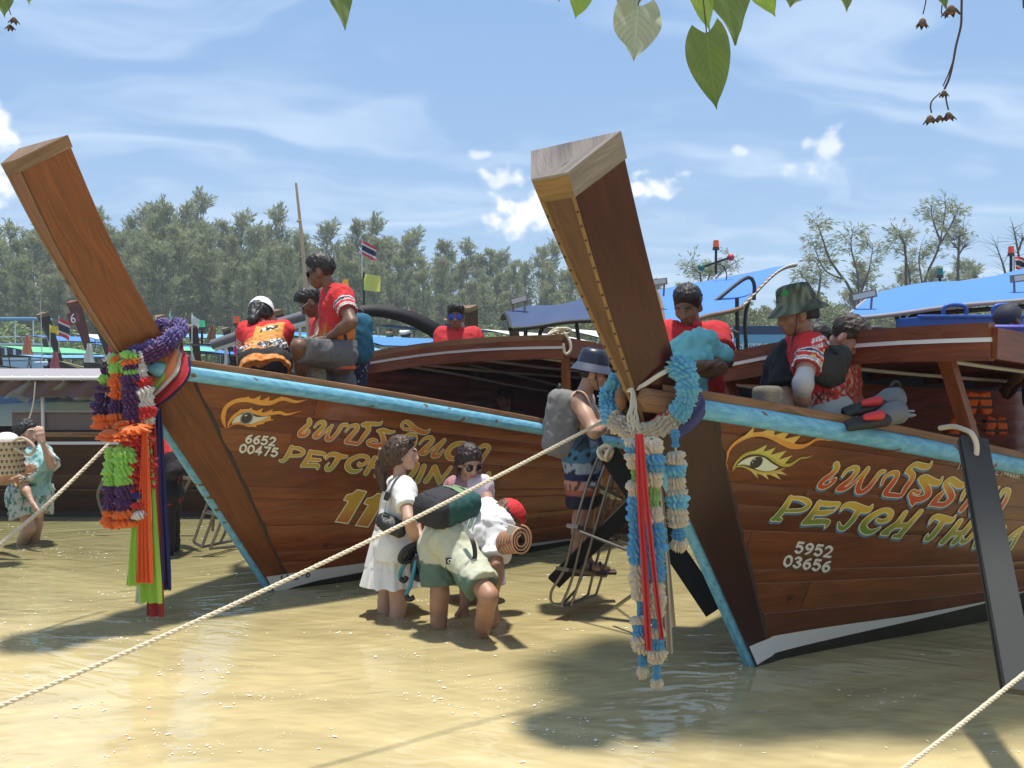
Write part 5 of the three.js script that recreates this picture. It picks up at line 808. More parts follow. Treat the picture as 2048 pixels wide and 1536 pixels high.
{ // grey canopied boat at the left, side on
  const Z = 10.6, g = thing('canopied_boat', 'brown boat with a grey flat canopy lying side on behind the left bow', 'boat', P(150, 706, Z).setY(0), 'boats moored in the background'), xs = [-420, 640], w = 0.95, at = (x, y, d = 0) => P(x, 706, Z).setY(y).add(V(0, 0, -d));
  for (const d of [0, 1.7]) for (let r = 0; r < 4; r++) obj('plank', sheet((u, v) => { const y = lerp(lerp(0.86, 0.06, r / 4), lerp(0.86, 0.06, (r + 1) / 4), v), p = at(lerp(...xs, u), y, d + (d ? 1 : -1) * -0.12 * (0.9 - y) + 0.01 * (v === 0.5 ? -1 : 0)); p.u = u * 6 + r; p.v = y; return p; }, 6, 2), [hullMat.brown, wood(0.07, 0.032, 0.02, grainB, 0.6, 0.1)][r % 2], g);
  obj('bottom_board', sheet((u, v) => at(lerp(...xs, u), lerp(0.06, -0.3, v), 0.1), 4, 1), hullMat.dark, g);
  obj('rail', bar(at(xs[0], 0.89), at(xs[1], 0.90), 0.07, 0.05), M.rail, g); obj('rail', bar(at(xs[0], 0.80, -0.01), at(xs[1], 0.81, -0.01), 0.03, 0.03), M.pipe, g);
  obj('side_board', sheet((u, v) => at(lerp(20, xs[1], u), lerp(0.94, 1.13, v), 0.02 + 0.006 * Math.sin(u * 60)), 40, 2), mat(0.14, 0.105, 0.10, 0.7), g); obj('trim', tube([at(20, 1.14), at(xs[1], 1.14)], 0.012, 1, 6), roofMat.grey, g);
  obj('floor', sheet((u, v) => at(lerp(...xs, u), 0.3, v * 1.7), 1, 1), M.deck, g);
  const rf = (x, d, dy = 0) => at(x, 1.50 + dy + 0.035 * d, d);
  obj('canopy', [sheet((u, v) => rf(lerp(-420, 300, u), lerp(-0.12, 1.9, v), 0.012 * Math.sin(u * 30) * Math.sin(v * 3.1)), 60, 6), sheet((u, v) => rf(lerp(-420, 300, u), lerp(-0.12, 1.9, v), -0.05), 4, 2)], roofMat.grey, g);
  obj('canopy_edge', tube([rf(-420, -0.13), rf(300, -0.13)], 0.022, 1, 8), M.pipe, g); for (let k = 0; k < 12; k++) obj('lacing', new THREE.TorusGeometry(0.026, 0.005, 5, 10).applyQuaternion(turn(0, 1.57, 0)).translate(...rf(-100 + k * 34, -0.13).toArray()), M.white, g);
  obj('valance', sheet((u, v) => rf(lerp(-420, 215, u), -0.1 + 0.03 * Math.sin(u * 50 + v * 3), -0.02 - 0.17 * v - 0.02 * n2(u * 12, 1)), 60, 5), mat(0.12, 0.07, 0.07, 0.8), g);
  const film = new THREE.MeshPhysicalMaterial({ color: lin(0.55, 0.56, 0.56), roughness: 0.35, transmission: 0.75, thickness: 0, side: THREE.DoubleSide }); obj('plastic_curtain', sheet((u, v) => rf(lerp(18, 205, u), -0.06 + 0.05 * Math.sin(u * 17 + v * 5), -0.03 - (0.2 + 0.04 * n2(u * 5, 4)) * v), 50, 8), film, g);
  obj('back_curtain', sheet((u, v) => at(lerp(120, 640, u), lerp(1.48, 1.26, v), 1.75), 2, 2), M.navyTarp, g);
  for (const [x, m, d] of [[84, M.pipe, 0], [282, M.black, 0], [55, M.black, 1.7], [188, M.black, 1.7], [-60, M.pipe, 0]]) obj('post', tube([at(x, 0.85, d), at(x, 1.5, d)], 0.02, 1, 7), m, g);
  obj('cord', tube([at(88, 1.46, -0.2), at(82, 1.2, -0.2), at(70, 0.98, -0.22)], 0.008, 10, 5), M.rope, g);
}
// three awnings of nearer boats on the right, each with its frame and hull
function awningBoat(label, corners, m, edge, posts, hull) {
  const [a, b, c, d] = corners.map((k) => P(...k)), g = thing('awning_boat', label, 'boat', a.clone().lerp(c, 0.5).setY(0), 'blue awning boats on the right'), f = (u, v, o = 0) => a.clone().lerp(b, u).lerp(d.clone().lerp(c, u), v).add(V(0, o + 0.10 * Math.sin(Math.PI * v) + 0.03 * Math.sin(u * 9) * Math.sin(v * 6), 0));
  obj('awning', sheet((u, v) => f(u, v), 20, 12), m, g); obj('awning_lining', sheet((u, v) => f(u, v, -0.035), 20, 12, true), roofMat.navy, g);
  for (const [p, q] of [[[0, 0], [1, 0]], [[1, 0], [1, 1]], [[1, 1], [0, 1]], [[0, 1], [0, 0]]]) obj('frame', tube(Array.from({ length: 8 }, (_, i) => f(lerp(p[0], q[0], i / 7), lerp(p[1], q[1], i / 7), -0.02)), 0.024, 20, 6), edge, g);
  for (let k = 0; k < 16; k++) { const p = f(1, k / 16 + 0.03, -0.01); obj('lacing', tube([p, p.clone().add(V(0.05, 0.03, 0))], 0.01, 1, 5), M.white, g); }
  posts.forEach((p) => obj('post', tube(p.map((k) => P(...k)), 0.024, p.length > 2 ? 20 : 1, 7), M.black, g));
  const [x, Z, deg] = hull, h = farBoat('hull', x, Z, deg, { L: 8, mid: 0.5, hull: hullMat.blue, free: 0.7, rise: 0.4 }); scene.remove(h.g); h.g.updateMatrixWorld(true); h.g.children.slice().forEach((k) => { k.applyMatrix4(h.g.matrixWorld); g.updateMatrixWorld(true); k.applyMatrix4(g.matrixWorld.clone().invert()); g.add(k); });
  return g;
}
awningBoat('boat with a dark blue laced awning rising to the left of the dark prow', [[1004, 634, 11.6], [1215, 588, 13.6], [1225, 632, 11.0], [1022, 654, 10.6]], roofMat.navy, M.black, [[[1052, 640, 11.2], [1050, 700, 11.2]], [[1100, 640, 11.4], [1082, 662, 11.4], [1078, 700, 11.4]], [[1150, 622, 11.6], [1160, 700, 11.6]]], [1120, 12.3, 170]);
const J2 = awningBoat('boat with a large bright blue awning between the two men in red', [[1315, 580, 13.5], [1592, 528, 14.8], [1482, 612, 11.4], [1330, 652, 10.8]], roofMat.blue, M.cap, [[[1474, 596, 11.4], [1476, 712, 11.4]], [[1500, 590, 12.2], [1490, 640, 12], [1494, 712, 12]], [[1420, 610, 11.6], [1500, 555, 12], [1508, 566, 12], [1508, 600, 12]]], [1440, 12.6, 172]);
awningBoat('boat with a wide blue awning at the right edge above the blue crate', [[1800, 582, 12.6], [2110, 532, 13.4], [2110, 588, 9.6], [1690, 634, 9.4]], roofMat.blue, roofMat.grey, [[[1806, 618, 9.8], [1808, 700, 9.8]], [[2090, 610, 9.8], [1860, 628, 9.8], [1822, 634, 9.8], [1812, 650, 9.8], [1812, 700, 9.8]], [[1790, 622, 10.2], [1798, 650, 10.2], [1800, 700, 10.2]]], [1960, 11, 174]);
// lamps, signs, flags and masts among the boats
function beacon(label, x, y0, y1, Z, col, arm) { const g = thing('beacon_lamp', label, 'beacon lamp', P(x, y1, Z)), p = P(x, y1, Z), q = P(x, y0, Z), r = px(8, Z); obj('mast', cyl(p, q, 0.018), M.black, g); obj('base', cyl(q, q.clone().add(V(0, r * 0.7, 0)), r * 0.9, r * 0.75), M.black, g); obj('lens', cyl(q.clone().add(V(0, r * 0.7, 0)), q.clone().add(V(0, r * 2.4, 0)), r * 0.8, r * 0.65), mat(...col, 0.3), g); if (arm) { const m = p.clone().lerp(q, 0.42); obj('crossbar', bar(m.clone().add(V(-arm, -0.05, 0)), m.clone().add(V(arm, 0.09, 0)), 0.03), M.black, g); obj('side_lamp', ball(m.clone().add(V(-arm, -0.05, 0)), 0.05), mat(0.02, 0.12, 0.08, 0.4), g); obj('side_lamp', ball(m.clone().add(V(arm, 0.09, 0)), 0.05), mat(0.5, 0.03, 0.05, 0.4), g); obj('cable', tube([m.clone(), m.clone().add(V(0.08, -0.02, 0.03)), m.clone().add(V(0.14, -0.16, 0.03)), m.clone().add(V(0.12, -0.26, 0.02))], 0.008, 14, 5), M.black, g); } }
beacon('orange beacon lamp with cross arms on the large blue awning', 1432, 500, 548, 13.6, [0.8, 0.12, 0.02], 0.2); beacon('red orange beacon lamp at the right edge above the wide awning', 2022, 512, 560, 12.6, [0.8, 0.08, 0.02]); beacon('green beacon lamp on the wide blue awning', 1880, 556, 592, 12.4, [0.01, 0.16, 0.12]);
beacon('orange red beacon lamp left of the capped crew member', 473, 652, 690, 13, [0.75, 0.1, 0.03]); beacon('yellow beacon lamp beside the head of the standing crew man', 691, 578, 640, 12, [0.8, 0.36, 0.01]); beacon('green beacon lamp right of the sash', 404, 660, 690, 15, [0.05, 0.6, 0.25]);
for (const [x0, y0, x1, y1, Z, label] of [[1020, 604, 1056, 596, 11.2, 'small framed light bar on the dark blue awning'], [1300, 566, 1334, 562, 11.5, 'small framed light bar left of the large blue awning'], [1700, 596, 1752, 586, 9.8, 'grey light bar on the corner of the wide awning'], [2022, 558, 2060, 554, 10, 'grey light bar at the right edge of the wide awning']]) { const a = P(x0, y0, Z), b = P(x1, y1, Z), g = thing('light_bar', label, 'light bar', a.clone()); obj('housing', bar(a, b, 0.05, 0.075), M.grey, g); obj('face', bar(a.clone().add(V(0.02, 0, 0.028)), b.clone().add(V(-0.02, 0, 0.028)), 0.012, 0.05), mat(0.55, 0.55, 0.52, 0.3), g); for (const p of [a, b]) obj('leg', tube([p.clone().lerp(a.clone().lerp(b, 0.5), 0.3), p.clone().lerp(a.clone().lerp(b, 0.5), 0.4).add(V(0, -0.17, 0))], 0.012, 1, 5), M.grey, g); }
function flag(label, x, y0, y1, Z, w, h, color, o = {}) { const a = P(x, y1, Z), b = P(x, y0, Z), g = thing('flag', label, 'flag', a.clone()); obj('pole', cyl(a, b, o.r ?? 0.014), o.pole ?? M.pipe, g); const s = sheet((u, v) => b.clone().add(V(u * w * (o.dx ?? 1), -v * h - (o.droop ?? 0.25) * u * h - 0.04, 0.06 * Math.sin(u * 5 + v * 2))), 12, 12); paint(s, (p) => color(clamp((b.y - 0.04 - p.y - (o.droop ?? 0.25) * h * Math.abs(p.x - b.x) / w) / h, 0, 1))); obj('cloth', s, clothMat, g); }
const thaiFlag = (v) => (v < 0.17 || v > 0.83 ? [0.55, 0.03, 0.05] : v < 0.33 || v > 0.67 ? WHITE : NAVY), plain = (...c) => () => c;
flag('red, white and blue striped flag high on a pole behind the standing crew man', 724, 478, 552, 30, 0.42, 0.42, thaiFlag, { droop: 0.5 }); flag('ragged yellow flag on a black pole left of the curved black prow', 728, 545, 632, 26, 0.42, 0.42, plain(0.62, 0.55, 0.1), { pole: M.black, droop: 0.1, r: 0.035 });
flag('striped flag hanging beside the number 6 prow', 118, 632, 706, 33, 0.34, 0.6, thaiFlag, { droop: 0.3 }); flag('small yellow flag left of the number 6 prow', 100, 648, 700, 34, 0.3, 0.24, plain(0.7, 0.55, 0.05)); flag('small white flag right of the sash', 384, 625, 690, 24, 0.17, 0.22, plain(0.66, 0.62, 0.6), { droop: 0.6 }); flag('small pale blue flag right of the brown prow', 340, 622, 690, 28, 0.12, 0.26, plain(0.4, 0.55, 0.66), { droop: 0.9 }); flag('black, orange and yellow flag against the right edge of the brown prow', 312, 634, 690, 20, 0.16, 0.3, (v) => (v < 0.4 ? [0.8, 0.2, 0.02] : v < 0.6 ? [0.7, 0.5, 0.05] : INK)); flag('small striped flag in the gap above the curved black prow', 818, 614, 690, 36, 0.22, 0.26, thaiFlag, { droop: 0.6 }); flag('small red, white and blue flag at the right edge', 2028, 508, 560, 16, 0.26, 0.2, thaiFlag, { droop: 0.2 }); flag('yellow flag left of the small pale blue one', 330, 648, 690, 26, 0.14, 0.12, plain(0.7, 0.6, 0.1));
for (const [x, y, Z, c, label] of [[226, 690, 34, [0.5, 0.03, 0.06], 'crimson cloth hung on the prow beside the number 6 prow'], [178, 706, 34, [0.66, 0.6, 0.58], 'white cloth tied round the foot of the number 6 prow'], [110, 722, 34, [0.45, 0.1, 0.12], 'faded red cloth on the leftmost background prow'], [290, 690, 17, [0.5, 0.06, 0.2], 'magenta cloth behind the sash'], [478, 690, 16, [0.6, 0.05, 0.25], 'pink ribbons hanging left of the capped crew member'], [55, 690, 34, [0.6, 0.2, 0.1], 'orange garland left of the leftmost background prow'], [424, 668, 26, [0.3, 0.14, 0.08], 'brown folded awning right of the sash']]) { const a = P(x, y, Z), g = thing('prow_cloth', label, 'cloth', a.clone()); obj('cloth', paint(sheet((u, v) => a.clone().add(V((u - 0.5) * px(14, Z) * (0.6 + v) + 0.02 * Math.sin(v * 7), -(v - 0.5) * px(38, Z), 0.03 * Math.sin(u * 12))), 8, 10), () => c), clothMat, g); }
{ // curved black prow and brown folded frame bars between the crew men
  const Z = 11.5, g = thing('curved_prow', 'long black curved prow rising to the left behind the canopy of boat 11', 'boat prow', P(820, 690, Z)), q = [[722, 622], [760, 622], [815, 634], [862, 656], [900, 682], [960, 730]].map(([x, y], i) => P(x, y, Z + i * 0.15)); const c = new Path(q);
  obj('stem', sheet((u, v) => { const p = c.getPoint(v), t = c.getTangent(v), s = V(0, 0, 1), n = s.clone().cross(t).normalize(), w = lerp(0.06, 0.11, v), d = 0.12, k = [[-w, -d], [w, -d], [w, d], [-w, d], [-w, -d]][Math.round(u * 4)]; return p.clone().addScaledVector(n, k[0]).addScaledVector(s, k[1]); }, 4, 24), M.dark, g); obj('tip', ball(q[0], [0.03, 0.06, 0.11], 8, 6), M.dark, g);
  const b = thing('folded_awning', 'pair of long grey rolled awning bars slanting up behind the bending crew member', 'awning', P(520, 670, 14)); for (const [a0, b0, a1, b1, w] of [[424, 690, 628, 626, 0.12], [470, 684, 640, 640, 0.07], [430, 698, 500, 680, 0.06]]) obj('roll', tube([P(a0, b0, 14), P((a0 + a1) / 2, (b0 + b1) / 2 - 2, 14), P(a1, b1, 14)], w * 0.6, 12, 8), w > 0.1 ? mat(0.12, 0.12, 0.13, 0.6) : M.pipe, b); for (const x of [452, 540, 600]) obj('post', tube([P(x, 684 - (x - 424) * 0.31, 14), P(x, 740, 14)], 0.02, 1, 6), M.pipe, b);
  const d = thing('dark_drum', 'large dark round drum behind the roof of the dark boat', 'drum', P(1752, 720, 8.8)), cc = P(1752, 716, 8.8); obj('shell', new THREE.TorusGeometry(0.26, 0.03, 10, 40).translate(cc.x, cc.y, cc.z), M.black, d); obj('face', cyl(cc.clone().add(V(0, 0, -0.05)), cc.clone().add(V(0, 0, 0.0)), 0.26, 0.26, 36), M.dark, d);
  const e = thing('boat_engine', 'cluster of engine parts and hoses beside the awning post', 'engine', P(1450, 690, 11.2)); seed(66); for (let k = 0; k < 16; k++) { const p = P(R(1438, 1472), R(664, 706), 11.2); obj('part', k % 3 ? rbox(R(0.05, 0.12), R(0.05, 0.12), 0.1, 0.012, p, turn(R(0, 1), R(0, 1), R(0, 1))) : tube([p, p.clone().add(V(R(-0.1, 0.1), R(-0.1, 0.1), 0.05)), p.clone().add(V(R(-0.15, 0.15), R(-0.15, 0.1), 0))], 0.014, 10, 6), pick([M.steel, M.black, mat(0.4, 0.03, 0.03, 0.5), M.white]), e); }
  const wv = thing('whip_antenna', 'thin white whip aerial at the left above the background boats', 'aerial', P(84, 720, 20)); obj('whip', taper([P(84, 720, 20), P(81, 600, 20)], (v) => lerp(0.012, 0.005, v), 2, 5), M.pipe, wv);
}
// ---------- garlands, ribbons, ropes, ladders, boards and gear ----------
seed(900);
function ruffle(r, h, n, amp) { // one gathered flower of cloth: a frilled disc
  const pts = [[0.22, 0.5], [0.72, 0.46], [1, 0.16], [1, -0.16], [0.72, -0.46], [0.22, -0.5]], p0 = R(0, 6), p1 = R(0, 6);
  return sheet((u, v, i, j) => { const a = (u * 6.28318), [pr, py] = pts[j], w = j > 0 && j < 5 ? 1 + amp * Math.sin(n * a + p0 + j * 1.3) + amp * 0.6 * Math.sin((n * 2 + 1) * a + p1 - j) : 1; return V(Math.cos(a) * r * pr * w, h * py * (1 + 0.5 * amp * Math.sin((n + 2) * a + p1 + j)), Math.sin(a) * r * pr * w); }, 60, 5);
}
const puffs = {}, puff = (r, h) => { const k = `${r.toFixed(3)}_${h.toFixed(3)}`; if (!puffs[k]) puffs[k] = [0, 1, 2].map(() => ruffle(r, h, pick([10, 11, 13]), 0.26)); return pick(puffs[k]); };
const cloth = (r, g, b, t = 0.25) => new THREE.MeshPhysicalMaterial({ color: lin(r, g, b), roughness: 0.9, transmission: t, thickness: 0, side: THREE.DoubleSide });
const C = { orange: cloth(0.85, 0.17, 0.015), lime: cloth(0.34, 0.68, 0.12), purple: cloth(0.085, 0.016, 0.11), violet: cloth(0.11, 0.075, 0.27), white: cloth(0.72, 0.70, 0.66), red: cloth(0.62, 0.02, 0.02), blue: cloth(0.10, 0.36, 0.62), sky: cloth(0.17, 0.52, 0.72), cream: cloth(0.66, 0.58, 0.45), green: cloth(0.25, 0.45, 0.14), pink: cloth(0.75, 0.2, 0.2) };
// flowers threaded along a path: list of [colour, radius, thickness, count]
function garland(label, pts, runs, { Z, group, cord = M.twine, name = 'flower_garland', puffScale = 1 } = {}) {
  const path = new Path(pts), L = path.getLength(), g = thing(name, label, 'garland', pts[0].clone(), group), total = runs.reduce((a, [, , h, n]) => a + h * n * 0.86, 0);
  obj('string', tube(pts, 0.005, 30, 5), cord, g);
  let s = 0; const y = V(0, 1, 0);
  for (const [m, r, h, n, lift] of runs) for (let k = 0; k < n; k++) {
    s += h * 0.86 / 2; const f = clamp(s / total, 0, 1); s += h * 0.86 / 2;
    if (!m) continue;
    const p = path.getPointAt(f), t = path.getTangentAt(f), me = new THREE.Mesh(puff(r * puffScale, h * (lift ?? 1.12)), m); me.name = 'flower';
    me.position.copy(p).sub(g.position); me.quaternion.setFromUnitVectors(y, t).multiply(turn(R(-0.32, 0.32), R(0, 6), R(-0.32, 0.32))); const q = R(0.8, 1.14); me.scale.set(q, R(0.8, 1.2), q * R(0.9, 1.1)); me.castShadow = me.receiveShadow = true; g.add(me);
  }
  return g;
}
const drop = (x0, y0, x1, y1, Z0, Z1 = Z0, n = 6) => Array.from({ length: n }, (_, i) => P(lerp(x0, x1, i / (n - 1)), lerp(y0, y1, i / (n - 1)), lerp(Z0, Z1, i / (n - 1))));
// ribbon: a pleated band of cloth along a path, width along "side"
function ribbon(label, pts, w0, w1, m, side, { group, pleats = 3, amp = 0.012, n = 26, twist = 0 } = {}) {
  const path = new Path(pts), o = thing('ribbon', label, 'ribbon', pts[0].clone(), group);
  const g = sheet((u, v) => { const p = path.getPoint(v), t = path.getTangent(v), s = side.clone().applyAxisAngle(t, twist * v), nn = s.clone().cross(t).normalize(), w = lerp(w0, w1, Math.pow(v, 0.8)); return p.addScaledVector(s, (u - 0.5) * w).addScaledVector(nn, amp * (0.4 + v) * Math.sin(u * pleats * 6.28 + 2 * Math.sin(v * 3))); }, Math.max(12, pleats * 8), n);
  obj('cloth', g, m, o); return o;
}
const Z1 = 6.5, PURPLE = 'garlands on the prow of the boat numbered 11', BLUE = 'garlands on the prow of the dark boat';
// purple collar round the neck of prow 11
{
  const c = (a, up) => { const p = F11.at(1.06 - 0.075, 1.80, 0).clone(); return p.addScaledVector(F11.b, Math.cos(a) * 0.17 - 0.03 * up).addScaledVector(F11.l, Math.sin(a) * 0.235).add(V(0, 0.03 * up - 0.10 * Math.cos(a) + 0.02, 0)); };
  const ringAt = (up, a0, a1, n = 14) => Array.from({ length: n }, (_, i) => c(lerp(a0, a1, i / (n - 1)), up));
  garland('violet and white frilled garland wrapped round the neck of the left prow', ringAt(1, -2.9, 3.0, 18), [[C.violet, 0.045, 0.04, 36]], { group: PURPLE });
  garland('dark purple frilled garland under the violet one at the left prow neck', ringAt(-1.2, 0.4, 3.0), [[C.purple, 0.045, 0.045, 14]], { group: PURPLE });
  garland('short lime and white frill at the front of the left prow neck', ringAt(-1, -0.6, 1.0, 8), [[C.white, 0.05, 0.045, 2], [C.lime, 0.05, 0.05, 4], [C.white, 0.05, 0.045, 2]], { group: PURPLE });
}
const hang = (label, x0, y0, x1, y1, z, runs, rs = 0.86) => garland(label, drop(x0, y0, x1, y1, z, z - 0.03), runs, { group: PURPLE, puffScale: rs });
hang('hanging garland of lime, orange and purple flowers at the front of the left prow', 238, 712, 233, 880, 6.42, [[C.orange, 0.055, 0.05, 1], [C.lime, 0.055, 0.05, 2], [C.orange, 0.055, 0.038, 6], [C.purple, 0.05, 0.045, 3], [C.orange, 0.06, 0.045, 2], [C.green, 0.045, 0.04, 1], [C.orange, 0.06, 0.045, 2]]);
hang('hanging purple garland with white bells on the far left of the left prow', 222, 722, 204, 838, 6.5, [[C.purple, 0.05, 0.05, 2], [C.lime, 0.055, 0.05, 1], [null, 0.05, 0.03, 1], [C.purple, 0.07, 0.035, 1], [null, 0, 0.03, 1], [C.purple, 0.07, 0.035, 1], [null, 0, 0.03, 1], [C.purple, 0.075, 0.035, 1], [null, 0, 0.02, 1], [C.purple, 0.075, 0.035, 1]]);
hang('hanging garland of orange, purple and lime flowers right of the orange one', 262, 705, 266, 862, 6.36, [[C.lime, 0.06, 0.05, 1], [C.orange, 0.055, 0.05, 1], [C.purple, 0.055, 0.045, 1], [C.lime, 0.055, 0.04, 1], [C.purple, 0.058, 0.04, 10], [C.pink, 0.03, 0.03, 2]]);
hang('hanging white and red garland beside the coloured sash of the left prow', 280, 720, 296, 850, 6.38, [[C.white, 0.035, 0.035, 6], [C.red, 0.05, 0.05, 2], [C.white, 0.055, 0.05, 4], [C.red, 0.055, 0.05, 2], [C.white, 0.05, 0.04, 2]]);
for (const [x, y, z, r] of [[212, 852, 6.42, 0.075], [272, 868, 6.28, 0.08], [254, 858, 6.34, 0.06], [240, 878, 6.3, 0.1]]) garland(`bright orange flower tassel hanging ${x === 212 ? 'at the far left of the left prow garlands' : x === 272 ? 'on the right above the red cloth' : x === 254 ? 'in the middle above the lime garland' : 'lowest above the lime garland'}`, [P(x, y - 16, z), P(x, y, z)], [[C.orange, r, 0.04, 2, 0.9]], { group: PURPLE });
garland('long double garland of lime then purple flowers, left strand', drop(229, 898, 226, 1050, 6.3), [[C.lime, 0.055, 0.045, 8], [C.purple, 0.052, 0.04, 6], [C.orange, 0.06, 0.05, 1], [null, 0, 0.05, 1], [C.orange, 0.065, 0.045, 1]], { group: PURPLE });
garland('long double garland of lime then purple flowers, right strand', drop(249, 896, 251, 1053, 6.26), [[C.lime, 0.055, 0.045, 8], [C.purple, 0.052, 0.04, 6], [C.orange, 0.06, 0.05, 1], [null, 0, 0.05, 1], [C.orange, 0.065, 0.045, 1]], { group: PURPLE });
garland('broad red fringed garland hanging beside the lime one', drop(276, 870, 276, 985, 6.34), [[C.red, 0.085, 0.03, 16, 1.4]], { group: PURPLE });
garland('small red, blue and white bell string below the red fringed garland', drop(274, 988, 281, 1035, 6.25), [[mat(0.02, 0.025, 0.12, 0.9), 0.04, 0.035, 1], [null, 0, 0.04, 1], [C.red, 0.045, 0.035, 1], [null, 0, 0.05, 1], [C.white, 0.05, 0.05, 1]], { group: PURPLE });
// hanging ribbons of the left prow, front to back
{
  const L = F11.l.clone(), side = V(1, 0, 0.15).normalize(), K = { green: cloth(0.33, 0.6, 0.06, 0.35), orange: cloth(0.82, 0.13, 0.012, 0.35), white: cloth(0.68, 0.66, 0.6, 0.3), red: cloth(0.32, 0.016, 0.02, 0.2), navy: cloth(0.018, 0.016, 0.11, 0.15), yellow: cloth(0.72, 0.5, 0.12, 0.3), peach: cloth(0.85, 0.25, 0.1, 0.3) };
  const rb = (label, x0, y0, x1, y1, z, w0, w1, m, o = {}) => ribbon(label, [P(x0, y0, z), P(lerp(x0, x1, 0.3), lerp(y0, y1, 0.35), z), P(lerp(x0, x1, 0.7), lerp(y0, y1, 0.7), z - 0.01), P(x1, y1, z - 0.02)], px(w0, z), px(w1, z), m, side, { group: 'ribbons hanging from the left prow', ...o });
  rb('dark navy ribbon hanging at the right of the bundle under the left prow', 316, 818, 330, 1180, 6.5, 16, 26, K.navy, { pleats: 3 }); rb('second navy ribbon hanging a little shorter beside the red one', 310, 812, 318, 1160, 6.46, 18, 22, K.navy, { pleats: 2 });
  rb('longest crimson ribbon reaching down to the water under the left prow', 302, 812, 310, 1233, 6.44, 16, 38, K.red, { pleats: 2 }); rb('crimson ribbon beside the yellow one under the left prow', 304, 815, 311, 1150, 6.38, 14, 18, K.red, { pleats: 2 });
  rb('white ribbon showing below the lime ribbons under the left prow', 292, 880, 278, 1208, 6.36, 8, 20, K.white, { pleats: 1 }); rb('broad lime ribbon hanging behind the orange one', 296, 870, 298, 1206, 6.34, 10, 56, K.green, { pleats: 3 });
  rb('lime ribbon on the left edge of the hanging bundle', 272, 985, 264, 1172, 6.28, 10, 28, K.green, { pleats: 2 }); rb('bright orange ribbon in the middle of the hanging bundle', 289, 860, 288, 1166, 6.24, 10, 38, K.orange, { pleats: 4 }); rb('thin yellow ribbon beside the orange one', 293, 840, 297, 1050, 6.3, 5, 12, K.yellow, { pleats: 1 });
  // sash drawn round the bow up to the gunwale
  const sash = (label, a, w0, w1, m, k) => { const on = (x, y, o) => { const q = F11.on(x, y, o); return F11.at(q.t, q.y, o); }; ribbon(label, a.map(([x, y, o]) => on(x, y, o)), w0, w1, m, V(0.25, -0.8, 0.5).normalize().applyAxisAngle(V(0, 0, 1), k), { group: 'sash wrapped round the bow of the boat numbered 11', pleats: 1.5, amp: 0.008, n: 30 }); };
  sash('orange band of the sash wrapped over the gunwale of the left bow', [[292, 762, 0.1], [318, 752, 0.16], [340, 722, 0.24], [350, 700, 0.22], [352, 692, 0.1]], 0.068, 0.230, K.peach, 0.1);
  sash('lime band of the sash round the left bow', [[288, 796, 0.08], [316, 762, 0.17], [342, 730, 0.24], [356, 706, 0.21]], 0.041, 0.081, K.green, 0.2);
  sash('white band of the sash round the left bow', [[292, 800, 0.08], [322, 770, 0.18], [350, 735, 0.26], [360, 706, 0.22], [358, 694, 0.12]], 0.041, 0.121, K.white, 0.2);
  sash('red band of the sash round the left bow', [[302, 808, 0.09], [334, 778, 0.2], [364, 742, 0.28], [371, 712, 0.25], [366, 698, 0.14]], 0.07, 0.17, cloth(0.5, 0.025, 0.035, 0.15), 0.3);
  sash('navy band of the sash along the lower edge round the left bow', [[308, 812, 0.1], [344, 786, 0.22], [374, 748, 0.3], [378, 716, 0.28]], 0.041, 0.047, K.navy, 0.4);
}
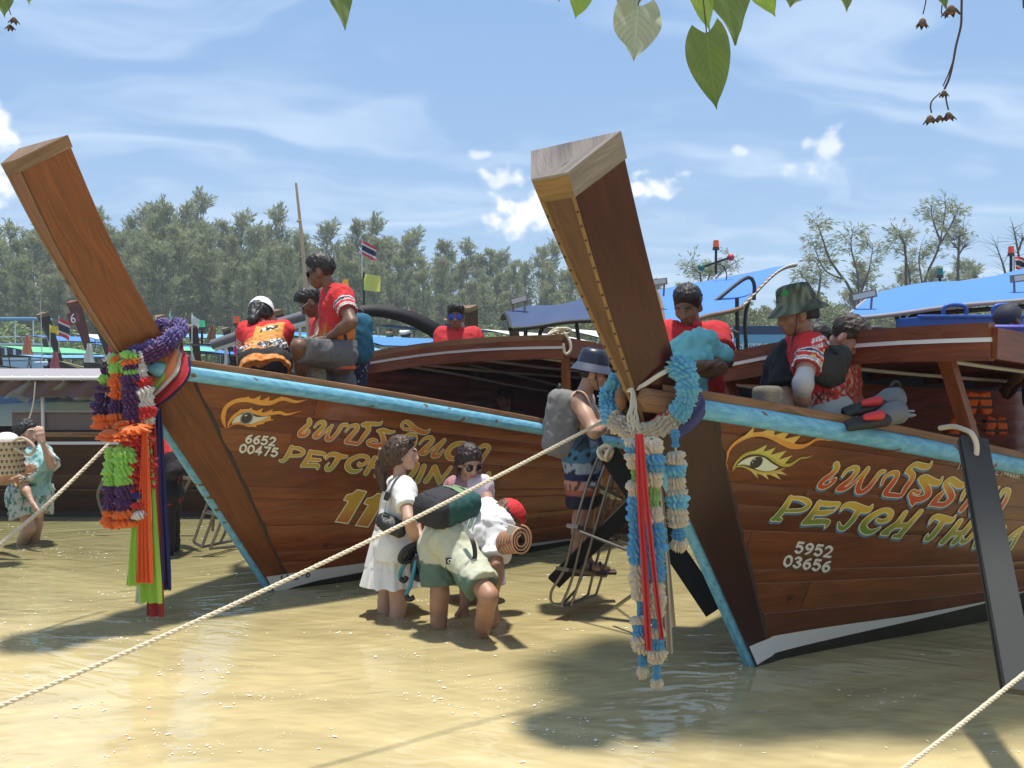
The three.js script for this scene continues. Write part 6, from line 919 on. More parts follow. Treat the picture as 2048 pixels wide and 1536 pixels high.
// blue and white garlands of the dark prow
{
  const o = (x, y, off) => { const q = F2.on(x, y, off); return F2.at(q.t, q.y, off); };
  garland('bright blue frilled garland rising on the right side of the dark prow neck', [o(1352, 732, 0.2), o(1368, 742, 0.26), o(1376, 775, 0.28), o(1368, 812, 0.24), o(1352, 830, 0.2)], [[C.sky, 0.046, 0.034, 17]], { group: BLUE });
  garland('white frilled garland across the front of the dark bow', [o(1228, 838, -0.14), o(1250, 858, -0.06), o(1272, 872, 0.0), o(1300, 862, 0.08), o(1345, 840, 0.16), o(1362, 828, 0.2)], [[C.cream, 0.044, 0.036, 20]], { group: BLUE });
  garland('blue frilled garland on the far left side of the dark prow neck', [o(1238, 760, -0.2), o(1222, 785, -0.26), o(1218, 815, -0.24), o(1228, 840, -0.16)], [[C.sky, 0.046, 0.034, 11]], { group: BLUE });
  const z = 4.62, gl = (label, x0, y0, x1, y1, zz, runs) => garland(label, drop(x0, y0, x1, y1, zz), runs, { group: BLUE, cord: M.twine });
  const W = (n) => [C.cream, 0.04, 0.045, n], B = (n, r = 0.038) => [C.blue, r, 0.04, n], S = (n, r = 0.016) => [C.blue, r, 0.02, n];
  gl('left long strand of blue and white flowers hanging from the dark prow', 1270, 880, 1286, 1352, z, [W(1), B(1), W(2), [C.green, 0.02, 0.05, 2], W(2), B(11), W(5), S(6), W(1), B(2), W(2), S(6), [C.cream, 0.022, 0.05, 1]]);
  gl('middle long strand of blue and white flowers hanging from the dark prow', 1303, 880, 1314, 1374, z - 0.03, [W(2), B(3, 0.05), W(2), [C.green, 0.026, 0.05, 3], W(2), B(10, 0.048), W(5), S(5), W(1), B(2), W(2), S(6), [C.cream, 0.03, 0.05, 1]]);
  gl('short right strand of white and blue flowers hanging from the dark prow', 1350, 860, 1358, 1098, z + 0.05, [S(5), [null, 0, 0.03, 1], [C.cream, 0.038, 0.036, 2], [C.sky, 0.04, 0.036, 2], [C.cream, 0.038, 0.036, 3], [C.sky, 0.04, 0.036, 2], [C.cream, 0.038, 0.036, 3], S(4, 0.026), [C.cream, 0.03, 0.05, 1]]);
  const side = V(1, 0, 0.1).normalize(), redCloth = cloth(0.55, 0.03, 0.035, 0.2), beige = cloth(0.42, 0.36, 0.27, 0.2), rb = (label, p, w0, w1, m, zz, k = 2) => ribbon(label, p.map(([x, y]) => P(x, y, zz)), px(w0, zz), px(w1, zz), m, side, { group: 'ribbons hanging from the dark prow', pleats: k, amp: 0.008 });
  rb('long red ribbon hanging straight from the dark prow', [[1277, 868], [1281, 1000], [1290, 1150], [1297, 1302]], 14, 14, redCloth, 4.52); rb('second red ribbon slanting right across the hanging strands', [[1281, 868], [1293, 1000], [1308, 1140], [1324, 1280]], 12, 10, redCloth, 4.5);
  rb('long beige ribbon hanging right of the strands', [[1308, 880], [1318, 1000], [1330, 1150], [1336, 1306]], 8, 20, beige, 4.6, 2); rb('shorter beige ribbon beside the long one', [[1312, 890], [1326, 1050], [1342, 1255]], 6, 20, beige, 4.62, 1.5);
  rb('thin pale green ribbon behind the strands', [[1304, 900], [1316, 1100], [1332, 1322]], 4, 5, cloth(0.4, 0.5, 0.25), 4.66, 1);
  // sash of the dark bow
  const sash = (label, pts, w, m) => ribbon(label, pts.map((a) => o(...a)), w, w, m, V(0.3, -0.9, 0.2).normalize(), { group: 'sash wrapped round the dark bow', pleats: 1.5, amp: 0.006 });
  sash('red sash along the right side of the dark bow', [[1284, 862, 0.03], [1320, 838, 0.12], [1352, 812, 0.2], [1358, 780, 0.22], [1355, 736, 0.2]], 0.045, redCloth);
  sash('red sash along the left side of the dark bow', [[1276, 864, -0.02], [1250, 842, -0.1], [1228, 812, -0.2]], 0.03, redCloth);
  sash('dark blue and white striped sash behind the blue garland', [[1340, 868, 0.16], [1380, 840, 0.26], [1406, 806, 0.3], [1398, 782, 0.26]], 0.09, cloth(0.06, 0.06, 0.16, 0.1));
  const tw = thing('twine_knot', 'pale twine tied round the dark prow with loose ends hanging', 'twine', o(1268, 772, 0));
  obj('binding', [tube([o(1247, 778, -0.06), o(1258, 782, -0.01), o(1280, 776, 0.05), o(1318, 752, 0.14), o(1352, 734, 0.2)], 0.008, 20, 6), tube([o(1247, 775, -0.06), o(1258, 779, -0.01), o(1280, 772, 0.05), o(1318, 748, 0.14), o(1352, 730, 0.2)], 0.007, 20, 6)], M.twine, tw);
  for (let k = 0; k < 9; k++) obj('loose_end', tube([o(1262 + R(-3, 5), 776, 0.03), o(1264 + R(-5, 8), 805, 0.05), o(1262 + R(-8, 14), 835, 0.06), o(1266 + R(-8, 26), 850 + R(0, 20), 0.06)], R(0.003, 0.006), 14, 5), M.twine, tw);
}
// ropes: three strands twisted round one another
function rope(label, pts, r, twists = 40) {
  const c = new Path(pts), L = c.getLength(), n = Math.ceil(L / (r * 1.6)), g = thing('mooring_rope', label, 'rope', pts[0].clone()), fr = c.computeFrenetFrames(n, false);
  for (let s = 0; s < 3; s++) obj('strand', sheet((u, v, i, j) => { const p = c.getPointAt(v), a = s * 2.094 + v * L / (r * 6.5) * 6.283, b = u * 6.283; p.addScaledVector(fr.normals[j], Math.cos(a) * r * 0.52 + Math.cos(b) * r * 0.52).addScaledVector(fr.binormals[j], Math.sin(a) * r * 0.52 + Math.sin(b) * r * 0.52); return p; }, 6, n), M.rope, g);
  return g;
}
rope('long thick mooring rope slanting across the water up to the dark bow', [P(-70, 1442, 3.4), P(300, 1284, 3.8), P(700, 1100, 4.3), P(1000, 950, 4.8), P(1212, 840, 5.15)], 0.0105);
rope('thinner mooring rope at the left leading up behind the garlands', [P(-40, 1122, 5.9), P(80, 1022, 6.3), P(160, 946, 6.6), P(218, 888, 6.8)], 0.014);
rope('mooring rope crossing the lower right corner of the view', [P(1770, 1566, 2.6), P(1900, 1466, 2.8), P(2080, 1322, 3.1)], 0.0075);
// boarding ladders of bent steel tube
const LAD = 'steel boarding ladders standing in the water';
function ladder(label, rails, rungs, r, extra = []) { const g = thing('boarding_ladder', label, 'ladder', rails[0][0].clone().setY(0), LAD); for (const p of rails) obj('rail', tube(p, r, p.length * 6, 7), M.steel, g); for (const [a, b, w] of rungs) obj('rung', w ? bar(a, b, w, 0.025) : tube([a, b], r, 1, 7), M.steel, g); for (const [p, q] of extra) obj('hook', tube([p, q], r * 1.1, 1, 7), M.steel, g); return g; }
{
  const f = (x, y) => P(x, y, 6.55), k = (x, y) => P(x, y, 6.95);
  ladder('steel boarding ladder with the shirtless man on it', [[f(1200, 905), f(1178, 960), f(1156, 1030), f(1128, 1140), f(1102, 1186), f(1104, 1206), f(1128, 1212)], [f(1212, 925), f(1190, 985), f(1166, 1070), f(1140, 1170), f(1122, 1212)], [f(1222, 950), f(1198, 1030), f(1172, 1120), f(1142, 1212)], [k(1246, 950), k(1222, 1030), k(1194, 1120), k(1176, 1190)], [k(1236, 930), k(1208, 1030), k(1178, 1120), k(1152, 1180)], [k(1262, 955), k(1234, 1050), k(1208, 1140), k(1192, 1190)]],
    [[f(1144, 1052), k(1228, 1075), 0.09], [f(1124, 1138), k(1202, 1150), 0.1], [f(1180, 968), k(1236, 996), 0.08], [f(1128, 1212), k(1192, 1190)], [f(1122, 1212), k(1152, 1180)], [f(1142, 1212), k(1176, 1190)]], 0.0095, [[f(1156, 1062), P(1275, 1108, 6.2)], [k(1228, 1080), P(1275, 1095, 6.5)]]);
  const a = (x, y) => P(x, y, 8.6), b = (x, y) => P(x, y, 8.95);
  ladder('steel boarding ladder standing in the water left of the brown bow', [[a(424, 985), a(408, 1025), a(392, 1070), a(388, 1084), a(404, 1094)], [a(440, 990), a(420, 1050), a(403, 1096)], [a(452, 1010), a(436, 1060), a(420, 1097)], [b(436, 960), b(430, 1010), b(425, 1062)], [b(462, 1020), b(452, 1060), b(440, 1086)]], [[a(406, 1024), a(440, 1032)], [a(404, 1094), b(470, 1080)], [a(420, 1097), b(478, 1092)], [a(410, 1022), b(466, 1036)]], 0.013);
  const c = (x, y) => P(x, y, 9.6), d = (x, y) => P(x, y, 9.6);
  ladder('steel ladder against the grey canopied boat behind the left bow', [[c(392, 938), c(370, 978), c(348, 1028)], [c(372, 930), c(356, 965), c(344, 1000)], [c(220, 935), c(200, 975), c(196, 990), c(208, 1034)]], [[c(344, 952), c(388, 958), 0.05], [c(350, 998), c(366, 1000)]], 0.016);
}
// black boards hung or stowed beside the boats
const slab = (label, p, q, w, d, m, up = V(0, 0, 1), name = 'fender_board') => { const g = thing(name, label, 'board', p.clone()); obj('plank', bar(p, q, w, d, up), m, g); return g; };
const tarred = mat(0.05, 0.05, 0.05, 0.95), tarBlack = mat(0.006, 0.006, 0.0065, 0.9);
{
  const top = P(1945, 880, 4.9), bot = P(2040, 1385, 4.05), g = slab('long black wooden leeboard hanging by a rope over the dark boat side', top, bot, 0.05, 0.13, tarred, V(1, 0.25, -0.25));
  const face = bar(top.clone().add(V(-0.055, 0, -0.01)), bot.clone().add(V(-0.06, 0, -0.01)), 0.05, 0.015, V(1, 0.25, 0)); obj('edge', face, tarBlack, g);
  const rp = thing('rope_loop', 'rope loop holding the black leeboard at the gunwale', 'rope', P(1930, 870, 5)); obj('strand', tube([P(1880, 856, 5.15), P(1905, 853, 5.05), P(1925, 858, 4.93), P(1944, 868, 4.84), P(1953, 888, 4.82), P(1952, 912, 4.82), P(1948, 905, 4.9), P(1938, 880, 4.95)], 0.013, 40, 8), M.rope, rp);
}
slab('black board slanting down right behind the blue and white strands', P(1216, 905, 5.9), P(1430, 1222, 5.6), 0.05, 0.12, tarBlack, V(1, 0.6, 0));
slab('black board slanting down left beside the boarding ladder', P(1290, 985, 6.5), P(1108, 1164, 6.75), 0.04, 0.1, tarBlack, V(1, -0.6, 0));
{ const k = thing('rope_knot', 'white rope knot on the board behind the ladder', 'rope', P(1210, 905, 5.85)); for (const [a, b] of [[0, 0], [0.02, 0.03], [-0.02, 0.02]]) obj('loop', new THREE.TorusGeometry(0.035, 0.012, 8, 18).applyQuaternion(turn(a * 30, b * 30, 0.5)).translate(...P(1212 + a * 300, 903 + b * 200, 5.82).toArray()), M.rope, k); }
{ const g = thing('steel_rod', 'steel rod leaning in the water left of the blue and white strands', 'rod', P(1228, 1216, 6.4)); obj('tube', tube([P(1228, 1216, 6.4), P(1330, 1145, 6.0)], 0.012, 1, 8), M.steel, g); }
// bollards and pole
for (const [x, y0, y1, z, w, label] of [[632, 704, 790, 7.45, 0.14, 'weathered grey wooden bollard under the raised foot'], [1536, 772, 830, 5.25, 0.13, 'pale wooden bollard on the foredeck of the dark boat']]) { const a = P(x, y1, z), b = P(x - 2, y0, z), g = thing('bollard', label, 'bollard', a.clone()); obj('post', rbox(w, b.y - a.y, w, 0.03, a.clone().lerp(b, 0.5), turn(0, 0.5, 0.03)), wood(0.42, 0.36, 0.28, grainB, 0.85, 0), g); }
{ const g = thing('bamboo_pole', 'tall thin bamboo pole standing behind the crew men', 'pole', P(622, 780, 9)); obj('cane', taper([P(626, 790, 9), P(612, 580, 9), P(602, 460, 9), P(592, 366, 9)], (v) => lerp(0.024, 0.011, v), 16, 7), mat(0.40, 0.34, 0.24, 0.7), g); for (const v of [0.2, 0.45, 0.65, 0.82]) obj('joint', ball(P(lerp(626, 592, v), lerp(790, 366, v), 9), [0.024, 0.012, 0.024], 8, 6), mat(0.32, 0.26, 0.18, 0.7), g); }
// ---------- people ----------
seed(300);
// the crew shirts: red above, a jagged flame print of orange and black towards the hem, striped cuffs
const crew = (a, print = 1) => (p) => {
  const J = a.J;
  for (const X of ['A', 'B']) if (J['e' + X]) {
    const S = J['s' + X], d = J['e' + X].clone().sub(S), L = d.length(); d.divideScalar(L); const q = p.clone().sub(S), t = q.dot(d), r = q.addScaledVector(d, -t).length();
    if (r < 0.085 && t > 0.05) { if (t > L * 0.6 - 0.004) return [0.3, 0.03, 0.03]; if (t > L * 0.6 - 0.014) return WHITE; if (t > L * 0.6 - 0.022) return NAVY; if (t > L * 0.6 - 0.03) return WHITE; if (t > 0.08 && t < 0.112 && p.clone().sub(S).dot(a.ax) * (X === 'A' ? 1 : -1) > 0.045) return t > 0.089 && t < 0.103 ? NAVY : WHITE; return RED; }
  }
  const h = p.clone().sub(J.pel).dot(a.up) + 0.05 * n3(p.x * 12, p.y * 9, p.z * 12) + 0.025 * n3(p.x * 30, p.y * 22, p.z * 30);
  if (!print) return RED;
  return h < 0.02 ? (n3(p.x * 14, p.y * 30, p.z * 14) > 0.1 ? ORANGE : [0.5, 0.09, 0.03]) : h < 0.10 ? (n3(p.x * 20, p.y * 26, p.z * 20) > -0.15 ? INK : ORANGE) : h < 0.17 ? ORANGE : h < 0.21 ? [0.6, 0.07, 0.02] : RED;
};
const collar = (a, col = RED) => { const g = [], c = a.J.nk.clone().addScaledVector(a.up, 0.03); for (const s of [-1, 1]) g.push(sheet((u, v) => { const an = lerp(0.15, 2.9, u) * s, r = lerp(0.066, 0.088, v); const o = a.dir.clone().multiplyScalar(Math.cos(an)).addScaledVector(a.dir.clone().cross(a.up), Math.sin(an)); return c.clone().addScaledVector(o, r).addScaledVector(a.up, lerp(0.018, -0.012, v)); }, 10, 3)); for (const x of g) paint(x, () => col); obj('collar', g, clothMat, a.root); };
const shoeless = { hands: {} };

// 1 woman in white before the hull
const w1 = person({ label: 'woman in white shirt and tiered white skirt standing in the water beside the hull', Z: 6.69, base: [785, 1232], female: true, H: 1.64, bulk: 0.012, skin: [0.48, 0.28, 0.2], face: [1, -0.06, 0.05], dir: [1, 0, 0.05], J: { pel: [786, 1088, 0], sA: [806, 978, 0.12], sB: [794, 975, -0.16], head: [806, 908, -0.01], eA: [818, 1040, '+'], wA: [836, 1096, '-'], eB: [822, 1035, '-'], wB: [846, 1082, '+'], kA: [797, 1206, 0.07], aA: [799, 1335, 0.06], kB: [772, 1204, -0.09], aB: [773, 1330, -0.1] }, hands: { A: { curl: 0.9, dir: [0.35, -1, 0.1] }, B: { curl: 0.8 } } });
w1.shirt([0.78, 0.77, 0.73], { sleeve: 0.62, hem: 0.1, e: 0.02 });
for (const [y0, y1, r0, r1] of [[0.1, -0.14, 0.135, 0.2], [-0.1, -0.27, 0.185, 0.235]]) {
  const g = sheet((u, v) => { const a = u * 6.2832, r = lerp(r0, r1, Math.pow(v, 0.8)) * (1 + lerp(0.01, 0.07, v) * Math.sin(a * 11 + 2 * Math.sin(a * 3)) + 0.02 * Math.sin(a * 23)); return w1.J.pel.clone().add(V(Math.cos(a) * r * 0.9, lerp(y0, y1, v) + 0.006 * Math.sin(a * 11 + 1), Math.sin(a) * r * 0.82)); }, 130, 12);
  obj('skirt_tier', paint(g, () => [0.76, 0.74, 0.71]), clothMat, w1.root);
}
w1.hair('long', BROWNHAIR, [ell(V(0, 0.005, -0.1), [0.055, 0.07, 0.05]), cap(V(0, -0.02, -0.115), V(0.01, -0.13, -0.15), 0.045, 0.04), cap(V(0.01, -0.13, -0.15), V(0.0, -0.25, -0.125), 0.04, 0.026), cap(V(0.02, -0.05, -0.15), V(0.03, -0.2, -0.17), 0.02, 0.012)]);
w1.onHead('hair_clip', [cyl(V(-0.02, 0.03, -0.16), V(0.03, -0.06, -0.165), 0.012), cyl(V(0.02, 0.02, -0.165), V(-0.02, -0.05, -0.17), 0.01)], mat(0.2, 0.13, 0.06, 0.3));
{ const g = [ball(V(-0.035, 0.105, 0.062), [0.03, 0.02, 0.02]), ball(V(0.035, 0.105, 0.062), [0.03, 0.02, 0.02]), cyl(V(-0.08, 0.09, 0.0), V(-0.06, 0.11, 0.06), 0.004), cyl(V(0.08, 0.09, 0.0), V(0.06, 0.11, 0.06), 0.004)]; w1.onHead('sunglasses', g, gloss); w1.onHead('earring', new THREE.TorusGeometry(0.011, 0.002, 6, 12).translate(0.078, -0.045, -0.005), M.gold); }
// 2 man bent over
const w2 = person({ label: 'man in white shirt and two tone green shorts bending down to the water', Z: 6.3, base: [915, 1265], H: 1.74, skin: [0.38, 0.2, 0.125], face: [0.55, -0.8, -0.1], dir: [0.8, -0.5, -0.4], tilt: [0.7, 0, -0.3], hip: [0.25, -0.05, 0.9], J: { pel: [893, 1072, 0], hA: [912, 1098, 0.08], hB: [874, 1096, -0.06], sA: [996, 1050, -0.12], sB: [972, 1026, -0.48], head: [1012, 1040, -0.42], eA: [992, 1130, '+'], wA: [986, 1212, '-'], eB: [950, 1125, '+'], wB: [927, 1212, '-'], kA: [978, 1192, '+'], aA: [958, 1315, 0.0], kB: [880, 1190, -0.02], aB: [879, 1310, -0.1] }, toe: [0.9, 0, -0.2], hands: { A: { dir: [0, -1, 0], curl: 0.4 }, B: { dir: [0, -1, 0], curl: 0.4 } } });
w2.shirt([0.74, 0.73, 0.74], { sleeve: 0.85, hem: 0.0, e: 0.03, fold: 0.010 });
w2.shorts((p) => { const h = p.y - w2.J.pel.y + 0.08 * (p.x - w2.J.pel.x); return h > -0.17 ? [0.5 + 0.3 * n3(p.x * 3, 0, 1) * 0, 0.51, 0.38] : [0.105, 0.17, 0.125]; }, { to: 0.8, top: 0.12, flare: 0.03, e: 0.02, fold: 0.009 });
{ const back = w2.J.hA.clone().add(V(-0.03, -0.045, 0.148)); const f = M.black; obj('badge', [rbox(0.05, 0.04, 0.006, 0.002, back, turn(0.1, -0.15, 0.06))], f, w2.root); obj('badge_motif', [new THREE.TorusGeometry(0.011, 0.003, 6, 14).applyQuaternion(turn(0.1, -0.15, 0.06)).translate(back.x, back.y, back.z + 0.004)], M.white, w2.root); }
w2.hair('short', FAIRHAIR, [ell(V(0.02, -0.03, -0.06), [0.075, 0.07, 0.05]), ell(V(0, 0.0, -0.09), [0.07, 0.06, 0.03])]);
{ const g = field([ell(V(0, 0.06, -0.01), [0.092, 0.085, 0.108])], 0.008, { k: 90, cuts: [[V(0, 0.045, 0), V(0, -1, 0.25)]], wob: (p) => 0.003 * n3(p.x * 40, p.y * 40, p.z * 40) }); w2.onHead('bandana', g, mat(0.56, 0.02, 0.025, 0.8)); }
// 3 woman with sunglasses behind them
const w3 = person({ label: 'dark haired woman in sunglasses and a dusky pink top looking down beside the hull', Z: 7.1, base: [940, 1205], female: true, H: 1.64, skin: [0.42, 0.23, 0.155], face: [0.42, -0.5, 0.75], dir: [0.6, 0, 0.75], J: { pel: [950, 1095, 0], sA: [907, 972, -0.02], sB: [965, 970, 0.08], head: [938, 924, 0.1], eA: [905, 1040, '-'], wA: [925, 1100, '+'], eB: [985, 1038, '+'], wB: [968, 1095, '+'], kA: [936, 1195, 0.08], aA: [908, 1300, -0.05], kB: [968, 1195, 0.05], aB: [962, 1310, 0.0] } });
w3.shirt((p) => (p.clone().sub(w3.J.mid).dot(w3.dir) > 0.03 && p.x > w3.J.mid.x ? [0.6, 0.52, 0.6] : [0.34, 0.17, 0.19]), { sleeve: 0.02, hem: 0.02, e: 0.013, sides: '' });
w3.shorts([0.42, 0.32, 0.46], { to: 0.7, top: 0.1, flare: 0.06, e: 0.03, name: 'skirt' });
w3.hair('long', hairMat(0.022, 0.012, 0.009), [cap(V(0.01, 0.0, -0.1), V(0.03, -0.16, -0.1), 0.05, 0.035), cap(V(0.07, -0.01, -0.02), V(0.085, -0.12, -0.04), 0.02, 0.016), cap(V(-0.07, 0.0, 0.02), V(-0.085, -0.1, 0.03), 0.016, 0.01)]);
w3.glasses(gloss, M.black, 0.027);
obj('tattoo', [ball(w3.J.sA.clone().add(V(-0.025, 0.02, 0.055)), [0.02, 0.026, 0.012])], mat(0.5, 0.13, 0.06, 0.6), w3.root);
// 4 woman shading her eyes at the left
const w4 = person({ label: 'black haired woman in green patterned cover up shading her eyes with one hand', Z: 9.17, base: [55, 1090], female: true, H: 1.6, skin: [0.5, 0.31, 0.22], face: [0.86, -0.12, 0.45], dir: [0.8, 0, 0.55], cell: 0.015, J: { pel: [60, 990, 0], sA: [38, 912, 0.1], sB: [82, 906, -0.08], head: [56, 864, 0.02], eA: [46, 968, '+'], wA: [66, 1008, '+'], eB: [104, 930, '+'], wB: [84, 884, '+'], kA: [60, 1056, 0.1], aA: [30, 1112, -0.05], kB: [72, 1052, -0.05], aB: [66, 1110, -0.12] }, hands: { B: { dir: [-0.2, 1, 0], palm: [-0.5, 0, -0.8], curl: 0.25 }, A: { curl: 0.3 } } });
{ const robe = (p) => { const n = n3(p.x * 22, p.y * 14, p.z * 22) + 0.6 * n3(p.x * 48, p.y * 30, p.z * 48); const q = p.clone().sub(w4.J.mid), inn = q.dot(w4.dir) > 0.06 && Math.abs(q.dot(w4.ax)) < 0.085; return inn && p.y > w4.J.pel.y ? [0.32, 0.55, 0.55] : n > 0.35 ? [0.06, 0.22, 0.15] : n > 0.1 ? [0.3, 0.42, 0.36] : [0.6, 0.62, 0.6]; };
  w4.shirt(robe, { sleeve: 0.95, hem: 0.05, e: 0.03, fold: 0.009, name: 'cover_up', cell: 0.014 }); w4.shorts(robe, { to: 0.6, top: 0.1, flare: 0.05, e: 0.03, fold: 0.012, name: 'cover_up_skirt', cell: 0.014 });
  for (const [X, dz] of [['A', 0.02], ['B', -0.02]]) obj('sleeve', paint(sheet((u, v) => { const S = w4.J['s' + X].clone().lerp(w4.J['e' + X], 0.35), E2 = w4.J['e' + X].clone().lerp(w4.J['w' + X], 0.1); return S.lerp(E2, u).add(V(0.015 * Math.sin(v * 9 + u * 5), -0.3 * v * (0.5 + 0.5 * u), dz + 0.02 * Math.sin(u * 12 + v * 6))); }, 14, 14), robe), clothMat, w4.root); }
w4.hair('long', BLACKHAIR, [cap(V(0.06, 0.03, -0.04), V(0.085, -0.26, 0.0), 0.055, 0.035), cap(V(-0.06, 0.03, -0.04), V(-0.085, -0.27, 0.01), 0.055, 0.04), cap(V(0, 0.0, -0.09), V(0, -0.26, -0.1), 0.07, 0.06)]);
// 5 person at the left edge carrying the basket
const w5 = person({ label: 'person at the left edge with a bare arm round a woven basket', Z: 8.6, base: [-60, 1110], H: 1.7, skin: [0.42, 0.24, 0.16], face: [0.6, 0, 0.4], dir: [0.7, 0, 0.6], cell: 0.016, J: { pel: [-52, 1010, 0], sA: [-68, 905, 0.14], sB: [-30, 903, -0.12], head: [-48, 845, 0], eA: [-14, 962, '+'], wA: [36, 942, '+'], eB: [0, 960, '-'], wB: [30, 960, '+'], kA: [-50, 1105, 0.1], aA: [-52, 1200, 0], kB: [-40, 1105, -0.1], aB: [-42, 1200, -0.1] }, hands: { A: { curl: 0.5, dir: [1, 0.25, 0] } } });
w5.shirt([0.7, 0.7, 0.72], { sleeve: 0.5, hem: 0.12, cell: 0.016 }); w5.shorts([0.66, 0.66, 0.7], { to: 0.9, flare: 0.05, cell: 0.016 }); w5.hair('short', BLACKHAIR);
// 6 person behind the ribbons
const w6 = person({ label: 'person in red and black shirt partly hidden behind the coloured ribbons', Z: 8.75, base: [335, 1108], H: 1.68, skin: TAN, face: [0.7, -0.1, -0.4], dir: [0.8, 0, -0.4], cell: 0.016, J: { pel: [334, 985, 0], sA: [322, 886, 0.12], sB: [338, 884, -0.14], head: [330, 842, 0], eA: [348, 942, '+'], wA: [378, 925, '-'], eB: [362, 920, '-'], wB: [392, 912, '+'], kA: [330, 1085, 0.08], aA: [334, 1180, 0.05], kB: [340, 1085, -0.09], aB: [342, 1180, -0.1] } });
w6.shirt((p) => { const arm = Math.min(...['A', 'B'].map((X) => p.distanceTo(w6.J['e' + X]))) < 0.17, h = p.y - w6.J.pel.y; return arm || (h < 0.2 && n3(p.x * 18, p.y * 26, p.z * 18) > -0.2) ? INK : RED; }, { sleeve: 1.2, hem: 0.1, cell: 0.015 }); w6.shorts([0.022, 0.02, 0.026], { to: 1.95, cell: 0.015, flare: 0 }); w6.hair('short', BLACKHAIR);
// 7 shirtless man on the ladder
const w7 = person({ label: 'shirtless man in a dark blue bucket hat climbing the boarding ladder', Z: 6.9, base: [1162, 1135], baseY: 0.27, H: 1.72, bare: true, skin: [0.43, 0.25, 0.165], face: [1, -0.18, 0.05], dir: [1, 0, 0.05], J: { pel: [1163, 896, 0], sA: [1157, 800, 0.15], sB: [1170, 797, -0.2], head: [1187, 748, 0], eA: [1188, 864, '+'], wA: [1219, 842, '-'], eB: [1198, 858, '-'], wB: [1222, 850, '+'], kA: [1166, 1016, 0.07], aA: [1152, 1122, 0.05], kB: [1176, 1012, -0.13], aB: [1172, 1120, -0.15] }, hands: { A: { curl: 1.3 }, B: { curl: 1.3 } } });
w7.shorts((p) => { const h = w7.J.pel.y + 0.06 - p.y, pal = n3(p.x * 16, p.y * 13, p.z * 16) > 0.42; if (h < 0.05) return [0.03, 0.06, 0.1]; if (h < 0.15) return pal ? INK : [0.05, 0.16, 0.26]; if (h < 0.22) return pal ? INK : [0.3, 0.36, 0.42]; if (h < 0.27) return NAVY; if (h < 0.33) return pal ? [0.1, 0.05, 0.03] : [0.5, 0.24, 0.17]; if (h < 0.37) return [0.35, 0.1, 0.05]; return [0.012, 0.014, 0.03]; }, { to: 0.98, flare: 0.03, e: 0.024, fold: 0.007 });
w7.hair('short', BLACKHAIR); { const h = bucketHat(w7, mat(0.012, 0.016, 0.035, 0.35), mat(0.06, 0.07, 0.11, 0.5), 0.55); } w7.glasses(gloss, M.gold, 0.02);
w7.onHead('chin_cord', [tube([V(-0.082, 0.0, 0.01), V(-0.06, -0.09, 0.05), V(0, -0.125, 0.06), V(0.06, -0.09, 0.05), V(0.082, 0, 0.01)], 0.003, 16, 5)], M.black);
for (const X of ['A', 'B']) { const a = w7.J['a' + X]; obj('sandal', [rbox(0.27, 0.025, 0.095, 0.01, a.clone().add(V(0.08, -0.085, 0))), tube([a.clone().add(V(0.09, -0.07, -0.05)), a.clone().add(V(0.1, -0.02, 0)), a.clone().add(V(0.09, -0.07, 0.05))], 0.012, 10, 6)], mat(0.06, 0.022, 0.016, 0.6), w7.root); }
// 8 crew member in the white cap bending on the deck
const w8 = person({ label: 'crew member in red shirt and white cap bending over with back to the camera', Z: 7.9, base: [530, 890], baseY: 0.93, female: true, H: 1.62, skin: TAN, face: [0.25, -0.7, -0.75], dir: [0.1, -0.4, -0.9], tilt: [0, 0, -0.8], hip: [-1, 0, 0.05], J: { pel: [530, 722, 0.1], sA: [494, 662, -0.2], sB: [566, 660, -0.16], head: [522, 630, -0.28], eA: [482, 712, '-'], wA: [490, 760, '-'], eB: [578, 712, '-'], wB: [572, 765, '-'], kA: [512, 800, 0.05], aA: [512, 888, 0.02], kB: [548, 800, 0.05], aB: [548, 888, 0] } });
w8.shirt((p) => { const q = p.clone().sub(w8.J.pel), h = q.dot(w8.up), x = Math.abs(q.x); const c = crew(w8, 0)(p); if (c !== RED) return c; if (h > 0.2 && h < 0.33 && x < 0.11 && p.z > w8.J.mid.z - 0.02) return h > 0.24 && h < 0.29 && x < 0.07 ? (n3(p.x * 40, p.y * 40, 3) > 0 ? WHITE : INK) : [0.62, 0.3, 0.06]; return h < 0.2 ? (n3(p.x * 20, p.y * 30, p.z * 20) > 0 ? ORANGE : [0.6, 0.3, 0.09]) : RED; }, { hem: 0.12, sleeve: 0.6, cell: 0.009 });
w8.shorts([0.018, 0.017, 0.02], { to: 1.9, top: 0.02 });
{ const c = w8.J.pel.clone().addScaledVector(w8.up, 0.1), g = field([cap(c.clone().add(V(-0.14, 0.0, 0.06)), c.clone().add(V(0.13, 0.05, 0.06)), 0.055, 0.06), cap(c.clone().add(V(-0.1, -0.03, 0.07)), c.clone().add(V(0.12, -0.01, 0.07)), 0.05)], 0.011, { wob: folds(0.012, 1.5) }); obj('tied_jacket', paint(g, (p) => (p.y > c.y + 0.03 && n3(p.x * 45, p.y * 45, 1) > 0.1 ? WHITE : [0.06, 0.06, 0.065])), clothMat, w8.root); }
w8.hair('long', BLACKHAIR, [cap(V(0, 0, -0.09), V(0, -0.16, -0.1), 0.06, 0.04)]); ballCap(w8, mat(0.72, 0.72, 0.72, 0.7), mat(0.66, 0.66, 0.66, 0.7));
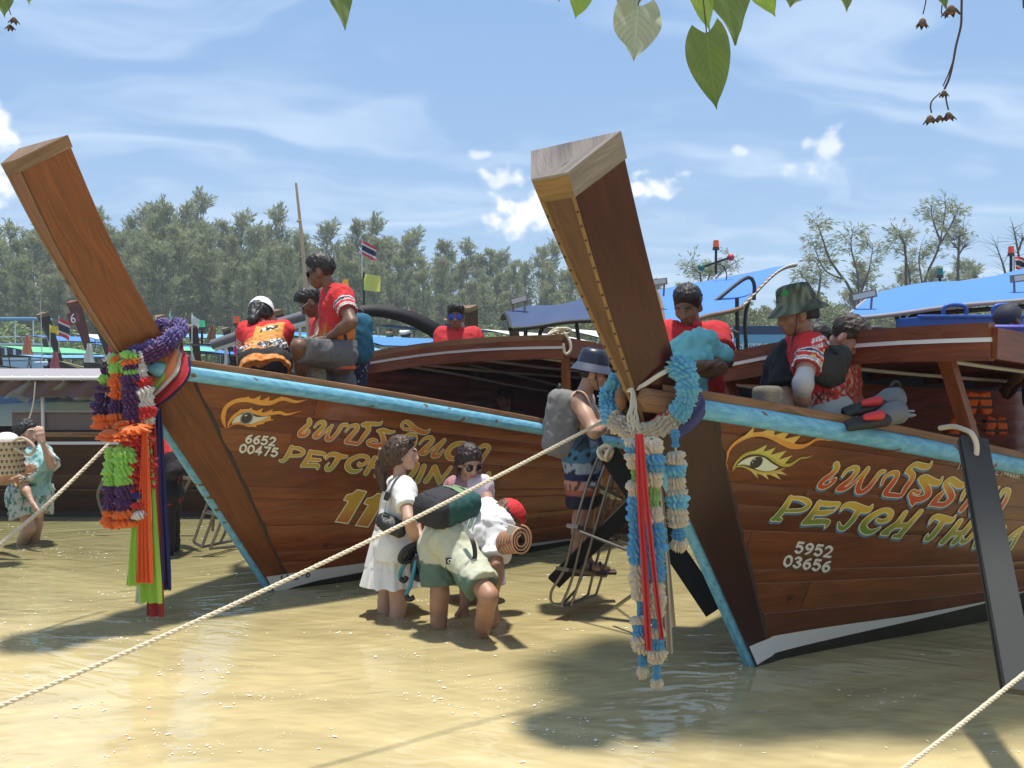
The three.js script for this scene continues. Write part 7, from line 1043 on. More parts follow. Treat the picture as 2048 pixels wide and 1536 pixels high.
// 9 crew man standing with one foot up
const w9 = person({ label: 'crew man in red polo shirt and grey shorts standing with one knee raised', Z: 7.6, base: [680, 900], baseY: 0.93, H: 1.72, skin: DARK, face: [-0.96, -0.22, -0.12], dir: [-1, 0, -0.05], J: { pel: [674, 706, 0], sA: [683, 592, 0.15], sB: [664, 588, -0.19], head: [642, 546, -0.02], eA: [703, 645, '+'], wA: [655, 676, '-'], eB: [650, 640, '-'], wB: [632, 674, '+'], kA: [598, 694, '+'], aA: [606, 782, '-'], kB: [692, 812, -0.08], aB: [692, 918, -0.1] }, hands: { A: { dir: [-1, -0.1, 0], palm: [0, -1, 0], curl: 0.35 }, B: { dir: [-1, -0.2, 0], palm: [0, -1, 0], curl: 0.3 } } });
w9.shirt(crew(w9), { hem: 0.13, cell: 0.0085 }); collar(w9); w9.shorts([0.12, 0.12, 0.125], { to: 0.97, flare: 0.022, e: 0.03, fold: 0.008 }); w9.hair('short', BLACKHAIR, [ell(V(0, 0.1, 0.0), [0.07, 0.05, 0.085])]); w9.glasses(gloss, M.black, 0.024);
obj('watch', [new THREE.TorusGeometry(0.031, 0.009, 8, 16).applyQuaternion(new THREE.Quaternion().setFromUnitVectors(V(0, 0, 1), w9.J.wA.clone().sub(w9.J.eA).normalize())).translate(w9.J.wA.x, w9.J.wA.y, w9.J.wA.z)], M.black, w9.root);
// 10 man with clear glasses behind him
const w10 = person({ label: 'man with dark hair and glasses looking down behind the standing crew man', Z: 8.35, base: [655, 880], baseY: 0.9, H: 1.68, skin: DARK, face: [-0.75, -0.6, 0.1], dir: [-0.9, 0, 0.1], cell: 0.015, J: { pel: [662, 745, 0], sA: [658, 650, 0.12], sB: [640, 648, -0.2], head: [622, 606, 0], eA: [655, 700, '+'], wA: [628, 730, '-'], eB: [630, 700, '-'], wB: [612, 730, '+'], kA: [655, 830, 0.1], aA: [660, 910, 0], kB: [650, 830, -0.1], aB: [660, 910, -0.1] } });
w10.shirt([0.6, 0.05, 0.04], { cell: 0.014 }); w10.shorts([0.05, 0.05, 0.06], { cell: 0.015 }); w10.hair('short', BLACKHAIR, [ell(V(0, 0.09, 0.02), [0.07, 0.05, 0.075])]); w10.glasses(mat(0.6, 0.6, 0.6, 0.1), M.pipe, 0.02);
// 11 person with the blue backpack
const w11 = person({ label: 'person in white shirt and navy shorts hidden behind the standing crew man', Z: 8.1, base: [700, 890], baseY: 0.9, H: 1.66, skin: OLIVE, face: [-0.7, -0.3, -0.5], dir: [-0.8, 0, -0.5], cell: 0.015, J: { pel: [704, 726, 0], sA: [694, 648, 0.1], sB: [680, 640, -0.2], head: [668, 598, -0.1], eA: [690, 700, '+'], wA: [668, 716, '-'], eB: [672, 690, '-'], wB: [650, 705, '+'], kA: [704, 815, 0.05], aA: [706, 895, 0], kB: [694, 815, -0.1], aB: [694, 895, -0.1] } });
w11.shirt([0.66, 0.66, 0.72], { cell: 0.014, hem: 0.06 }); w11.shorts((p) => (n3(p.x * 60, p.y * 60, p.z * 60) > 0.75 ? WHITE : [0.016, 0.022, 0.06]), { to: 0.85, cell: 0.014 }); w11.hair('short', BLACKHAIR);
// 12 man with blue mirrored goggles
const w12 = person({ label: 'stout man in red polo shirt and blue mirrored sunglasses standing behind the canopy roof', Z: 10.9, base: [916, 830], baseY: 0.8, H: 1.86, bulk: 0.03, skin: DARK, face: [-0.02, -0.02, 1], dir: [0.1, 0, 1], cell: 0.015, J: { pel: [918, 758, 0], sA: [885, 670, 0], sB: [947, 670, 0], head: [912, 636, 0.04], eA: [878, 722, '+'], wA: [890, 760, '+'], eB: [958, 722, '+'], wB: [946, 760, '+'], kA: [908, 810, 0], aA: [908, 870, 0], kB: [930, 810, 0], aB: [930, 870, 0] } });
w12.shirt([0.5, 0.022, 0.028], { cell: 0.014, e: 0.022 }); collar(w12); w12.shorts([0.04, 0.04, 0.05], { cell: 0.015 }); w12.hair('short', BLACKHAIR, [ell(V(0, 0.1, 0.03), [0.08, 0.05, 0.07])]); w12.glasses(new THREE.MeshPhysicalMaterial({ color: lin(0.02, 0.06, 0.42), roughness: 0.12, metalness: 0.6 }), M.black, 0.032);
// 13 man with the towel
const w13 = person({ label: 'young man in red shirt holding a turquoise towel, looking down beside the dark prow', Z: 6.3, base: [1390, 1010], baseY: 0.8, H: 1.72, skin: [0.17, 0.085, 0.05], face: [-0.42, -0.5, 0.75], dir: [-0.25, 0, 0.97], J: { pel: [1386, 822, 0], sA: [1338, 668, 0.0], sB: [1430, 670, 0.02], head: [1376, 612, 0.06], eA: [1342, 742, '+'], wA: [1404, 746, '+'], eB: [1452, 722, '+'], wB: [1412, 730, '+'], kA: [1365, 940, 0.1], aA: [1365, 1050, 0], kB: [1408, 940, 0.1], aB: [1408, 1050, 0] }, hands: { A: { dir: [0.9, 0.2, 0.3], palm: [0, 0.4, -1], curl: 0.5 }, B: { dir: [-1, -0.2, 0.2], palm: [0, 0.3, -1], curl: 0.5 } } });
w13.shirt([0.54, 0.022, 0.026], { e: 0.022, sleeve: 0.62 }); collar(w13); w13.shorts([0.03, 0.03, 0.035], {}); w13.hair('short', BLACKHAIR, [ell(V(0.02, 0.1, 0.03), [0.078, 0.05, 0.075]), ell(V(0.06, 0.05, 0.03), [0.03, 0.05, 0.05])]);
// 14 man in the bucket hat
const w14 = person({ label: 'man in red crew shirt and camouflage bucket hat with green leaf print', Z: 5.6, base: [1660, 1000], baseY: 0.72, H: 1.72, skin: [0.3, 0.16, 0.1], face: [-0.97, -0.22, 0.1], dir: [-1, -0.1, 0.05], J: { pel: [1655, 828, 0], sA: [1622, 694, 0.15], sB: [1600, 688, -0.2], head: [1592, 630, 0.0], eA: [1606, 768, '+'], wA: [1600, 846, '-'], eB: [1570, 760, '-'], wB: [1540, 815, '-'], kA: [1590, 905, '-'], aA: [1640, 985, 0], kB: [1600, 915, -0.2], aB: [1650, 990, -0.2] }, hands: { A: { dir: [0, -1, 0], curl: 0.6 } } });
w14.shirt((p) => { const c = crew(w14, 0)(p); if (c !== RED) return c; const h = p.clone().sub(w14.J.pel).dot(w14.up); if (h > 0.36 && h < 0.44 && p.x > w14.J.sA.x - 0.02 && p.z > w14.J.mid.z) return Math.abs(h - 0.42) < 0.012 || Math.abs(h - 0.385) < 0.012 ? (n3(p.x * 90, p.y * 20, 2) > 0 ? WHITE : [0.5, 0.2, 0.2]) : RED; if (h < 0.14) return n3(p.x * 30, p.y * 22, p.z * 30) > 0.25 ? [0.55, 0.3, 0.26] : n3(p.x * 14, p.y * 30, p.z * 14) > 0 ? [0.42, 0.03, 0.02] : [0.14, 0.02, 0.015]; return h > 0.24 && h < 0.36 && n3(p.x * 20, p.y * 20, p.z * 20) > 0.35 ? [0.6, 0.42, 0.12] : RED; }, { hem: 0.14, cell: 0.0085 });
w14.wear('arm_sleeve', [...w14.arm('A', 0.006).slice(0, 0), cap(w14.J.sA.clone().lerp(w14.J.eA, 0.5), w14.J.eA, 0.048, 0.047), cap(w14.J.eA, w14.J.wA, 0.046, 0.034)], [0.36, 0.36, 0.38], { fold: 0.002, cuts: [[w14.J.wA.clone(), w14.J.wA.clone().sub(w14.J.eA).normalize(), 0.1]] });
w14.shorts([0.36, 0.38, 0.38], { to: 0.95 }); w14.hair('short', BLACKHAIR, [cap(V(0, -0.02, -0.07), V(0, -0.07, -0.075), 0.06, 0.045)]);
{ const camo = clothMat.clone(), h = bucketHat(w14, camo, camo), tint = (p) => { const n = n3(p.x * 20, p.y * 22, p.z * 20); return n > 0.3 ? [0.16, 0.19, 0.13] : n > -0.1 ? [0.03, 0.035, 0.025] : [0.075, 0.085, 0.05]; }; paint(h.geometry, tint); paint(h.children[0].geometry, tint);
  const leafs = []; for (const [az, y] of [[-0.35, 0.11], [0.55, 0.112], [-1.15, 0.105], [1.4, 0.108], [0.1, 0.065], [-0.8, 0.06], [2.3, 0.1]]) for (let k = -3; k <= 3; k++) { const a = k * 0.42, L = 0.036 * (1 - Math.abs(k) * 0.14); leafs.push(sheet((u, v) => { const x = Math.sin(a) * L * v + (u - 0.5) * 0.011 * Math.sin(Math.PI * Math.min(v * 0.94 + 0.04, 1)) * Math.cos(a), yy = y + Math.cos(a) * L * v - (u - 0.5) * 0.011 * Math.sin(Math.PI * v) * Math.sin(a), r = lerp(0.101, 0.082, clamp((yy - 0.06) / 0.09, 0, 1)), q = az - 1.57 + x / 0.09; return V(Math.sin(q) * r, yy + 0.02, Math.cos(q) * r * 1.12 - 0.015).multiplyScalar(1); }, 2, 5)); }
  const lm = mat(0.03, 0.26, 0.06, 0.8); for (let k = 0; k < leafs.length; k += 7) w14.onHead('leaf_print', leafs.slice(k, k + 7), lm); }
w14.onHead('chin_cord', [tube([V(0.085, 0.03, 0.02), V(0.06, -0.09, 0.05), V(0.02, -0.13, 0.06), V(0.02, -0.22, 0.07), V(0.03, -0.28, 0.05)], 0.003, 16, 5)], M.black);
// 15 person in black half behind him
const w15 = person({ label: 'person in black bending forward behind the man in the leaf print bucket hat', Z: 5.95, base: [1560, 1000], baseY: 0.75, H: 1.68, skin: OLIVE, face: [0.75, -0.6, -0.2], dir: [0.8, -0.4, -0.2], tilt: [0.5, 0, 0], cell: 0.014, J: { pel: [1556, 840, 0], sA: [1578, 715, 0.14], sB: [1592, 708, -0.2], head: [1632, 690, -0.15], eA: [1570, 790, '+'], wA: [1590, 850, '+'], eB: [1600, 780, '-'], wB: [1620, 840, '-'], kA: [1570, 930, 0.1], aA: [1560, 1020, 0], kB: [1575, 930, -0.1], aB: [1565, 1020, -0.1] } });
w15.shirt([0.014, 0.014, 0.016], { e: 0.035, hem: 0.15, sleeve: 0.9, fold: 0.01 }); w15.shorts([0.012, 0.012, 0.014], {}); w15.hair('crop', BLACKHAIR);
// 16 crouching man
const w16 = person({ label: 'man with swept back brown hair crouching behind the man in the bucket hat', Z: 5.95, base: [1680, 990], baseY: 0.75, H: 1.7, skin: [0.36, 0.2, 0.14], face: [0.62, -0.7, 0.35], dir: [0.7, -0.2, 0.4], tilt: [0.4, 0, 0.2], cell: 0.014, J: { pel: [1668, 838, -0.1], sA: [1662, 742, 0.12], sB: [1690, 734, -0.16], head: [1692, 676, 0], eA: [1668, 810, '+'], wA: [1700, 845, '+'], eB: [1712, 800, '-'], wB: [1722, 850, '+'], kA: [1720, 900, 0.1], aA: [1690, 980, 0], kB: [1725, 900, -0.1], aB: [1700, 980, -0.1] } });
w16.shirt((p) => (n3(p.x * 26, p.y * 26, p.z * 26) > 0.25 ? [0.5, 0.25, 0.2] : [0.42, 0.04, 0.03]), { hem: 0.1 }); w16.shorts([0.4, 0.42, 0.42], {}); w16.hair('short', hairMat(0.03, 0.017, 0.011), [ell(V(0, 0.095, 0.0), [0.065, 0.055, 0.09])]);
// 17 man in the dark cap at the right edge
const w17 = person({ label: 'man in a dark cap bending behind the blue tub at the right edge', Z: 8.0, base: [2050, 900], baseY: 0.8, H: 1.7, skin: DARK, face: [-0.75, -0.6, 0.25], dir: [-0.8, 0, 0.3], tilt: [-0.4, 0, 0], cell: 0.015, J: { pel: [2085, 790, 0], sA: [2052, 690, 0.15], sB: [2075, 688, -0.2], head: [2020, 646, 0], eA: [2040, 745, '+'], wA: [2015, 775, '-'], eB: [2060, 745, '-'], wB: [2030, 775, '-'], kA: [2080, 880, 0.1], aA: [2085, 960, 0], kB: [2085, 880, -0.1], aB: [2090, 960, -0.1] } });
w17.shirt([0.5, 0.02, 0.024], { cell: 0.014 }); w17.shorts([0.03, 0.03, 0.04], { cell: 0.015 }); w17.hair('crop', BLACKHAIR); ballCap(w17, mat(0.012, 0.014, 0.03, 0.7), mat(0.012, 0.014, 0.03, 0.7));
// 18 passenger under the canopy
const w18 = person({ label: 'passenger seated in the shade under the canopy of the boat numbered 11', Z: 10.4, base: [1010, 930], baseY: 0.4, H: 1.66, skin: TAN, face: [-0.6, -0.1, 0.7], dir: [-0.5, 0, 0.8], cell: 0.018, J: { pel: [1016, 905, 0], sA: [988, 835, 0.05], sB: [1036, 835, -0.05], head: [1008, 800, 0], eA: [982, 880, '+'], wA: [1000, 905, '+'], eB: [1042, 880, '+'], wB: [1020, 905, '+'], kA: [985, 905, 0.3], aA: [985, 965, 0.3], kB: [1015, 905, 0.35], aB: [1012, 965, 0.35] } });
w18.shirt([0.12, 0.12, 0.13], { cell: 0.016 }); w18.shorts([0.03, 0.03, 0.04], { cell: 0.016 }); w18.hair('short', BLACKHAIR);
// ---------- things carried or set down ----------
function backpack(label, c, right, up, half, col, pocket, opts = {}) {
  const out = right.clone().cross(up).normalize(), q = new THREE.Quaternion().setFromRotationMatrix(new THREE.Matrix4().makeBasis(right, up, out)), g = thing('backpack', label, 'backpack', c.clone()), [w, h, d] = half, at = (a, b, e) => c.clone().addScaledVector(right, a).addScaledVector(up, b).addScaledVector(out, e);
  const body = field([box(c, V(w, h, d), q, 0.07), box(at(0, -h * 0.2, d * 0.2), V(w * 1.02, h * 0.78, d), q, 0.08)], 0.013, { k: 60, wob: folds(0.006, 1.3) });
  obj('bag', paint(body, typeof col === 'function' ? col : () => col), clothMat, g);
  const pk = field([box(at(0, -h * 0.3, d * 1.05), V(w * 0.8, h * 0.5, d * 0.32), q, 0.04)], 0.011, { k: 70, wob: folds(0.004, 1.5) }); obj('pocket', paint(pk, () => pocket), clothMat, g);
  obj('zip', [tube([at(-w * 0.7, h * 0.35, d * 1.12), at(0, h * 0.62, d * 1.05), at(w * 0.7, h * 0.35, d * 1.12)], 0.006, 16, 5)], M.black, g); obj('zip', [tube([at(-w * 0.72, -h * 0.02, d * 1.35), at(0, h * 0.1, d * 1.36), at(w * 0.72, -h * 0.02, d * 1.35)], 0.005, 16, 5)], M.black, g);
  obj('handle', tube([at(-0.04, h * 0.98, -d * 0.4), at(-0.03, h * 1.12, -d * 0.4), at(0.03, h * 1.12, -d * 0.4), at(0.04, h * 0.98, -d * 0.4)], 0.01, 14, 6), M.black, g);
  return { g, at, out };
}
const strap = (g, pts, w = 0.05, m = M.black, side) => { const c = new Path(pts); obj('strap', sheet((u, v) => { const p = c.getPoint(v), t = c.getTangent(v), s = (side ?? V(0, 0, 1)).clone().cross(t).cross(t).normalize(); return p.addScaledVector(s, (u - 0.5) * w); }, 2, 24), m, g); };
{ // bent man's pack
  const u = w2.J.mid.clone().sub(w2.J.pel).normalize(), c = P(896, 1014, 6.26), r = V(0.3, -0.2, 0.93), right = r.addScaledVector(u, -r.dot(u)).normalize();
  const p = backpack('black and dark green backpack on the back of the bent man', c, right, u, [0.135, 0.2, 0.088], (q) => (q.x < c.x + 0.02 && q.y < c.y + 0.095 ? [0.02, 0.021, 0.023] : q.y > c.y + 0.1 && q.x < c.x + 0.12 ? [0.16, 0.26, 0.12] : [0.018, 0.085, 0.08]), [0.022, 0.022, 0.024]);
  strap(p.g, [P(930, 1056, 6.08), P(946, 1084, 6.0), P(950, 1112, 6.0), P(942, 1130, 6.03)], 0.028, M.black, V(1, 0, 0));
  for (const [a, b] of [[940, 1038], [952, 1036]]) obj('cord', tube([P(a, b, 6.0), P(a - 4, b + 12, 5.99), P(a - 8, b + 26, 5.99)], 0.005, 8, 5), mat(0.45, 0.6, 0.4, 0.8), p.g);
}
{ // ladder man's pack
  const c = P(1122, 845, 6.86), tw = V(0.06, 0, 1).normalize(), p = backpack('grey melange backpack on the shirtless man', c, V(-0.05, 0, -1).normalize(), V(0.12, 1, 0).normalize(), [0.155, 0.225, 0.105], [0.17, 0.165, 0.16], [0.19, 0.185, 0.18]);
  obj('back_panel', [rbox(0.05, 0.4, 0.27, 0.02, P(1151, 848, 6.86), turn(0, 0, -0.12))], M.black, p.g);
  strap(p.g, [P(1146, 790, 6.72), P(1160, 778, 6.7), P(1178, 792, 6.68), P(1184, 808, 6.69)], 0.045, M.black, V(0, 0, 1)); strap(p.g, [P(1152, 895, 6.7), P(1166, 876, 6.68), P(1172, 862, 6.68)], 0.035, M.black, V(0, 0, 1));
}
backpack('small blue and black backpack behind the standing crew man', P(712, 676, 7.78), V(0.8, 0, 0.6).normalize(), V(0, 1, 0), [0.12, 0.19, 0.1], (q) => (q.x > P(712, 676, 7.78).x + 0.02 ? [0.012, 0.1, 0.17] : [0.012, 0.012, 0.014]), [0.012, 0.11, 0.18]);
{ // crossbody bag of the woman in white
  const c = P(782, 1050, 6.48), g = thing('crossbody_bag', 'black crossbody bag on the hip of the woman in white', 'bag', c.clone());
  obj('pouch', field([cap(P(768, 1042, 6.5), P(802, 1056, 6.47), 0.052, 0.045), cap(P(772, 1052, 6.46), P(798, 1064, 6.45), 0.035)], 0.009, { k: 70, wob: folds(0.005, 2) }), M.black, g);
  strap(g, [P(766, 1040, 6.5), P(772, 1010, 6.5), P(778, 985, 6.5), P(790, 958, 6.52), P(808, 944, 6.6)], 0.03, M.black, V(0, 0, 1)); strap(g, [P(800, 1056, 6.47), P(822, 1058, 6.52), P(834, 1050, 6.62)], 0.03, M.black, V(0, 0, 1));
  obj('buckle', rbox(0.035, 0.06, 0.02, 0.006, P(774, 992, 6.47), turn(0, 0, -0.3)), M.black, g);
}
// snorkel sets in her hand
[[822, 1106, 0, [0.02, 0.22, 0.26], 'upper snorkel mask with a short teal and black tube in the woman in white\'s hand'], [838, 1136, 1, [0.03, 0.24, 0.34], 'lower black snorkel mask with a long blue tube hanging from her hand']].forEach(([x, y, k, col, label]) => {
  const z = 6.4 - k * 0.03, g = thing('snorkel_mask', label.replace("in the woman in white's hand", 'held by the woman in white'), 'snorkel mask', P(x, y, z)), q = turn(0.2, 0.5 - k, 0.4 + k);
  const ring = new THREE.TorusGeometry(0.06, 0.02, 8, 24); ring.scale(1.25, 0.8, 1); obj('skirt', ring.applyQuaternion(q).translate(...P(x, y, z).toArray()), M.black, g);
  const lens = new THREE.SphereGeometry(0.06, 14, 8); lens.scale(1.2, 0.75, 0.15); obj('lens', lens.applyQuaternion(q).translate(...P(x, y, z - 0.015).toArray()), gloss, g);
  const pts = k ? [P(834, 1108, z), P(828, 1140, z - 0.02), P(820, 1172, z - 0.02), P(812, 1190, z - 0.02), P(818, 1199, z - 0.02), P(828, 1194, z - 0.02)] : [P(812, 1126, z), P(802, 1142, z), P(800, 1156, z), P(808, 1162, z), P(814, 1154, z)];
  obj('tube', tube(pts.slice(0, 4), 0.0125, 18, 8), mat(...col, 0.4), g); obj('mouthpiece', tube(pts.slice(-3), 0.017, 10, 8), M.black, g); obj('strap', tube([P(x + 14, y - 6, z), P(x + 22, y + 14, z), P(x + 10, y + 24, z), P(x - 8, y + 12, z)], 0.008, 16, 6), M.black, g);
});
{ // rolled mat under the bent man's head
  const a = P(1042, 1080, 5.92), b = P(1008, 1084, 6.2), g = thing('rolled_mat', 'rolled woven straw mat with brown stripes held by the bent man', 'mat', a.clone()), c = new THREE.LineCurve3(a, b), ax = b.clone().sub(a).normalize(), e1 = V(0, 1, 0), e2 = ax.clone().cross(e1).normalize();
  const stripe = sheet((u, v) => { const t = u * 6.283 * 3, r = lerp(0.09, 0.03, u); return c.getPoint(v).addScaledVector(e1, Math.cos(t) * r).addScaledVector(e2, Math.sin(t) * r * 0.75); }, 90, 12); paint(stripe, (p) => { const s = p.clone().sub(a).dot(ax); return Math.sin(s * 120) > 0.2 ? [0.5, 0.3, 0.16] : [0.22, 0.07, 0.035]; }); obj('roll', stripe, clothMat, g);
  const rim = tube(Array.from({ length: 40 }, (_, i) => { const u = i / 39, t = u * 6.283 * 3, r = lerp(0.09, 0.03, u); return a.clone().addScaledVector(e1, Math.cos(t) * r).addScaledVector(e2, Math.sin(t) * r * 0.75); }), 0.006, 160, 5); obj('rim', rim, mat(0.55, 0.3, 0.17, 0.8), g);
  obj('tag', rbox(0.09, 0.06, 0.01, 0.004, P(1028, 1062, 5.95), turn(0, 0, -0.3)), mat(0.62, 0.58, 0.5, 0.8), g);
}
{ // towel
  const z = 5.98, f = (x, y, d = 0) => P(x, y, z - d), g = thing('towel', 'bundled turquoise towel in the arms of the young man in red', 'towel', f(1395, 715));
  const t = field([cap(f(1352, 715), f(1400, 690), 0.085, 0.10), cap(f(1400, 690), f(1440, 708), 0.095, 0.055), cap(f(1360, 728, 0.05), f(1395, 718, 0.07), 0.075, 0.08), cap(f(1396, 735), f(1392, 790), 0.07, 0.055), cap(f(1440, 704), f(1452, 712), 0.045, 0.03)], 0.011, { k: 60, wob: (p) => { const w = n3(p.x * 5, p.y * 5, p.z * 5); return 0.03 * (0.4 - Math.abs(n3(p.x * 5 + w * 0.7, p.y * 4 - p.x * 5, p.z * 5))) + 0.004 * n3(p.x * 16, p.y * 12, p.z * 16); } });
  obj('cloth', paint(t, (p) => { const k = 1 + 0.12 * n3(p.x * 14, p.y * 14, p.z * 14); return [0.16 * k, 0.46 * k, 0.50 * k]; }), clothMat, g);
}
{ // woven basket at the left edge
  const c = P(18, 912, 8.3), g = thing('woven_basket', 'pale woven basket bag with a checked pattern at the left edge', 'basket', c.clone()), m = [mat(0.55, 0.45, 0.3, 0.8), mat(0.12, 0.09, 0.06, 0.8)];
  obj('lining', lathe([[0.0, -0.15], [0.1, -0.15], [0.118, 0.13]], 20).translate(c.x, c.y, c.z), m[1], g);
  for (let j = 0; j < 12; j++) obj('weave', lathe(Array.from({ length: 5 }, (_, i) => { const t = i / 4 * Math.PI, y = -0.15 + j * 0.024 + t / Math.PI * 0.024; return [lerp(0.103, 0.122, (y + 0.15) / 0.29) + 0.006 * Math.sin(t), y]; }), 24).translate(c.x, c.y, c.z), m[0], g);
  const st = []; for (let k = 0; k < 20; k++) for (let j = 0; j < 6; j++) { const a = k / 20 * 6.283 + (j % 2) * 0.157, y = -0.13 + j * 0.048, r = lerp(0.112, 0.131, (y + 0.15) / 0.29); st.push(rbox(0.014, 0.022, 0.008, 0.002, V(0, 0, 0), turn(0, Math.PI / 2 - a, 0)).translate(c.x + Math.cos(a) * r, c.y + y, c.z + Math.sin(a) * r)); }
  tag(obj('stitch', st, m[1], g), undefined, undefined, undefined, 'stuff'); obj('handle', tube([c.clone().add(V(0.06, 0.12, 0.09)), c.clone().add(V(0.16, 0.16, 0.1)), c.clone().add(V(0.26, 0.08, 0.1)), c.clone().add(V(0.22, 0.02, 0.1)), c.clone().add(V(0.1, 0.07, 0.1))], 0.012, 24, 7), mat(0.5, 0.4, 0.3, 0.8), g); obj('cloth', ball(c.clone().add(V(-0.02, 0.13, 0)), [0.1, 0.07, 0.1], 14, 10), M.white, g);
}
{ // sling bag of the hat man
  const c = P(1653, 728, 5.4), g = thing('sling_bag', 'black sling bag on the back of the man in the bucket hat', 'bag', c.clone()), q = turn(0.0, 0.25, 0.45);
  obj('bag', field([ell(c, [0.125, 0.085, 0.055], q), ell(c.clone().add(V(0.03, -0.05, 0)), [0.085, 0.075, 0.05], q), cap(c.clone().add(V(-0.07, -0.01, 0)), c.clone().add(V(0.08, 0.05, 0)), 0.045)], 0.009, { k: 55, wob: folds(0.006, 1.6) }), mat(0.018, 0.018, 0.019, 0.75), g);
  obj('logo', [0, 1, 2, 3, 4, 5, 6].map((k) => rbox(0.007, 0.01, 0.003, 0.001, V(0, 0, 0), turn(0, 0.25, 0.45)).translate(...c.clone().add(V(-0.045 + k * 0.0105, 0.012 + k * 0.005, 0.058)).toArray())), M.white, g).userData.kind = 'stuff';
  strap(g, [P(1632, 668, 5.46), P(1650, 684, 5.38), P(1668, 702, 5.34), P(1688, 720, 5.38)], 0.022, M.black, V(0, 0, 1)); strap(g, [P(1630, 762, 5.36), P(1646, 778, 5.38), P(1648, 800, 5.4)], 0.02, M.black, V(0, 0, 1));
}
// swim fins on the deck edge
for (const [dx, dy, k] of [[0, 0, 0], [4, 28, 1]]) {
  const z = 5.3 - k * 0.1, g = thing('swim_fin', `black and red swim fin with grey heel, ${k ? 'lower' : 'upper'} one of the pair`, 'swim fin', P(1740 + dx, 815 + dy, z), 'pair of swim fins on the deck edge'), f = (x, y, d = 0) => P(x + dx, y + dy, z - d);
  obj('blade', field([cap(f(1690, 822), f(1760, 804), 0.022, 0.04), cap(f(1695, 828, 0.06), f(1765, 812, 0.06), 0.018, 0.035)], 0.008, { k: 70 }), M.black, g);
  obj('inlay', field([cap(f(1728, 806, 0.085), f(1756, 802, 0.095), 0.018, 0.026)], 0.007, { k: 70 }), mat(0.55, 0.03, 0.04, 0.5), g);
  obj('foot_pocket', field([cap(f(1762, 806, 0.03), f(1792, 800, 0.03), 0.045, 0.052), cap(f(1775, 790, 0.02), f(1794, 786, 0.02), 0.03, 0.026)], 0.008, { k: 60 }), mat(0.13, 0.14, 0.15, 0.5), g);
  obj('heel_strap', k ? tube([f(1788, 790), f(1800, 800), f(1796, 815)], 0.012, 12, 7) : new THREE.TorusGeometry(0.03, 0.009, 8, 18).applyQuaternion(turn(0.3, 0.4, 0)).translate(...f(1790, 774).toArray()), M.black, g);
}
{ const g = thing('mask_case', 'grey oval plastic lid lying beside the swim fins', 'lid', P(1805, 832, 5.2)); obj('lid', ball(P(1806, 830, 5.2), [0.07, 0.014, 0.035], 18, 10).applyMatrix4(new THREE.Matrix4()), mat(0.2, 0.22, 0.23, 0.4), g); obj('rim', tube([P(1786, 836, 5.18), P(1800, 824, 5.2), P(1828, 822, 5.22)], 0.006, 12, 6), mat(0.3, 0.33, 0.34, 0.4), g); }
// blue crate and tub behind the dark boat's roof
{ const c = P(1915, 668, 9.2), m = mat(0.012, 0.085, 0.42, 0.45), g = thing('plastic_crate', 'blue plastic crate with loop handles behind the dark boat', 'crate', c.clone()); obj('wall', [rbox(0.92, 0.3, 0.02, 0.008, c.clone().add(V(0, 0, 0.28))), rbox(0.92, 0.3, 0.02, 0.008, c.clone().add(V(0, 0, -0.28))), rbox(0.02, 0.3, 0.55, 0.008, c.clone().add(V(-0.45, 0, 0))), rbox(0.02, 0.3, 0.55, 0.008, c.clone().add(V(0.45, 0, 0)))], m, g); obj('rim', [rbox(0.98, 0.03, 0.05, 0.01, c.clone().add(V(0, 0.15, 0.3)))], m, g); for (const x of [-0.16, 0.28]) obj('handle', tube([c.clone().add(V(x - 0.1, 0.13, 0.3)), c.clone().add(V(x - 0.09, 0.235, 0.3)), c.clone().add(V(x + 0.09, 0.235, 0.3)), c.clone().add(V(x + 0.1, 0.13, 0.3))], 0.018, 20, 8), m, g); }
{ const c = P(2030, 682, 7.7), m = mat(0.045, 0.05, 0.42, 0.45), g = thing('plastic_tub', 'violet blue plastic tub at the right edge', 'tub', c.clone()); obj('wall', lathe([[0.22, -0.2], [0.27, 0.1]], 4).rotateY(0.78).scale(1.5, 1, 1).translate(c.x, c.y, c.z), m, g); obj('rim', lathe([[0.27, 0.1], [0.30, 0.12], [0.29, 0.09]], 4).rotateY(0.78).scale(1.5, 1, 1).translate(c.x, c.y, c.z), m, g); }
// life vests hanging under the dark boat's canopy
for (const [x, y, s, label] of [[1955, 806, 1, 'orange life vest hanging upper under the canopy of the dark boat'], [1925, 862, 1.1, 'orange life vest lying lower under the canopy of the dark boat'], [1990, 852, 0.8, 'small orange life vest at the right under the canopy of the dark boat']]) { const z = 7.2, g = thing('life_vest', label, 'life vest', P(x, y, z), 'life vests under the canopy of the dark boat'), m = mat(0.75, 0.13, 0.02, 0.75); for (const d of [-1, 1]) obj('panel', field([box(P(x + d * 14 * s, y, z), V(0.045 * s, 0.08 * s, 0.03), turn(0, 0, d * 0.2), 0.02)], 0.01, { wob: folds(0.006, 2) }), m, g); for (const d of [-0.03, 0.035]) obj('belt', rbox(0.21 * s, 0.018, 0.075, 0.004, P(x, y, z).add(V(0, d, 0))), M.black, g); }
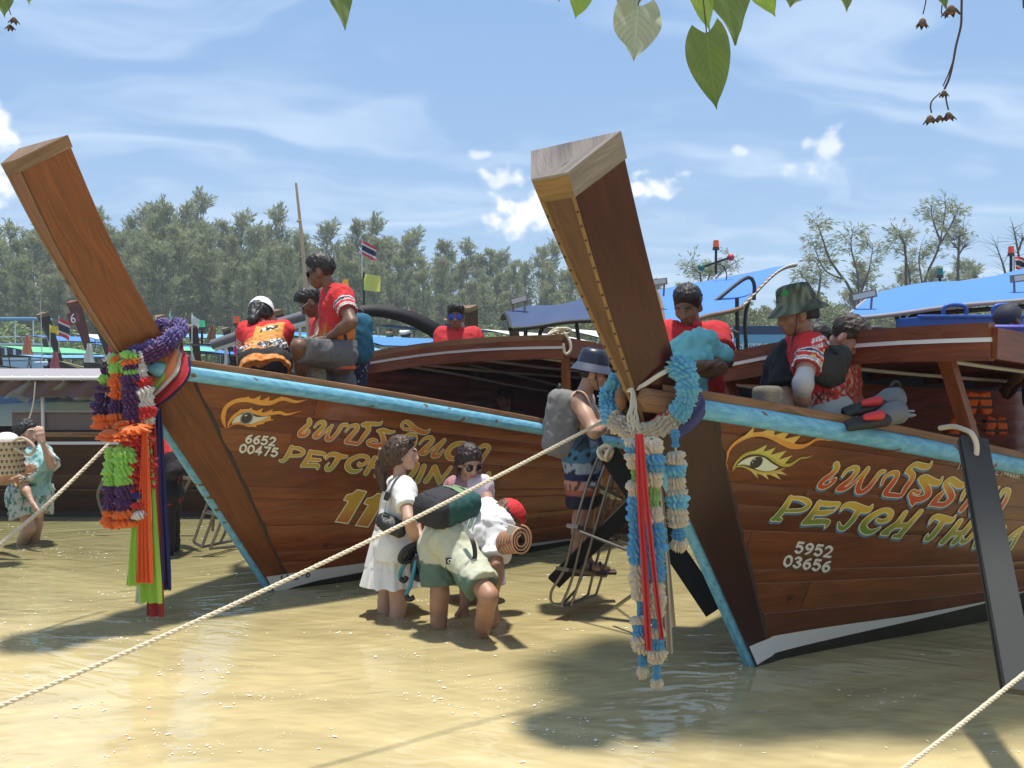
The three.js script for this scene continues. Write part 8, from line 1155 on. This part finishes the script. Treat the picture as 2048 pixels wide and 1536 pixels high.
// rope coil on the corner of canopy 11, bundle of net at the front post of the dark boat
{ const c = q11(0.02, 0.01, 0.06), g = thing('rope_coil', 'white rope coiled on the canopy corner of the boat numbered 11', 'rope', c.clone()); for (let k = 0; k < 3; k++) obj('loop', new THREE.TorusGeometry(0.07 - k * 0.012, 0.011, 7, 22).applyQuaternion(turn(1.2 + 0.3 * k, 0.3 * k, 0)).translate(c.x - 0.04 * k, c.y + 0.02, c.z + 0.03), M.rope, g); obj('loop', tube([c.clone().add(V(0, 0.02, 0.06)), c.clone().add(V(0.05, -0.05, 0.09)), c.clone().add(V(0.06, -0.14, 0.1)), c.clone().add(V(0.02, -0.17, 0.1)), c.clone().add(V(0.0, -0.08, 0.1))], 0.012, 20, 7), M.rope, g); }
// ---------- leaves, seed heads and the shading bough of the tree overhead ----------
seed(555);
const leafTex = pixelTexture(256, 256, (u, v) => { // across, along
  const x = Math.abs(u - 0.5) * 2, rib = Math.exp(-((x / 0.03) ** 2)); let vein = 0; for (let k = 0; k < 7; k++) { const c = 0.06 + k * 0.12 + x * lerp(0.42, 0.28, k / 7); vein = Math.max(vein, Math.exp(-(((v - c) / 0.010) ** 2))); } const f = 0.5 + 0.5 * ring(u, v, 40, 40, 70); const k = 0.74 + 0.12 * f + 0.26 * Math.max(rib, vein * 0.8); return [k, k, k * 0.95]; }, { repeat: false });
const leafMat = (r, g, b, t) => new THREE.MeshPhysicalMaterial({ color: lin(r, g, b), map: leafTex, bumpMap: leafTex, bumpScale: 0.0012, roughness: 0.6, transmission: t, thickness: 0, side: THREE.DoubleSide });
const LM = { dark: leafMat(0.20, 0.27, 0.04, 0.6), bright: leafMat(0.42, 0.54, 0.06, 0.7), pale: leafMat(0.50, 0.53, 0.36, 0.3) };
function leafShape(base, tip, width, face, fold, curl) { // heart shaped blade from its notch to its drip tip
  const d = tip.clone().sub(base), L = d.length(); d.divideScalar(L); const s = d.clone().cross(face).normalize(), n = s.clone().cross(d).normalize();
  return sheet((u, v) => { const a = (u - 0.5) * 2, t = clamp((v - 0.3) / 0.7, 0, 1), w = width / 2 * (v < 0.3 ? Math.sqrt(1 - ((0.3 - v) / 0.37) ** 2) : Math.pow(1 - t, 0.95) * (1 + 1.25 * t * (1 - t)) * (t > 0.75 ? lerp(1, 0.45, (t - 0.75) / 0.25) : 1)), lobe = -0.13 * L * Math.pow(Math.abs(a), 1.5) * (1 - v) * (1 - v), wave = 0.05 * width * Math.sin(v * 13 + a * 4) * Math.abs(a); const p = base.clone().addScaledVector(d, v * L + lobe).addScaledVector(s, a * w).addScaledVector(n, fold * Math.abs(a) * w + curl * L * v * v + wave); p.u = 0.5 + a * 0.5; p.v = v; return p; }, 12, 18);
}
const bough = thing('overhanging_bough', 'leafy bough of a heart leaved tree hanging into the top of the view', 'tree branch', P(1200, -420, 1.9));
const twigMat = mat(0.085, 0.05, 0.035, 0.9);
const leafOn = (bx, by, tx, ty, w, m, Z, o = {}) => { const b = P(bx, by, Z), t = P(tx, ty, Z + (o.dz ?? 0)); obj('leaf', leafShape(b, t, px(w, Z), V(...(o.face ?? [0, 0.1, 1])), o.fold ?? 0.25, o.curl ?? 0.06), m, bough); if (o.stalk !== 0) obj('leaf_stalk', tube([b, P(bx + (o.sx ?? 12), by - 60, Z), P(bx + (o.sx ?? 12) * 2.4, Math.min(by - 130, -60), Z)], 0.0011, 10, 5), twigMat, bough); };
leafOn(1276, 12, 1266, 124, 98, LM.pale, 1.75, { face: [0.1, -0.25, 1], fold: 0.12, sx: 14 }); leafOn(1268, -78, 1234, 46, 84, LM.pale, 1.8, { fold: 0.35, face: [0.5, 0, 1] });
leafOn(1413, 66, 1433, 220, 86, LM.dark, 1.6, { face: [-0.35, 0.1, 1], fold: 0.5, sx: -6, curl: -0.04 }); leafOn(1438, -80, 1466, 94, 104, LM.dark, 1.66, { face: [0.35, 0.1, 1], fold: 0.3 }); leafOn(1398, -70, 1424, 66, 60, LM.bright, 1.63, { face: [-0.8, 0.2, 0.8], fold: 0.4 });
leafOn(1168, -30, 1150, 40, 46, LM.bright, 1.95, { face: [0, -0.2, 1], fold: 0.15 }); leafOn(668, -46, 684, 66, 52, LM.dark, 1.8, { face: [0.6, 0.1, 0.9], fold: 0.5, curl: 0.15 }); leafOn(1505, -60, 1552, 36, 58, LM.bright, 1.8, { face: [-0.5, 0.3, 0.8] }); leafOn(1590, -64, 1580, 16, 110, LM.dark, 1.7, { fold: 0.2, face: [0, -0.4, 1] }); leafOn(1690, -60, 1692, 26, 44, LM.dark, 1.9, {}); leafOn(8, -46, 10, 38, 44, LM.dark, 1.9, { face: [0.3, 0, 1] }); leafOn(62, -48, 60, 12, 34, LM.bright, 2.0, {}); leafOn(1862, -62, 1890, 20, 54, LM.dark, 1.8, { face: [0.2, -0.3, 1] }); leafOn(1120, -50, 1118, 6, 30, LM.dark, 2, {});
const podMat = mat(0.045, 0.026, 0.016, 0.9), podLight = mat(0.18, 0.10, 0.05, 0.9);
function pod(x, y, r, Z, open = 1) { // dry five lobed seed head with turned out sepals
  const c = P(x, y, Z), k = px(r, Z); const gs = [ball(c, [k * 0.6, k * 0.62, k * 0.6], 10, 8)]; obj('seed_head', gs, podLight, bough);
  for (let i = 0; i < 7; i++) { const a = i / 7 * 6.283 + x, d = V(Math.cos(a), -0.75 * open + R(-0.25, 0.2), Math.sin(a)).normalize(); obj('sepal', sheet((u, v) => { const w = k * 0.5 * Math.sin(Math.PI * clamp(v * 0.93 + 0.07, 0, 1)), s = d.clone().cross(V(0, 1, 0)).normalize(); return c.clone().add(V(0, k * 0.45, 0)).addScaledVector(d, v * k * 1.55).addScaledVector(s, (u - 0.5) * w * 1.6).add(V(0, -k * 0.35 * v * v + 0.25 * k * Math.sin(u * 3.14), 0)); }, 4, 6), podMat, bough); }
}
const stalk = (pts, r, Z) => obj('stalk', tube(pts.map(([x, y]) => P(x, y, Z)), r, pts.length * 6, 6), twigMat, bough);
stalk([[1924, -80], [1923, 20], [1922, 50], [1912, 92], [1906, 125], [1898, 158], [1889, 178]], 0.0019, 1.7); stalk([[1906, 122], [1896, 150], [1886, 172]], 0.0011, 1.7); stalk([[1880, 186], [1864, 202], [1861, 212], [1863, 226]], 0.0013, 1.7); stalk([[1891, 192], [1894, 208], [1897, 220]], 0.0013, 1.7);
pod(1888, 186, 9, 1.7, 1.2); pod(1860, 238, 12, 1.7); pod(1897, 232, 12, 1.7); pod(1879, 236, 9, 1.7);
stalk([[1856, -80], [1852, 0], [1846, 28]], 0.0011, 1.75); pod(1845, 44, 12, 1.75, 1.4); stalk([[1884, 10], [1884, 28], [1896, 34]], 0.0011, 1.75); pod(1902, 20, 15, 1.75); stalk([[2046, -20], [2048, 16]], 0.002, 1.8);
stalk([[14, -10], [18, 18], [22, 30]], 0.0009, 1.9); pod(28, 40, 9, 1.9); pod(20, 54, 8, 1.9);
for (const [a, b] of [[[560, -300, 2.1], [1150, -130, 1.9]], [[1150, -130, 1.9], [1480, -140, 1.75]], [[1480, -140, 1.75], [2100, -160, 1.8]], [[-60, -120, 2], [560, -300, 2.1]]]) obj('twig', tube([P(...a), P((a[0] + b[0]) / 2, (a[1] + b[1]) / 2 - 14, (a[2] + b[2]) / 2), P(...b)], 0.005, 10, 6), twigMat, bough);
{ // the tree itself stands at the right, out of view; its outer bough spreads over the dark bow
  const g = thing('shade_tree', 'broad leaved tree standing out of view at the right, shading the dark bow', 'tree', V(6.2, 0, -2.6)), limb = (p, r0, r1) => taper(p.map((q) => V(...q)), (v) => lerp(r0, r1, v), 12, 8);
  obj('trunk', [limb([[6.2, -0.3, -2.6], [6.0, 1.6, -2.8], [5.6, 3.2, -3.2]], 0.2, 0.14), limb([[5.6, 3.2, -3.2], [4.2, 4.9, -4.2], [2.4, 5.7, -5.0], [0.9, 5.7, -4.9]], 0.12, 0.03), limb([[5.6, 3.2, -3.2], [4.6, 4.6, -3.0], [2.6, 5.2, -2.0], [0.8, 4.9, -1.8]], 0.1, 0.03), limb([[5.6, 3.2, -3.2], [6.6, 5.0, -4.4], [7.4, 6.0, -5.6]], 0.1, 0.04)], twigMat, g);
  seed(31); const leaf = leafShape(V(0, 0, 0), V(0, -0.004, 0.13), 0.11, V(0, 1, 0), 0.2, 0.05), pos = []; const put = (c, r, n) => { for (let i = 0; i < n; i++) { const d = V(R(-1, 1), R(-1, 1), R(-1, 1)); if (d.length() > 1) { i--; continue; } pos.push(V(c[0] + d.x * r[0], c[1] + d.y * r[1], c[2] + d.z * r[2])); } };
  put([1.1, 5.7, -4.9], [0.75, 0.5, 0.3], 190); put([2.2, 5.8, -5.6], [0.9, 0.4, 0.3], 240); put([0.78, 5.9, -5.5], [0.52, 0.4, 0.85], 430); put([1.5, 5.9, -5.9], [0.5, 0.35, 0.4], 180); put([2.0, 5.8, -5.05], [0.8, 0.5, 0.42], 330); put([2.9, 5.7, -5.2], [0.8, 0.5, 0.5], 400); put([3.9, 5.6, -5.3], [0.9, 0.5, 0.7], 420); put([5.6, 5.4, -4.6], [1.6, 0.8, 1.6], 900); put([3.2, 5.5, -1.2], [2.2, 0.5, 1.4], 600); put([0.5, 5.4, -0.6], [1.6, 0.5, 1.2], 420);
  const im = new THREE.InstancedMesh(leaf, LM.dark, pos.length), m = new THREE.Matrix4(); pos.forEach((p, i) => { const s = R(0.8, 1.3); m.compose(p, turn(R(-0.6, 0.9), R(0, 6.28), R(-0.6, 0.6)), V(s, s, s)); im.setMatrixAt(i, m); }); im.name = 'crown'; im.castShadow = true; im.userData.kind = 'stuff'; im.position.copy(g.position).negate(); g.add(im);
}
renderer.render(scene, camera);
